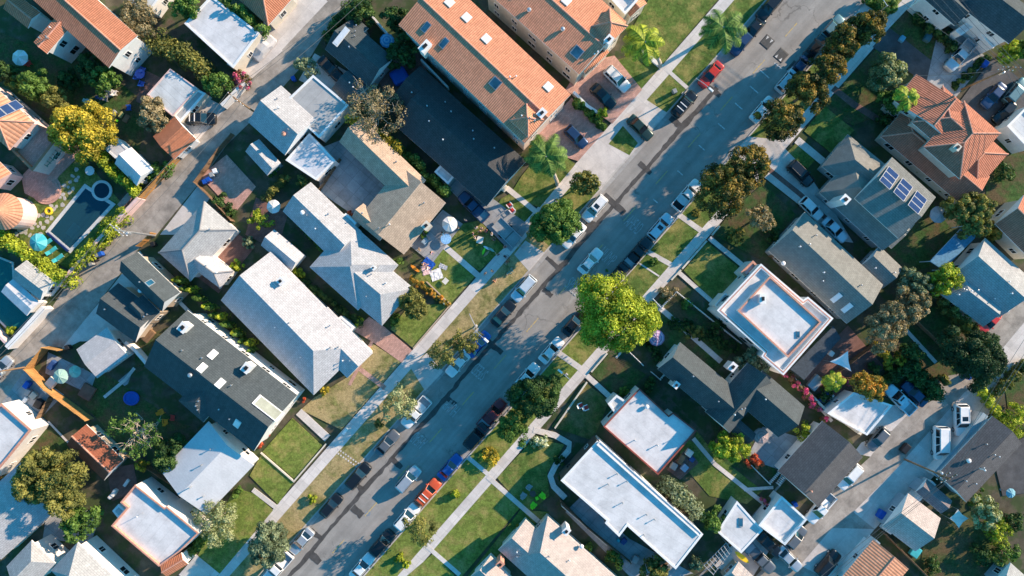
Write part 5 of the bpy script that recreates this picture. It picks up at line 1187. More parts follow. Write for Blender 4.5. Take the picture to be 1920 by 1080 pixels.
for x, y, lb in ((584, 935, 'little lit plant in the grass between the two black parked suvs'), (852, 926, 'little potted palm in the grass right of the red pickup'), (746, 1044, 'little plant in the grass right of the black suv near the bottom'), (762, 1056, 'second little plant near the bottom right kerb')): shrub(x, y, 9, 1.3, 'lime', lb)
tree(102, 902, 72, 8.5, 'olive', 'very large olive tree with rusty tips at the lower left', leaf=.22, wide=[(70, 905, .55), (120, 890, .62), (120, 930, .5), (75, 870, .42)]); tree(154, 980, 32, 5.5, 'green', 'round green tree just below the large olive tree')
tree(252, 812, 58, 7.5, 'green', 'twisted oak with bare pale limbs beside the rust tile garage', dens=.3, leaf=.2, bark=BARK_P, branches=22, wide=[(228, 800, .42), (275, 822, .5), (250, 790, .36), (255, 840, .38), (288, 800, .28)]); shrub(267, 872, 12, 2.6, 'yellow', 'small yellow bush below the twisted oak'); tree(322, 850, 34, 5.0, 'dark', 'dark tree between the oak and the metal roof')
tree(775, 568, 28, 4.5, 'olive', 'dark leafy tree at the front of the pale hipped bungalow'); shrub(738, 600, 10, 1.2, 'green', 'low shrub in the corner of the hipped bungalow lawn')
for i in range(17):
    f = i / 16; x, y = 330 + 142 * f + 3 * math.sin(i * 2.2), 522 + 132 * f + 3 * math.cos(i * 3.1); cypress(x, y, 7 if i % 3 else 9, 3.4 + .8 * (i % 2), 'slim green cypress in the row beside the charcoal house', 'lime' if i % 3 == 0 else 'green', 'cypress row between the houses')
tree(1661, 137, 32, 5.0, 'pale', 'silvery green tree left of the stacked orange roofs', dens=1.2); tree(1668, 190, 20, 4.2, 'green', 'smaller green tree below the silvery tree'); palm((1702, 182), (1694, 196), 7.0, 26, 'small palm rising over the orange tile roof', 12, 'lime')
shrub(1660, 222, 14, 1.8, 'dark', 'dark shrub at the brick path corner'); tree(1420, 412, 28, 4.8, 'tan', 'thin tan tree in the shaded lawn right of the bronze tree', dens=.7); shrub(1382, 440, 17, 1.8, 'olive', 'dark olive shrub left of the thin tan tree'); shrub(1450, 438, 16, 1.8, 'dark', 'dark shrub beside the grey gabled house')
tree(1812, 396, 48, 6.5, 'olive', 'tall tree with a yellow sunlit edge beside the right orange roof', wide=[(1795, 392, .6), (1828, 390, .6), (1818, 420, .6)], dens=1.1); tree(1862, 432, 17, 3.6, 'orange', 'small orange-tipped tree at the lattice pergola corner')
tree(1714, 534, 30, 5.0, 'grey', 'pale green tree left of the bright lime tree'); tree(1770, 522, 32, 5.5, 'lime', 'bright lime tree below the lattice pergola', dens=.8)
tree(1672, 605, 58, 7.0, 'tan', 'large brown-leaved tree behind the white flat-roofed house', wide=[(1654, 622, .62), (1690, 578, .6), (1672, 600, .5), (1720, 568, .35)], leaf=.2); hedge([(1645, 645), (1660, 668), (1672, 690)], 18, 2.4, 'yellow', 'yellow-green shrubs below the brown-leaved tree'); shrub(1684, 676, 13, 2.0, 'yellow', 'yellow bush right of the brown-leaved tree')
tree(1820, 668, 54, 8.0, 'pine', 'big black-green conifer beside the right alley', leaf=.18, dens=1.4); hedge([(1758, 560), (1790, 590), (1820, 625)], 24, 3.0, 'olive', 'olive hedge behind the blue-grey hipped house'); hedge([(1660, 710), (1700, 690), (1740, 730), (1750, 745)], 26, 2.2, 'dark', 'dark shaded shrubs around the dark yard')
hedge([(1700, 650), (1730, 700), (1760, 742)], 30, 2.6, 'dark', 'dark hedge at the foot of the black-green conifer')
tree(1627, 726, 29, 4.6, 'orange', 'yellow tree with orange tips above the white alley garage'); palm((1566, 716), (1570, 712), 2.6, 22, 'short palm in a tub beside the magenta flowers', 14, 'lime'); shrub(1588, 714, 9, 1.8, 'magenta', 'magenta flowering bush beside the short palm')
hedge([(1456, 690), (1480, 706), (1510, 738), (1546, 788)], 15, 1.8, 'magenta', 'long magenta and orange bougainvillea hedge beside the slate cottage', 'bougainvillea', dens=.7); shrub(1508, 810, 19, 2.2, 'lime', 'round pale lime bush at the grey gabled garage')
shrub(1548, 740, 14, 1.6, 'dark', 'dark shrub between the patio and the bougainvillea')
tree(1411, 680, 29, 4.6, 'grey', 'weeping pale green tree by the slate cottage dormer'); tree(1371, 836, 32, 4.8, 'lime', 'round yellow-green tree beside the dusky pink umbrella', leaf=.22); shrub(1416, 866, 15, 1.4, 'red', 'red flowering shrub right of the round yellow-green tree')
hedge([(1240, 905), (1268, 922), (1292, 944), (1312, 962)], 36, 3.0, 'grey', 'row of light green bushes beside the long white building'); tree(1336, 972, 22, 3.8, 'green', 'round green tree at the white flat garage'); shrub(1305, 1054, 14, 1.8, 'grey', 'small grey-green shrub near the bottom of the white building')
tree(1228, 1066, 28, 3.6, 'olive', 'olive tree at the bottom edge below the white building'); hedge([(1140, 1036), (1165, 1056)], 22, 1.8, 'green', 'green hedge beside the beige roof at the bottom'); shrub(1106, 1026, 10, 1.2, 'green', 'little green bush beside the beige roof')
shrub(1436, 941, 12, 1.8, 'magenta', 'magenta bush between the two white flat garages'); shrub(1012, 828, 15, 1.2, 'white', 'white flowering bush beside the curved path'); tree(1845, 962, 28, 4.5, 'pale', 'pale-flowered tree at the lower right'); shrub(1872, 998, 26, 2.6, 'lime', 'round yellow-green clipped bush at the lower right')
hedge([(1832, 722), (1852, 745), (1872, 776), (1886, 792)], 22, 2.0, 'lime', 'low yellow-green hedge along the right alley drive'); shrub(1906, 792, 32, 3.2, 'lime', 'big yellow-green topiary dome at the right edge'); hedge([(1862, 742), (1888, 716), (1925, 680)], 22, 2.0, 'olive', 'olive hedge at the right edge beside the alley')
tree(1890, 98, 20, 4.2, 'lime', 'yellow-green tree behind the utility pole at the top right'); tree(1918, 92, 18, 4.2, 'green', 'green tree at the right edge near the top'); hedge([(1790, 164), (1815, 140), (1850, 104)], 15, .9, 'dark', 'dark planted strip beside the concrete drive at the top right')
hedge([(1625, -8), (1655, 14), (1680, 8)], 24, 1.6, 'green', 'green shrubs at the top beside the concrete apron'); hedge([(1715, 28), (1765, 68), (1790, 95)], 20, 1.6, 'dark', 'dark shaded shrubs along the dark driveway'); hedge([(1690, 290), (1730, 322), (1770, 358)], 14, 1.4, 'green', 'narrow green hedge between the solar house and the orange roofs')
# around the pool
hedge([(-20, 436), (20, 456), (66, 488), (102, 516), (138, 528)], 32, 3.0, 'lime', 'thick yellow-green hedge below the turquoise umbrella'); hedge([(136, 504), (165, 472), (200, 436), (236, 398)], 30, 2.8, 'lime', 'yellow-green hedge between the pool and the pink alley wall')
hedge([(158, 262), (188, 298), (222, 330), (262, 368)], 28, 3.0, 'lime', 'yellow-green hedge above the round spa'); hedge([(2, 420), (24, 416), (54, 398)], 16, 1.2, 'green', 'low bushes around the foot of the pink tower')
shrub(305, 316, 20, 2.0, 'green', 'spiky green shrub below the terracotta garage'); shrub(285, 330, 13, 1.4, 'green', 'second spiky shrub at the orange fence')
for x, y, r, hh, st, lb in ((487, 412, 20, 3.2, 'lime', 'round bright green bush beside the small white umbrella'), (412, 376, 15, 1.6, 'dark', 'dark bush on the brick patio by the pyramid roof'), (430, 396, 13, 1.6, 'dark', 'second dark bush on the brick patio'), (571, 340, 14, 2.4, 'olive', 'olive bush at the corner of the patio cover'), (465, 454, 12, 1.5, 'grey', 'grey-green bush between the pyramid roof and the garage'), (444, 498, 12, 1.7, 'lime', 'lime bush beside the small hipped porch'), (560, 509, 13, 1.8, 'lime', 'lime bush at the front of the small gabled garage'), (511, 318, 11, 1.4, 'green', 'small green bush below the blue-grey shed'), (20, 622, 10, 1.2, 'lime', 'small bush beside the turquoise pool deck'), (748, 490, 9, 1.1, 'green', 'small green bush beside the tan house corner'), (668, 604, 12, 1.4, 'lime', 'lime flowering bush by the bungalow passage'), (608, 732, 9, 1.0, 'yellow', 'yellow-green bush at the large bungalow corner'), (1252, 548, 16, 1.2, 'tan', 'dry brown shrub at the fenced garden corner'), (1304, 400, 8, .5, 'olive', 'small plant in the planting square beside the pickup'), (1226, 489, 8, .8, 'green', 'small shrub in the planting square by the black pickup'), (1215, 722, 15, 1.6, 'dark', 'dark bush at the red-edged house corner'), (1170, 735, 10, 1.2, 'green', 'green bush beside the white porch'), (1300, 620, 17, 1.4, 'olive', 'olive garden shrub inside the fenced garden'), (1290, 572, 12, 1.2, 'green', 'green garden shrub near the white fence rail'), (1345, 610, 15, 1.5, 'dark', 'dark garden shrub beside the white flat house'), (975, 990, 9, 1.2, 'yellow', 'yellow bush beside the beige roof porch'), (1048, 862, 10, .9, 'dark', 'dark shrub in the bend of the curved path'), (1055, 895, 9, .8, 'dark', 'dark shrub at the fascia of the white building'), (1770, 715, 14, 1.5, 'olive', 'olive bush at the alley corner below the conifer'), (1880, 320, 20, 1.8, 'dark', 'dark bush right of the orange roofs'), (1640, 690, 14, 1.6, 'dark', 'dark bush in the shaded yard behind the sail')):
    shrub(x, y, r, hh, st, lb)
for a, b, w, hh, st, lb in (((492, 378), (536, 330), 18, 1.9, 'olive', 'clipped box hedge in the yard below the shed'), ((560, 522), (684, 612), 16, 1.6, 'dark', 'dark hedge between the two pale bungalows'), ((556, 415), (602, 470), 8, .9, 'green', 'thin hedge beside the small gabled garage'), ((655, 396), (700, 440), 6, 1.1, 'red', 'row of reddish shrubs along the patio fence'), ((790, 446), (806, 426), 10, 1.0, 'green', 'dark green shrubs below the tan house wall'), ((1255, 600), (1385, 655), 26, .7, 'dark', 'low dark planting in the fenced garden'), ((1205, 630), (1245, 680), 22, .9, 'dark', 'low dark planting under the giant lime tree'), ((770, 520), (842, 574), 14, .7, 'orange', 'flower bed with orange and white blooms beside the party lawn'), ((735, 610), (746, 590), 7, .6, 'green', 'low curved planting at the hipped bungalow'), ((482, 845), (505, 812), 6, .9, 'red', 'red flower box along the slate house'), ((805, 548), (838, 572), 6, .6, 'white', 'white flower border at the lawn corner'), ((566, 757), (572, 745), 7, .9, 'red', 'red blooms at the big bungalow corner'), ((1135, 505), (1150, 515), 4, .3, 'green', 'thin grass tuft beside the kerb'), ((930, 790), (940, 800), 4, .3, 'green', 'thin tuft of grass by the right kerb')): hedge([a, b], w, hh, st, lb, 'planting' if hh < 1 else 'hedge', 'planting' if hh < 1 else 'hedge', leaf=.13)

for x, y, r, hh, st, lb in ((1842, 1042, 22, 2.2, 'dark', 'dark bush in the parched yard near the bottom right'), (1888, 1036, 24, 2.6, 'green', 'green bush at the lower right edge above the pale blue roof'), (1905, 978, 20, 2.4, 'dark', 'dark bush right of the clipped yellow-green bush'), (1826, 930, 18, 2.2, 'green', 'green bush below the dark low building'), (1750, 1062, 16, 1.6, 'dark', 'dark bush at the bottom beside the striped tile roof'), (1812, 30, 14, 1.8, 'dark', 'dark bush at the top right porch')): shrub(x, y, r, hh, st, lb)
# ---------------------------------------------------------------- vehicles
car(1442, 14, 'suv', 'black', 'SW', 'black suv parked at the top edge on the left kerb'); car(1412, 56, 'sedan', 'black', 'SW', 'black car with a shiny bonnet below the palm crown'); car(1390, 82, 'hatch', 'darkblue', 'SW', 'dark blue hatchback parked under the tall palm')
car(1333, 140, 'sedan', 'red', 'SW', 'bright red car parked on the left kerb'); car(1283, 195, 'suv', 'black', 'NE', 'black suv with white roof bars', ('rack',)); car(1200, 240, 'sedan', 'green', 'SE', 'dark green sedan on the white driveway', z=.16)
car(1115, 391, 'suv', 'white', 'SW', 'white suv with a sunroof on the left kerb', ('sunroof',)); car(1075, 441, 'sedan', 'white', 'SW', 'white sedan partly under the round street tree'); car(982, 541, 'suv', 'shaded_white', 'SW', 'shade-tinted white suv parked beside the party lawn')
car(944, 588, 'sedan', 'black', 'NE', 'black sedan parked in shadow on the left kerb'); car(897, 645, 'sedan', 'blue', 'NE', 'blue sedan under the street lamp'); car(859, 682, 'sedan', 'white', 'SW', 'white sedan parked below the blue sedan'); car(780, 773, 'pickup', 'white', 'SW', 'white pickup truck with an open grey bed on the left kerb', ('bed',))
car(726, 831, 'sedan', 'grey', 'NE', 'dark grey sedan below the white pickup'); car(672, 892, 'suv', 'black', 'NE', 'black suv with a long plain roof on the left kerb'); car(621, 948, 'hatch', 'black', 'NE', 'black hatchback parked lowest of the dark cars on the left'); car(565, 1015, 'sedan', 'silver', 'SW', 'silver sedan beside the grey-green tree'); car(521, 1064, 'pickup', 'white', 'SW', 'white van-like pickup cut by the bottom edge')
car(1562, 50, 'hatch', 'teal', 'NE', 'teal hatchback at the top of the right kerb'); car(1530, 88, 'sedan', 'black', 'NE', 'black sedan behind the teal hatchback'); car(1502, 122, 'sedan', 'darkblue', 'NE', 'dark blue sedan in the shade of the bronze trees'); car(1478, 150, 'suv', 'shaded_white', 'NE', 'shade-tinted white suv beside the speed cushion'); car(1430, 205, 'sedan', 'white', 'NE', 'white sedan beside the lower bronze trees')
car(1288, 366, 'pickup', 'white', 'NE', 'white pickup truck with a black bed beside the bronze tree', ('bed', 'darkbed')); car(1238, 425, 'suv', 'shaded_white', 'NE', 'shade-tinted white suv with a sunroof on the right kerb', ('sunroof',)); car(1196, 474, 'pickup', 'black', 'NE', 'black pickup truck with a glinting cab'); car(1160, 513, 'hatch', 'black', 'NE', 'black hatchback half under the giant lime tree'); car(1077, 606, 'sedan', 'black', 'NE', 'black sedan in the shade of the giant lime tree')
car(1034, 657, 'sedan', 'white', 'NE', 'white sedan below the giant lime tree'); car(989, 705, 'sedan', 'white', 'NE', 'white sedan half hidden by the dark street tree'); car(923, 777, 'pickup', 'maroon', 'NE', 'maroon pickup truck on the right kerb', ('bed',)); car(893, 818, 'suv', 'black', 'NE', 'black suv behind the maroon pickup'); car(844, 876, 'sedan', 'blue', 'NE', 'blue sedan on the right kerb in front of the orange-red suv')
car(803, 922, 'suv', 'orange', 'NE', 'orange-red suv parked on the right kerb', ('rack',)); car(763, 969, 'suv', 'white', 'NE', 'white suv with sunroof behind the orange-red suv', ('sunroof',)); car(717, 1018, 'suv', 'black', 'NE', 'black suv lowest but one on the right kerb'); car(679, 1062, 'sedan', 'white', 'NE', 'white sedan at the bottom edge of the right kerb')
car(1107, 490, 'sedan', 'white', 'NE', 'white sedan driving in the middle of the street'); car(766, 898, 'suv', 'silver', 'NE', 'silver-white suv driving in the lower street with a long shadow')
car(1157, 149, 'suv', 'white', 'SE', 'white suv on the brick drive', z=.16); car(1131, 181, 'sedan', 'black', 'SE', 'black sedan beside the white suv on the brick drive', z=.16); car(1080, 257, 'hatch', 'darkblue', 'SE', 'dark blue hatchback on the second brick drive', z=.16); car(888, 388, 'pickup', 'darkblue', 'NW', 'dark pickup truck in the shaded drive of the charcoal house', ('bed',), z=.16)
car(1500, 326, 'suv', 'black', 'SE', 'black suv on the drive of the solar house', z=.16); car(1520, 391, 'hatch', 'white', 'SE', 'white hatchback beside the sage grey house', z=.16); car(1565, 431, 'sedan', 'shaded_white', 'SE', 'shade-tinted white sedan beside the grey gabled house', z=.16)
car(1798, 105, 'pickup', 'silver', 'SW', 'silver pickup truck on the concrete drive at the top right', ('bed',), z=.16); car(1862, 180, 'sedan', 'darkblue', 'SW', 'dark blue sedan under the overhead wires', z=.16); car(1903, 172, 'suv', 'teal', 'NE', 'teal suv at the right edge under the wires', z=.16); car(1882, 212, 'hatch', 'black', 'SW', 'black hatchback below the dark blue sedan at the right', z=.16)
car(1856, 602, 'sedan', 'red', 'SW', 'red sedan beside the blue-grey hipped house'); car(1892, 561, 'suv', 'white', 'NE', 'white suv behind the red sedan in the right alley'); car(1687, 749, 'pickup', 'shaded_white', 'NW', 'shade-tinted white pickup truck beside the alley garage', ('bed', 'sunroof'), z=.03); car(1715, 738, 'sedan', 'darkblue', 'NW', 'dark blue car under the dark hedge', z=.03)
car(1801, 787, 'suv', 'white', -math.pi / 2 + .02, 'white suv parked askew beside the white van', ('sunroof',), z=.03, k=1.08); car(1762, 830, 'van', 'white', -math.pi / 2, 'white van parked nose down beside the alley', z=.03, k=1.05); car(1646, 823, 'hatch', 'grey', 'SW', 'dark grey hatchback at the white alley garage', z=.03); car(1592, 893, 'suv', 'white', 'SW', 'white suv parked tight against the grey gabled garage'); car(1538, 952, 'pickup', 'white', 'SW', 'white pickup below the grey gabled garage')
car(1492, 1008, 'hatch', 'grey', 'NE', 'grey hatchback beside the parapet garage'); car(1552, 1056, 'suv', 'black', 'NE', 'black suv parked at the bottom of the right alley', z=.03); car(1424, 1046, 'pickup', 'grey', 'SE', 'dark grey pickup truck beside the white flat garage', ('bed',), z=.08); car(1444, 1022, 'sedan', 'black', 'SE', 'black sedan next to the dark grey pickup', z=.08)
car(377, 223, 'suv', 'black', 0.0, 'black suv with white roof bars parked at the left alley', ('rack',), z=.03); car(620, 129, 'sedan', 'black', 'SE', 'covered dark car beside the shaded shingle house', z=.03)
car(3, 690, 'hatch', 'silver', 'NE', 'silver hatchback cut by the left edge', z=.03); car(1480, 872 + 176, 'sedan', 'silver', 'SE', 'silver car at the bottom edge by the alley', z=.03)
t = local_thing('covered_car', 'car under a silver-white tarpaulin at the top of the left alley', 'car', 492, 88, .03, ANG_U, None, .8); m = MB(); st = [(-2.3, .6, .5), (-2.1, .85, .95), (-1.2, .95, 1.15), (-.7, .9, 1.5), (.5, .88, 1.52), (1.1, .95, 1.1), (2.1, .86, .9), (2.35, .6, .45)]; rings = []
for x, w, z in st: rings.append([(x * 1.0, -w * 1.08, .1), (x, -w, z * .62), (x, -w * .72, z * .97), (x, -.1, z), (x, .1, z - .02), (x, w * .72, z * .96), (x, w, z * .62), (x, w * 1.08, .1)])
for a, b in zip(rings, rings[1:]):
    for k in range(7): m.face([a[k], b[k], b[k + 1], a[k + 1]][::-1])
m.face(rings[0][::-1]); m.face(rings[-1]); m.build('tarpaulin', CREAMF if False else METAL, t, True)
for x in (-1.4, 1.45):
    for s in (-1, 1): w = MB(); w.tube([(x, s * .72 - .1, .31), (x, s * .72 + .1, .31)], .31, 12); w.build('wheel', RUBBER, t)
settle(t)
for p in CARS.values():
    for c in list(p.children_recursive): bpy.data.objects.remove(c)
    bpy.data.objects.remove(p)
# ---------------------------------------------------------------- walls, fences, poles, lamps
wall([(272, 374), (240, 408), (198, 452), (160, 495), (124, 536)], 2.1, .4, WALL_K, 'pink wall between the pool hedge and the alley', cap=TRIM_P); wall([(98, 576), (64, 614), (30, 650)], 2.0, .7, WALL_W, 'white wall with a pale top beside the pool cabana', cap=WALL_W)
wall([(30, 648), (8, 625), (-8, 606)], 1.6, .4, WALL_K, 'short pinkish wall beside the turquoise pool'); wall([(466, 160), (444, 183), (424, 203)], 1.9, .5, WALL_W, 'white alley wall below the magenta bougainvillea'); wall([(482, 66), (456, 96), (436, 128)], 1.4, .8, WALL_W, 'white wall in front of the white flat garage at the top')
fence([(338, 300), (306, 336), (273, 372)], 1.9, WOOD_O, 'orange board fence beside the terracotta garage'); fence([(124, 655), (96, 650), (63, 690), (100, 728), (176, 784)], 2.3, WOOD_O, 'tall orange board fence around the sage umbrella yard'); fence([(292, 438), (278, 452), (266, 462)], 1.7, WOOD_O, 'short orange fence at the foot of the alley pole')
fence([(440, 254), (414, 284), (371, 344)], 1.6, WOOD, 'brown board fence along the right side of the left alley'); fence([(372, 345), (400, 372), (440, 415)], 1.6, WOOD, 'brown fence beside the pyramid-roofed house drive'); fence([(66, 805), (108, 735)], 1.7, WOOD, 'brown fence in front of the cluttered patio')
wall([(800 + -115, 18), (722, 62), (742, 84)], 1.8, .3, WALL_W, 'white wall in the shade beside the blue striped umbrella'); wall([(792, 118), (842, 170)], 1.8, .3, WALL_W, 'white wall strip along the orange townhouse'); wall([(244, 640), (262, 655), (292, 690)], 1.5, .5, WALL_W, 'white wall between the charcoal house and the white garage')
wall([(1074, 176), (1100, 202), (1122, 216)], 1.1, .35, WALL_C, 'cream planter wall between the brick drives', cap=TRIM); wall([(1200, 92), (1218, 110), (1240, 128)], .6, .6, WALL_W, 'low white wall at the foot of the leaning palm'); wall([(490, 848), (552, 902), (612, 832)], .35, .22, WALL_C, 'low pale kerb wall around the slate house lawn')
wall([(775, 653), (845, 571), (800, 528)], .3, .2, WALL_T, 'low tan border around the hipped bungalow lawn'); wall([(1040, 802), (1100, 716)], .5, .25, WALL_C, 'low wall along the right pavement by the red and white chairs'); wall([(1108, 697), (1138, 662)], .5, .25, WALL_C, 'low wall along the right pavement under the giant tree')
wall([(1334, 441), (1348, 424)], .5, .25, WALL_C, 'short low wall beside the shaded lawn'); wall([(1278, 504), (1324, 452)], .5, .25, WALL_C, 'low wall along the right pavement by the bronze tree lawn'); wall([(1258, 525), (1276, 506)], .4, .25, WALL_C, 'short low wall beside the fenced garden')
wall([(645, 812), (653, 802)], .9, .4, TRIM, 'white entry pier beside the pavement'); wall([(1052, 944), (1136, 1018)], 1.2, .15, WALL_C, 'pale wall strip between the beige roof and the white building'); wall([(1738, 884), (1792, 822), (1830, 772)], 2.2, .9, WALL_W, 'white wall between the van and the dark low building', cap=WALL_B)
wall([(1652, 990), (1700, 934), (1736, 898)], 2.2, .9, WALL_W, 'white alley wall before the tan gable garage'); wall([(1570, 1078), (1634, 1006)], 2.1, .9, WALL_W, 'white alley wall beside the striped tile roof'); wall([(1554, 778), (1500, 724)], 1.3, .4, WALL_C, 'cream wall beside the magenta hedge'); wall([(1610, 812), (1580, 790)], .9, .4, WALL_C, 'short cream wall at the alley garage')
fence([(1216, 601), (1266, 547), (1330, 598), (1386, 643)], 1.1, TRIM, 'white rail fence around the garden of the white flat house', gaps=True, step=2.2); fence([(1222, 560), (1240, 580)], 1.1, TRIM, 'white gate rail at the fenced garden', gaps=True); fence([(1174, 655), (1204, 684)], 1.0, TRIM, 'white rail fence below the giant tree', gaps=True); fence([(1220, 697), (1236, 711), (1244, 702)], 1.0, TRIM, 'short white rail beside the slate cottage', gaps=True)
fence([(1714, 604), (1744, 632), (1776, 664)], 1.4, WOOD, 'brown fence across the dark back yard'); fence([(1405, 870), (1440, 905), (1462, 880)], 1.0, TRIM, 'white picket fence beside the red shrub', gaps=True); fence([(1455, 905), (1485, 860)], 1.6, TRIM, 'white trellis fence along the grey gabled garage', gaps=True); fence([(1650, 994), (1740, 1085)], 1.8, WOOD, 'brown fence between the striped roof and the parched lawn')
fence([(556, 412), (600, 360), (640, 300)], 1.4, WOOD, 'brown fence along the concrete patio'); fence([(742, 392), (780, 425)], 1.5, WOOD, 'short brown fence behind the tan house'); fence([(1370, 780), (1330, 840)], 1.4, WOOD, 'brown fence behind the slate cottage'); fence([(246, 850), (330, 905)], 1.5, WOOD, 'brown fence behind the metal roofed house'); fence([(20, 860), (0, 900), (-30, 940)], 1.7, WOOD_O, 'orange fence left of the large olive tree'); wall([(112, 846), (128, 862), (148, 872)], 1.4, .4, ORAP if False else WOOD_O, 'orange timber ledge above the olive tree')
fence([(1050, 935), (1100, 985), (1180, 1050)], 1.5, WOOD, 'dark fence along the patio of the white building'); fence([(1625, 735), (1690, 700)], 1.5, WOOD, 'brown fence behind the yellow-orange tree'); fence([(1500, 520), (1440, 480)], 1.6, WOOD, 'brown fence before the grey gabled house'); fence([(1560, 700), (1640, 640)], 1.6, WOOD, 'brown fence behind the shade sail')
streetlight((1280, 176), 'grey street lamp between the red car and the black suv with roof bars'); streetlight((893, 611), 'grey street lamp over the blue sedan', 2.2); streetlight((498, 1064), 'grey street lamp at the bottom of the left pavement', 2.0)
streetlight((1612, 50), 'street lamp among the bronze trees', 2.4, 8.2, ANG_U + math.pi / 2); streetlight((1062, 702), 'street lamp on the right pavement below the giant tree', 1.6, 6.0, ANG_U + math.pi / 2)
utility_pole('a', (291, 442), 11.0, 'pale utility pole leaning out of view over the left alley at the pyramid roof', ANG_U - math.pi / 2, METALG); utility_pole('b', (64, 686), 10.0, 'brown utility pole at the corner of the orange fence', ANG_U - math.pi / 2); utility_pole('c', (1802, 168), 11.4, 'brown utility pole at the top right drive', ANG_U - .9); utility_pole('d', (1696, 861), 11.4, 'brown utility pole beside the white van', ANG_U - .4); utility_pole('e', (486, 216), 10.0, 'brown utility pole at the white alley house', ANG_U - math.pi / 2, WOOD, False)
wb = lambda x, y, z: tuple(W(x, y, z))
for i, (k, dx) in enumerate((('c', 0), ('c', 1), ('c', 2), ('c', 3))):
    a = POLE_TOPS['c'][i]; wire(a, wb(1640 + 26 * i, -130, 11), 1.1, 'black overhead power line crossing the top right corner'); wire(a, wb(2010 + 20 * i, 300 - 20 * i, 11), .8, 'black overhead power line crossing the top right corner')
wire(POLE_TOPS['c'][5], wb(1580, -90, 8.5), 1.2, 'low overhead cable over the top right driveway'); wire(POLE_TOPS['c'][6], wb(1712, 142, 7), .6, 'service cable from the top right pole to the orange roof')
for i in (0, 1, 3): wire(POLE_TOPS['a'][i], POLE_TOPS['b'][i], .9, 'overhead power line along the left alley'); wire(POLE_TOPS['a'][i], POLE_TOPS['e'][i], .9, 'overhead power line along the left alley'); wire(POLE_TOPS['e'][i], wb(720 + 8 * i, -60, 10), .9, 'overhead power line along the left alley')
for i in (0, 2, 3): wire(POLE_TOPS['d'][i], wb(2000 + 10 * i, 520, 11), 1.0, 'overhead power line along the right alley'); wire(POLE_TOPS['d'][i], wb(1430 + 10 * i, 1180, 11), 1.0, 'overhead power line along the right alley')
# ---------------------------------------------------------------- swimming pools
def basin(label, pts, depth, wcol, deep, coping, cw=.55, extra=None):
    w = ccw([W(*p, .15)[:2] for p in pts]); c = Vector((sum(p[0] for p in w) / len(w), sum(p[1] for p in w) / len(w), 0)); t = thing('swimming_pool', label, 'swimming pool', c); o = inset(w, -cw); n = len(w); m = MB()
    for i in range(n):
        j = (i + 1) % n; a, b, d, e = w[i], w[j], o[j], o[i]
        m.face([(e[0], e[1], .16), (d[0], d[1], .16), (b[0], b[1], .16), (a[0], a[1], .16)]); m.face([(e[0], e[1], -.02), (d[0], d[1], -.02), (d[0], d[1], .16), (e[0], e[1], .16)]); m.face([(a[0], a[1], .16), (b[0], b[1], .16), (b[0], b[1], .03), (a[0], a[1], .03)])
    m.build('coping', coping, t); m = MB(); m.face([(p[0], p[1], .075) for p in w]); m.build('pool_floor', M('pool_tile_' + label[:6], deep, .15, .6), t); m = MB(); m.face([(p[0], p[1], .115) for p in w]); m.build('water_surface', water('pool_water_' + label[:6], wcol, deep), t); return t
COP = M('pale_coping', (.66, .65, .62), .08, stain=.15)
t = basin('deep blue rectangular pool with pale coping', [(94, 434), (160, 353), (207, 384), (131, 466)], 1.5, (.25, .6, .68), (.03, .13, .18), COP)
m = MB(); m.face([tuple(W(x, y, .15).xy) + (.095,) for x, y in ((122, 437), (138, 416), (152, 427), (137, 449))]); m.build('tanning_ledge', M('pool_ledge', (.22, .40, .42), .15), t)
m = MB(); a_, b_ = W(90, 437, .16), W(129, 471, .16); d_ = (b_ - a_).normalized(); q_ = Vector((-d_.y, d_.x, 0)) * .16; m.hexa([a_ - q_, b_ - q_, b_ + q_, a_ + q_], [v + Vector((0, 0, .3)) for v in (a_ - q_, b_ - q_, b_ + q_, a_ + q_)]); m.build('spill_wall', M('cobalt_tile', (.01, .03, .13), .2, rough=.3), t)
cs = [(191.5 + 14.5 * math.cos(a), 357.5 + 14.5 * math.sin(a)) for a in [i * math.pi / 12 for i in range(24)]]; basin('round raised spa beside the blue pool', cs, 1, (.25, .55, .6), (.02, .08, .12), COP, .42).location.z = .12
basin('turquoise pool cut by the left edge', [(-40, 470), (22, 494), (24, 530), (70, 590), (34, 634), (-40, 560)], 1.2, (.2, .75, .7), (.03, .27, .27), CONC, .3)
ST = M('flagstone', (.47, .44, .40), .18, 1.5); k = 0; proto = None
for gx in range(16):
    for gy in range(12):
        x = 28 + gx * 10.2 + 3.4 * math.sin(gx * 7 + gy * 3); y = 318 + gy * 11 + 3.2 * math.cos(gx * 5 + gy * 9); t = (x - 100) * .64 + (y - 395) * .77; d = (x - 96) * -.77 + (y - 395) * .64
        u_ = (x - 150) * .80 + (y - 408) * .60
        if not (-62 < u_ < -40 or (x < 86 and 400 < y < 446 and x + y > 462)) or not 318 < y < 446 or (x - 88) ** 2 + (y - 355) ** 2 < 27 ** 2: continue
        if k >= 60: continue
        if proto is None:
            m = MB(); pts = [(math.cos(a) * r_, math.sin(a) * r_) for a, r_ in ((.2, .36), (1.1, .3), (2.2, .38), (3.1, .33), (4.2, .37), (5.3, .31))]; m.face([(a, b, .05) for a, b in pts])
            for i in range(6): a, b = pts[i], pts[(i + 1) % 6]; m.face([(a[0], a[1], 0), (b[0], b[1], 0), (b[0], b[1], .05), (a[0], a[1], .05)])
            proto = m.build('stepping_stone', ST); o = proto
        else: o = proto.copy(); COL.objects.link(o)
        p = W(x, y, 0); o.location = (p.x, p.y, .03); o.rotation_euler = (0, 0, k * 1.7); o.scale = (1 + .25 * math.sin(k), 1 + .25 * math.cos(k * 2), 1); tag(o, 'irregular pale stepping stone in the grass around the blue pool', 'stepping stone', 'stepping stones around the pool'); k += 1
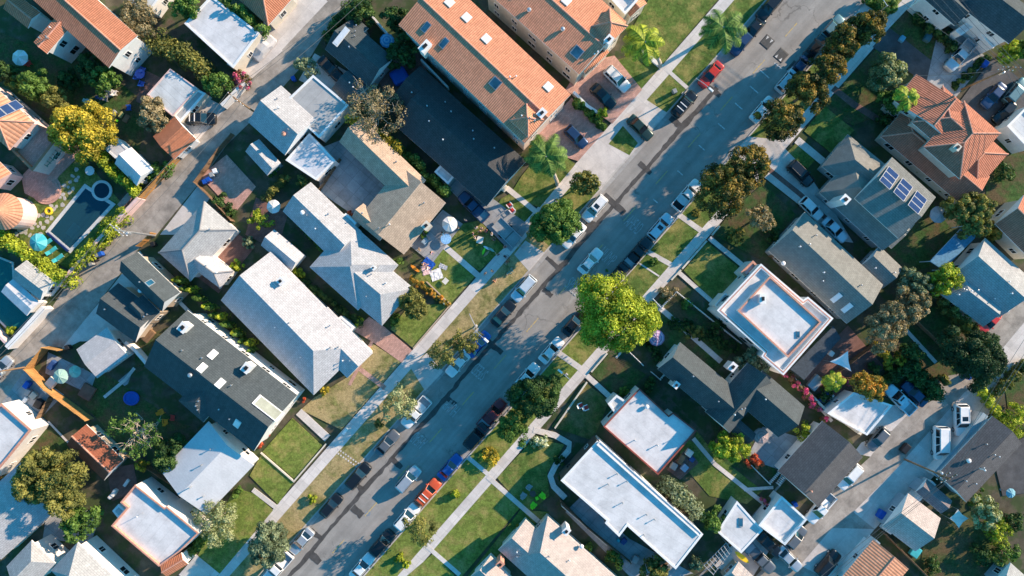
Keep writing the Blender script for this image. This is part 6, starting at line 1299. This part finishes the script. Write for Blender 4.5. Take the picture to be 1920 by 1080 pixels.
ground('lawn', [(30, 400), (90, 320), (150, 285), (185, 330), (240, 395), (140, 510), (40, 460)], .026, GRASS); c = W(88, 355, 0); m = MB(); m.lathe(c, [(2.4, .1), (2.4, .2), (2.0, .2), (2.0, .27), (1.6, .27), (1.6, .33)], 30); tag(m.build('round_steps', BRICK), 'round brick patio steps between the mansion and the pool', 'steps')
ground('patio', [(40, 330), (70, 300), (112, 262), (150, 290), (110, 330), (80, 380), (46, 362)], .16, BRICK, .15)
for i in range(7): x, y = 78 + i * 5.2, 300 - i * 5.4; m = MB(); p = W(x, y, 2.7); m.box(p, (1.9, .14, .12), ANG_U - math.pi / 2); 
t = thing('pergola', 'green slatted pergola under the mansion terrace', 'pergola', W(96, 282, 0)); m = MB()
for a, b in (((76, 301), (118, 258)), ((88, 311), (128, 270))): p, q = W(*a, 2.6), W(*b, 2.6); m.tube([p, q], .07, 5)
m.build('beam', M('green_paint', (.09, .22, .16), .15), t)
for i in range(8): f = i / 7; m = MB(); m.tube([W(75 + 42 * f, 303 - 43 * f, 2.72), W(90 + 40 * f, 313 - 42 * f, 2.72)], .06, 5); m.build('slat', MATS['green_paint'], t)
for a in ((88, 311), (128, 270)): m = MB(); q = W(*a, 0); m.tube([q, q + Vector((0, 0, 2.6))], .07, 6); m.build('post', MATS['green_paint'], t)
t = local_thing('swim_ring', 'yellow inflatable ring beside the round steps', 'swim ring', 92, 396, .06, 0, None, .1); m = MB(); m.tube([(.48 * math.cos(a), .48 * math.sin(a), .16) for a in [i * math.pi / 9 for i in range(19)]], .2, 8, caps=False); m.build('ring', YELP, t, True); settle(t)
table(168, 320, .75, TEALP if False else WHITEP, 'round pale table beside the pool hedge'); umbrella(69, 454, 17, 2.5, TEALP, 'turquoise umbrella at the pool corner', M('teal_fabric_pale', (.16, .55, .6), .1))
for x, y, lb in ((88, 455, 'turquoise lounger nearest the turquoise umbrella'), (97, 470, 'turquoise lounger in the middle with a white towel'), (109, 484, 'turquoise lounger farthest from the umbrella')): lounger(x, y, TEALP, lb, ANG_U - .2)
block('barbecue_island', 234, 376, (2.6, 1.0, .95), BRICK, 'brick barbecue counter between the hedges by the pink wall', 'barbecue')
# ---------------------------------------------------------------- umbrellas, sails, pergolas
umbrella(35, 107, 15, 2.5, WHITEP, 'white umbrella in the top left yard', CREAMF); umbrella(725, 75, 13.5, 2.5, M('sky_blue_fabric', (.10, .32, .60), .1), 'blue umbrella with pale rings', M('pale_blue_fabric', (.30, .52, .72), .1), 10, 5); umbrella(843, 420, 14.5, 2.6, WHITEP, 'white umbrella over the party patio', CREAMF); umbrella(512, 387, 13, 2.4, WHITEP, 'small white umbrella between the bungalows', CREAMF, 6)
umbrella(112, 706, 14, 2.5, SAGEF, 'larger sage green umbrella inside the orange fence', M('sage_fabric_pale', (.38, .55, .46), .1)); umbrella(139, 697, 11.5, 2.4, SAGEF, 'smaller sage green umbrella inside the orange fence', M('mint_fabric', (.33, .55, .45), .1)); umbrella(1232, 634, 15, 2.4, LAVF, 'lavender striped umbrella beside the giant tree', M('lavender_dark', (.32, .20, .34), .1), 10, 6); umbrella(1428, 818, 15, 2.5, M('dusty_rose_fabric', (.42, .33, .31), .1), 'dusky pink umbrella behind the slate cottage', M('dusty_rose_dark', (.32, .24, .23), .1), 8, 6)
umbrella(1762, 402, 16, 2.5, M('pale_grey_fabric', (.42, .43, .45), .1), 'pale grey umbrella in the shaded yard on the right'); umbrella(1896, 925, 9, 2.4, M('dull_cyan_fabric', (.2, .42, .5), .1), 'dull cyan umbrella at the lower right edge'); shade_sail([(1590, 658), (1556, 678), (1596, 696)], (3.4, 2.6, 2.8), WHITEP, 'white triangular shade sail over the brick patio'); shade_sail([(1796, 955), (1816, 972), (1798, 990), (1780, 972)], (2.9, 2.5, 2.9, 2.5), CREAMF, 'cream four-cornered shade sail at the lower right')
def pergola(label, q, z, nb, mat, sheet=None):
    P = [W(*p, z) for p in q]; t = thing('pergola', label, 'pergola', (sum(P, Vector()) / 4).xy.to_3d())
    for i in range(nb): f = i / (nb - 1); m = MB(); m.tube([P[0].lerp(P[1], f), P[3].lerp(P[2], f)], .06, 5); m.build('rafter', mat, t)
    for f in (0.02, .5, .98): m = MB(); d = Vector((0, 0, -.12)); m.tube([P[0].lerp(P[3], f) + d, P[1].lerp(P[2], f) + d], .08, 5); m.build('beam', mat, t)
    for p in P: m = MB(); m.tube([(p.x, p.y, 0), p], .07, 6); m.build('post', mat, t)
    if sheet: m = MB(); m.face([p + Vector((0, 0, .08)) for p in P]); m.build('cover_sheet', sheet, t)
pergola('blue-white lattice pergola beside the blue-grey hipped house', [(1744, 490), (1806, 424), (1830, 444), (1768, 506)], 2.8, 14, M('pale_blue_paint', (.45, .62, .74), .06), M('blue_polycarbonate', (.10, .25, .38), .2, 3)); pergola('dark slatted pergola at the back of the white flat-roofed house', [(1482, 692), (1562, 612), (1576, 634), (1508, 712)], 2.8, 22, M('dark_slats', (.06, .08, .095), .2), M('dark_slats_sheet', (.05, .065, .08), .3, 4))
pergola('dark slatted pergola beside the surfboard', [(1320, 1060), (1362, 1018), (1372, 1034), (1338, 1078)], 2.6, 9, STEEL)
# ---------------------------------------------------------------- yard things
block('tarpaulin_heap', 748, 141, (2.7, 2.4, 1.4), BLUEP, 'blue tarpaulin cover beside the dark round tree', 'tarpaulin', .5, .06, .5); t = local_thing('paddling_pool', 'bright blue paddling pool on the lawn by the slate house', 'paddling pool', 246, 747, .03, 0, None, .2); m = MB(); m.tube([(1.15 * math.cos(a), 1.0 * math.sin(a), .16) for a in [i * math.pi / 12 for i in range(25)]], .16, 7, caps=False); m.build('rim', BLUEP, t, True); m = MB(); m.lathe((0, 0, .02), [(1.1, 0), (1.1, .12)], 24); m.build('liner', BLUEP, t); settle(t)
for x, y, rz, lb in ((955, 384, 2.3, 'upper of the two white chairs with pink cushions'), (960, 394, 2.3, 'lower of the two white chairs with pink cushions'), (1089, 760, .4, 'left white chair with a red cushion on the shaded lawn'), (1099, 764, .4, 'right white chair with a red cushion on the shaded lawn')): lawn_chair(x, y, WHITEP, lb, rz, REDP)
for x, y, rz, lb in ((1016, 928, 2.4, 'upper lime green chair on the front lawn'), (1001, 946, .9, 'lower lime green chair on the front lawn')): lawn_chair(x, y, GREENP, lb, rz)
block('side_table', 1007, 935, (.5, .5, .4), GREENP, 'small lime green side table between the lime chairs', 'table', .4, .13); table(999, 926, .5, M('dark_wicker', (.08, .07, .06), .2), 'round dark table beside the lime green chairs', z=.13, hh=.5)
for x, y, lb in ((982, 928, 'grey garden chair left of the dark round table'), (993, 914, 'grey garden chair above the dark round table')): lawn_chair(x, y, GREYP, lb, 1.0 if x < 990 else -.6)
for x, y, rz, lb in ((303, 772, .5, 'orange-red chair nearest the paddling pool'), (310, 790, 1.6, 'orange-red chair lowest in the slate house yard'), (323, 783, 3.0, 'red chair rightmost in the slate house yard')): lawn_chair(x, y, ORAP if x < 320 else REDP, lb, rz, z=.03)
lawn_chair(54, 118, REDP, 'red lounge chair beside the white umbrella', .6, z=.03); table(262, 138, .8, BLUEP, 'blue round table behind the white house', z=.08)
for x, y, lb in ((268, 130, 'blue cushioned chair right of the blue table'), (257, 143, 'blue chair left of the blue table'), (266, 156, 'blue stool below the blue table')): lawn_chair(x, y, BLUEP, lb, 1.2, z=.08)
for x, y, c, lb in ((166, 192, M('pale_teal_plastic', (.35, .58, .62), .1), 'pale teal folding chair beside the golden tree'), (241, 202, BLUEP, 'blue folding chair in the dark back yard'), (205, 178, GREYP, 'grey chair under the pale-centred tree'), (214, 173, WHITEP, 'pale chair under the pale-centred tree'), (198, 184, GREYP, 'lower grey chair in the dark back yard'), (190, 181, NAVYF, 'navy chair in the dark back yard')): lawn_chair(x, y, c, lb, .3 * x, z=.03)
for i, (x, y, s_, mt, lb) in enumerate(((212, 211, (.9, .6, .4), GREYP, 'grey toy box left in the dark yard'), (226, 215, (1.0, .5, .35), M('dull_yellow', (.45, .4, .15), .1), 'dull yellow crate in the dark yard'), (236, 222, (1.3, .8, .2), WOOD, 'wooden frame lying in the dark yard'), (219, 226, (.4, .3, .3), GREENP, 'small green toy in the dark yard'), (48, 722, (1.2, .8, .9), BLUEP, 'blue bin box on the cluttered patio'), (50, 736, (1.0, .8, .8), GREYP, 'grey box on the cluttered patio'), (61, 742, (1.1, 1.0, .7), M('olive_cushion', (.38, .40, .36), .1), 'olive cushioned stool on the cluttered patio'), (46, 750, (.9, .6, .4), WHITEP, 'white box on the cluttered patio'), (70, 758, (1.4, 1.2, .9), BLACKP, 'black barbecue cover on the cluttered patio'), (90, 722, (2.6, 1.3, .9), CREAMF, 'cream sofa against the orange fence'), (95, 685, (1.6, .8, .8), NAVYF, 'blue covered bench inside the orange fence'), (162, 735, (2.3, 2.1, .5), M('rust_brick', (.20, .10, .07), .2), 'square brick fire pit below the sage umbrellas'), (275, 628, (2.2, 1.6, .6), WOOD, 'pile of timber and brush behind the charcoal house'), (236, 906, (1.3, .5, .4), WHITEP, 'white kayak-shaped box behind the rust garage'), (212, 925, (1.2, .6, .8), WHITEP, 'white air unit left of the tile-edged house'), (206, 932, (.8, .6, .7), WHITEP, 'smaller white air unit left of the tile-edged house'), (1560, 663, (.8, .8, .8), WHITEP, 'white stool cover beside the triangular sail'), (1548, 742, (2.4, .9, .7), BLUEP, 'blue covered bench beside the white alley garage'), (1530, 718, (2.4, 1.6, .8), STEEL, 'dark dining set cover on the brick patio'), (1293, 850, (1.1, 1.1, .7), CREAMF, 'round cream ottoman behind the red-edged house'), (1264, 875, (1.1, 1.0, .7), GREYP, 'grey cushioned chair behind the red-edged house'), (1284, 878, (1.1, 1.0, .7), M('steel_blue_cushion', (.28, .38, .5), .1), 'blue-grey cushioned chair behind the red-edged house'), (1298, 862, (.8, .8, .7), NAVYF, 'navy cushion chair behind the red-edged house'), (1278, 862, (1.6, .9, .6), WOOD, 'wooden table behind the red-edged house'), (1170, 1016, (1.0, .8, .7), NAVYF, 'navy storage box on the long patio'), (1160, 1014, (.5, .5, .5), TEALP, 'teal bucket on the long patio'), (1192, 1050, (1.2, 1.0, .8), GREYP, 'grey covered grill on the long patio'), (1243, 1058, (1.6, 1.3, 1.0), WOOD, 'wooden crate stack at the bottom of the white building'), (1718, 1036, (1.7, 1.4, .7), TEALP, 'teal-edged playpen in the parched yard'), (1655, 966, (1.4, .9, 1.1), BLUEP, 'blue lidded bin cart by the white alley wall'), (1700, 842, (1.6, 1.0, .9), BLACKP, 'dark frame stack beside the alley pole'), (945, 352, (1.1, .9, .8), WALL_C, 'cream pillar block at the charcoal house corner'), (803, 420, (1.1, .8, .8), GREYP, 'grey barbecue below the white wall box'), (796, 452, (1.0, .8, .8), M('slate_blue', (.3, .4, .47), .1), 'slate blue chair cover on the party patio'), (1693, 402 - 330, (1.0, .8, .6), M('cyan_box', (.12, .36, .5), .1), 'pale blue crate in the dark planting strip'), (1745, 64, (2.3, 1.0, .8), M('teal_bench', (.05, .14, .17), .1), 'dark teal bench in the shaded front yard'), (1560, 745, (1.0, .4, .5), WHITEP, 'white cooler beside the blue covered bench'), (1850, 118, (.9, .9, 1.0), BLUEP, 'blue bin near the top right pole'), (1508, 683, (.6, .6, .5), TRIM, 'pale planter beside the dark pergola'), (1820, 705, (1.2, .8, 1.0), BLUEP, 'blue bin in the shade at the alley hedge'))):
    block(('box', 'crate', 'bench')[0] if 'box' in lb or 'crate' in lb else lb.split()[-1] if False else ('sofa' if 'sofa' in lb else 'bench' if 'bench' in lb else 'bin' if ' bin' in lb else 'stool' if 'stool' in lb or 'ottoman' in lb else 'fire_pit' if 'fire pit' in lb else 'chair_cover' if 'chair' in lb else 'air_unit' if 'air unit' in lb else 'crate' if 'box' in lb or 'crate' in lb or 'cooler' in lb else 'barbecue_cover' if 'barbecue' in lb or 'grill' in lb else 'garden_table' if 'table' in lb or 'dining' in lb else 'yard_item'), x, y, s_, mt, lb, 'sofa' if 'sofa' in lb else 'bench' if 'bench' in lb else 'bin' if ' bin' in lb else 'furniture' if 'chair' in lb or 'stool' in lb or 'ottoman' in lb or 'table' in lb or 'dining' in lb else 'yard object', ANG_U + .1 * (i % 3), .08, min(.14, .24 * min(s_)))
for x, y, mt, lb in ((184, 478, GREYP, 'grey bin nearest the pink alley wall hedge'), (178, 486, BLACKP, 'black bin in the row by the pink wall'), (190, 476, BLUEP, 'blue-lidded bin in the row by the pink wall'), (172, 494, GREYP, 'pale grey bin lowest in the row by the pink wall'), (551, 148, BLUEP, 'blue bin beside the loose grey-green tree'), (392, 337, BLUEP, 'left blue bin by the brown alley fence'), (385, 341, BLUEP, 'right blue bin by the brown alley fence'), (398, 328, GREYP, 'lower grey bin by the brown alley fence'), (404, 321, WHITEP, 'pale bin by the brown alley fence'), (128, 651, BLACKP, 'black bin beside the white garage'), (288, 458, BLACKP, 'dark bin behind the short orange fence'), (1264, 172, GREYP, 'grey bin by the street lamp at the black suv'), (1490, 945, BLUEP, 'blue bin between the two right garages')): bin_(x, y, mt, lb, z=.15 if 1200 < x < 1400 else .02)
# front yard gathering
FB = dict(navy=NAVYF, white=WHITEP, pink=PINKF, red=REDP, teal=TEALP, orange=ORAP, black=M('black_fabric', (.02, .02, .022), .1), grey=GREYP, blue=BLUEP)
for i, (x, y, ps, a, b, lb, rz) in enumerate(((893, 427, 'stand', 'white', 'grey', 'person in a white shirt at the left of the group by the grey ramp', -1), (903, 428, 'reach', 'pink', 'navy', 'person in a pink top reaching out in the group', -2), (899, 434, 'stand', 'orange', 'black', 'person in an orange shirt in the middle of the group', 2), (912, 433, 'sit', 'red', 'navy', 'seated person in red beside the ramp', 2.6), (922, 439, 'stand', 'pink', 'white', 'person in pink and white at the right of the group', 3), (927, 449, 'sit', 'grey', 'black', 'seated person in grey at the right end of the group', 2.4), (887, 439, 'stand', 'pink', 'black', 'person in pink and black on the lawn left of the table', .2), (890, 446, 'sit', 'white', 'navy', 'seated person in white beside the low table', .5), (934, 477, 'reach', 'white', 'black', 'person in white on the pavement edge', 2.2), (947, 481, 'stand', 'navy', 'black', 'person in dark clothes walking on the pavement', .9), (923, 508, 'stand', 'blue', 'red', 'person in a blue shirt on the pavement', .9), (910, 513, 'stand', 'white', 'grey', 'person in white at the path corner', -.8), (809, 474, 'hold', 'pink', 'blue', 'person in pink with blue shorts on the patio', -.5), (787, 468, 'stand', 'black', 'grey', 'person in black beside the tan house', .5), (947, 463, 'stand', 'red', 'red', 'person dressed in red at the end of the ramp', 2), (830, 437, 'hold', 'pink', 'teal', 'person in pink beside the blue striped table', -1), (873, 413, 'stand', 'blue', 'navy', 'person in blue at the shaded patio corner', 1), (858, 429, 'sit', 'teal', 'navy', 'seated person in teal under the white umbrella', 2), (926, 528, 'sit', 'orange', 'black', 'person in orange sitting on the grass below the bicycle', 1), (793, 495, 'sit', 'pink', 'navy', 'person in pink sitting beside the blue sheet', -.3), (801, 503, 'reach', 'pink', 'white', 'person in pink and white bending over the towels', -.2))):
    person(x, y, ps, FB[a], FB[b], lb, rz, i % 2, i % 3, z=.18 if 1 else 0)
STRIPE = M('blue_stripe_fabric', (.25, .5, .85), .3, 4); table(836, 448, .85, STRIPE, 'round blue striped table on the party patio', z=.18); table(900, 450, .5, CREAMF, 'low cream table on the party lawn', False, .14, ANG_U + .5, (1.1, 1.0), .5); table(835, 527, .5, CREAMF, 'cream box table near the lawn edge', False, .14, ANG_U, (.9, .8), .5)
SHEET = M('white_sheet_fabric', (.80, .78, .76), .05); cloth_on_ground('blanket', 818, 515, (1.9, 1.7), SHEET, 'large white blanket spread on the lower party lawn', 'blanket', ANG_U - .5); cloth_on_ground('beach_towel', 831, 500, (1.3, .7), M('grey_stripe_towel', (.5, .5, .52), .3, 6), 'grey striped towel above the white blanket', 'towel', -.45); cloth_on_ground('blanket', 804, 494, (1.9, 1.3), BLUEP, 'crumpled blue sheet at the patio corner', 'blanket', -.7); cloth_on_ground('blanket', 799, 506, (1.4, 1.5), M('pink_white_cloth', (.75, .5, .5), .4, 5), 'pink and white cloth heap beside the white blanket', 'blanket', .3)
for x, y, mt, rz, lb in ((907, 471, GREENP, 1.2, 'green bodyboard lying on the party lawn'), (913, 465, WHITEP, -.5, 'white bodyboard lying on the party lawn'), (921, 468, SAGEF, -.6, 'pale green bodyboard near the lawn corner'), (912, 476, M('tan_board', (.45, .28, .16), .1), .8, 'tan bodyboard on the party lawn'), (778, 503, ORAP, -.7, 'orange surfboard lying in the flower bed'), (1388, 1041, YELP, -.68, 'long yellow-orange surfboard beside the white flat garage')):
    L = 2.9 if x > 1000 else 1.3 if x > 800 else 1.9; m = MB(); n = 9; top = []; w_ = L * .14
    for sgn in (1, -1):
        for i in range(n) if sgn > 0 else range(n - 2, 0, -1): f = i / (n - 1); top.append(((f - .5) * L, sgn * w_ * math.sin(math.pi * f) ** .6 if 0 < f < 1 else 0))
    m.face([(a, b, .1) for a, b in top][::-1]); m.face([(a, b, .03) for a, b in top])
    for i in range(len(top)): a, b = top[i], top[(i + 1) % len(top)]; m.face([(a[0], a[1], .03), (a[0], a[1], .1), (b[0], b[1], .1), (b[0], b[1], .03)])
    o = m.build('surfboard', mt); tag(o, lb, 'surfboard'); c = W(x, y, .1); o.location = (c.x, c.y, .13 if x < 1000 else .9); o.rotation_euler = (0, 0, rz)
bicycle(952, 506, TEALP, 'teal bicycle lying on the grass by the pavement', .9); bicycle(946, 487, REDP, 'red bicycle lying at the pavement edge', 1.4)
t = local_thing('trailer', 'open flatbed trailer parked at the pavement end of the drive', 'trailer', 950, 436, .16, HEAD['SE'], None, .6); m = MB(); m.box((0, 0, .55), (4.6, 2.1, .12)); m.build('bed', GREYP, t)
for s in (-1, 1):
    m = MB(); m.box((0, s * 1.05, .67), (4.6, .08, .3)); m.build('side_rail', METALG, t); w = MB(); w.tube([(-.3, s * 1.1, .33), (-.3, s * 1.28, .33)], .33, 14); w.build('wheel', RUBBER, t)
m = MB(); m.tube([(2.3, -.5, .55), (3.5, 0, .5), (2.3, .5, .55)], .06, 6); m.build('drawbar', STEEL, t); m = MB(); m.box((.6, 0, .675), (.12, 2.0, .03)); m.build('crossbar', TRIM_D, t); settle(t)
# ---------------------------------------------------------------- camera and daylight
cam = bpy.data.cameras.new('Camera'); co = bpy.data.objects.new('Camera', cam); COL.objects.link(co); co.location = (0, 0, H); co.rotation_euler = (0, 0, 0)
cam.sensor_width = 36; cam.lens = 36 * H / (1920 * S); cam.clip_end = 3000; SC.camera = co
EL = math.radians(20.0); dirv = Vector((.882 * math.cos(EL), .471 * math.cos(EL), math.sin(EL)))
sun = bpy.data.lights.new('Sun', 'SUN'); sun.energy = 5.0; sun.angle = math.radians(.6); sun.color = (1.0, .765, .56); so = bpy.data.objects.new('Sun', sun); COL.objects.link(so); so.rotation_euler = dirv.to_track_quat('Z', 'Y').to_euler(); so.location = (60, 30, 80)
w = bpy.data.worlds.new('World'); SC.world = w; w.use_nodes = True; n = w.node_tree.nodes; l = w.node_tree.links; bg = n['Background']
sk = n.new('ShaderNodeTexSky'); sk.sky_type = 'NISHITA'; sk.sun_disc = False; sk.sun_elevation = EL; sk.sun_rotation = math.atan2(dirv.x, dirv.y); sk.air_density = 1.4; sk.ozone_density = 3.0; sk.dust_density = .4
mx = n.new('ShaderNodeMix'); mx.data_type = 'RGBA'; mx.blend_type = 'MULTIPLY'; mx.inputs[0].default_value = 1; mx.inputs[7].default_value = (.23, .94, 1.20, 1); l.new(sk.outputs[0], mx.inputs[6]); l.new(mx.outputs[2], bg.inputs['Color']); bg.inputs['Strength'].default_value = .115
SC.cycles.film_exposure = 1.85
SC.view_settings.view_transform = 'Standard'; SC.view_settings.look = 'None'; SC.view_settings.exposure = 0; SC.view_settings.gamma = 1
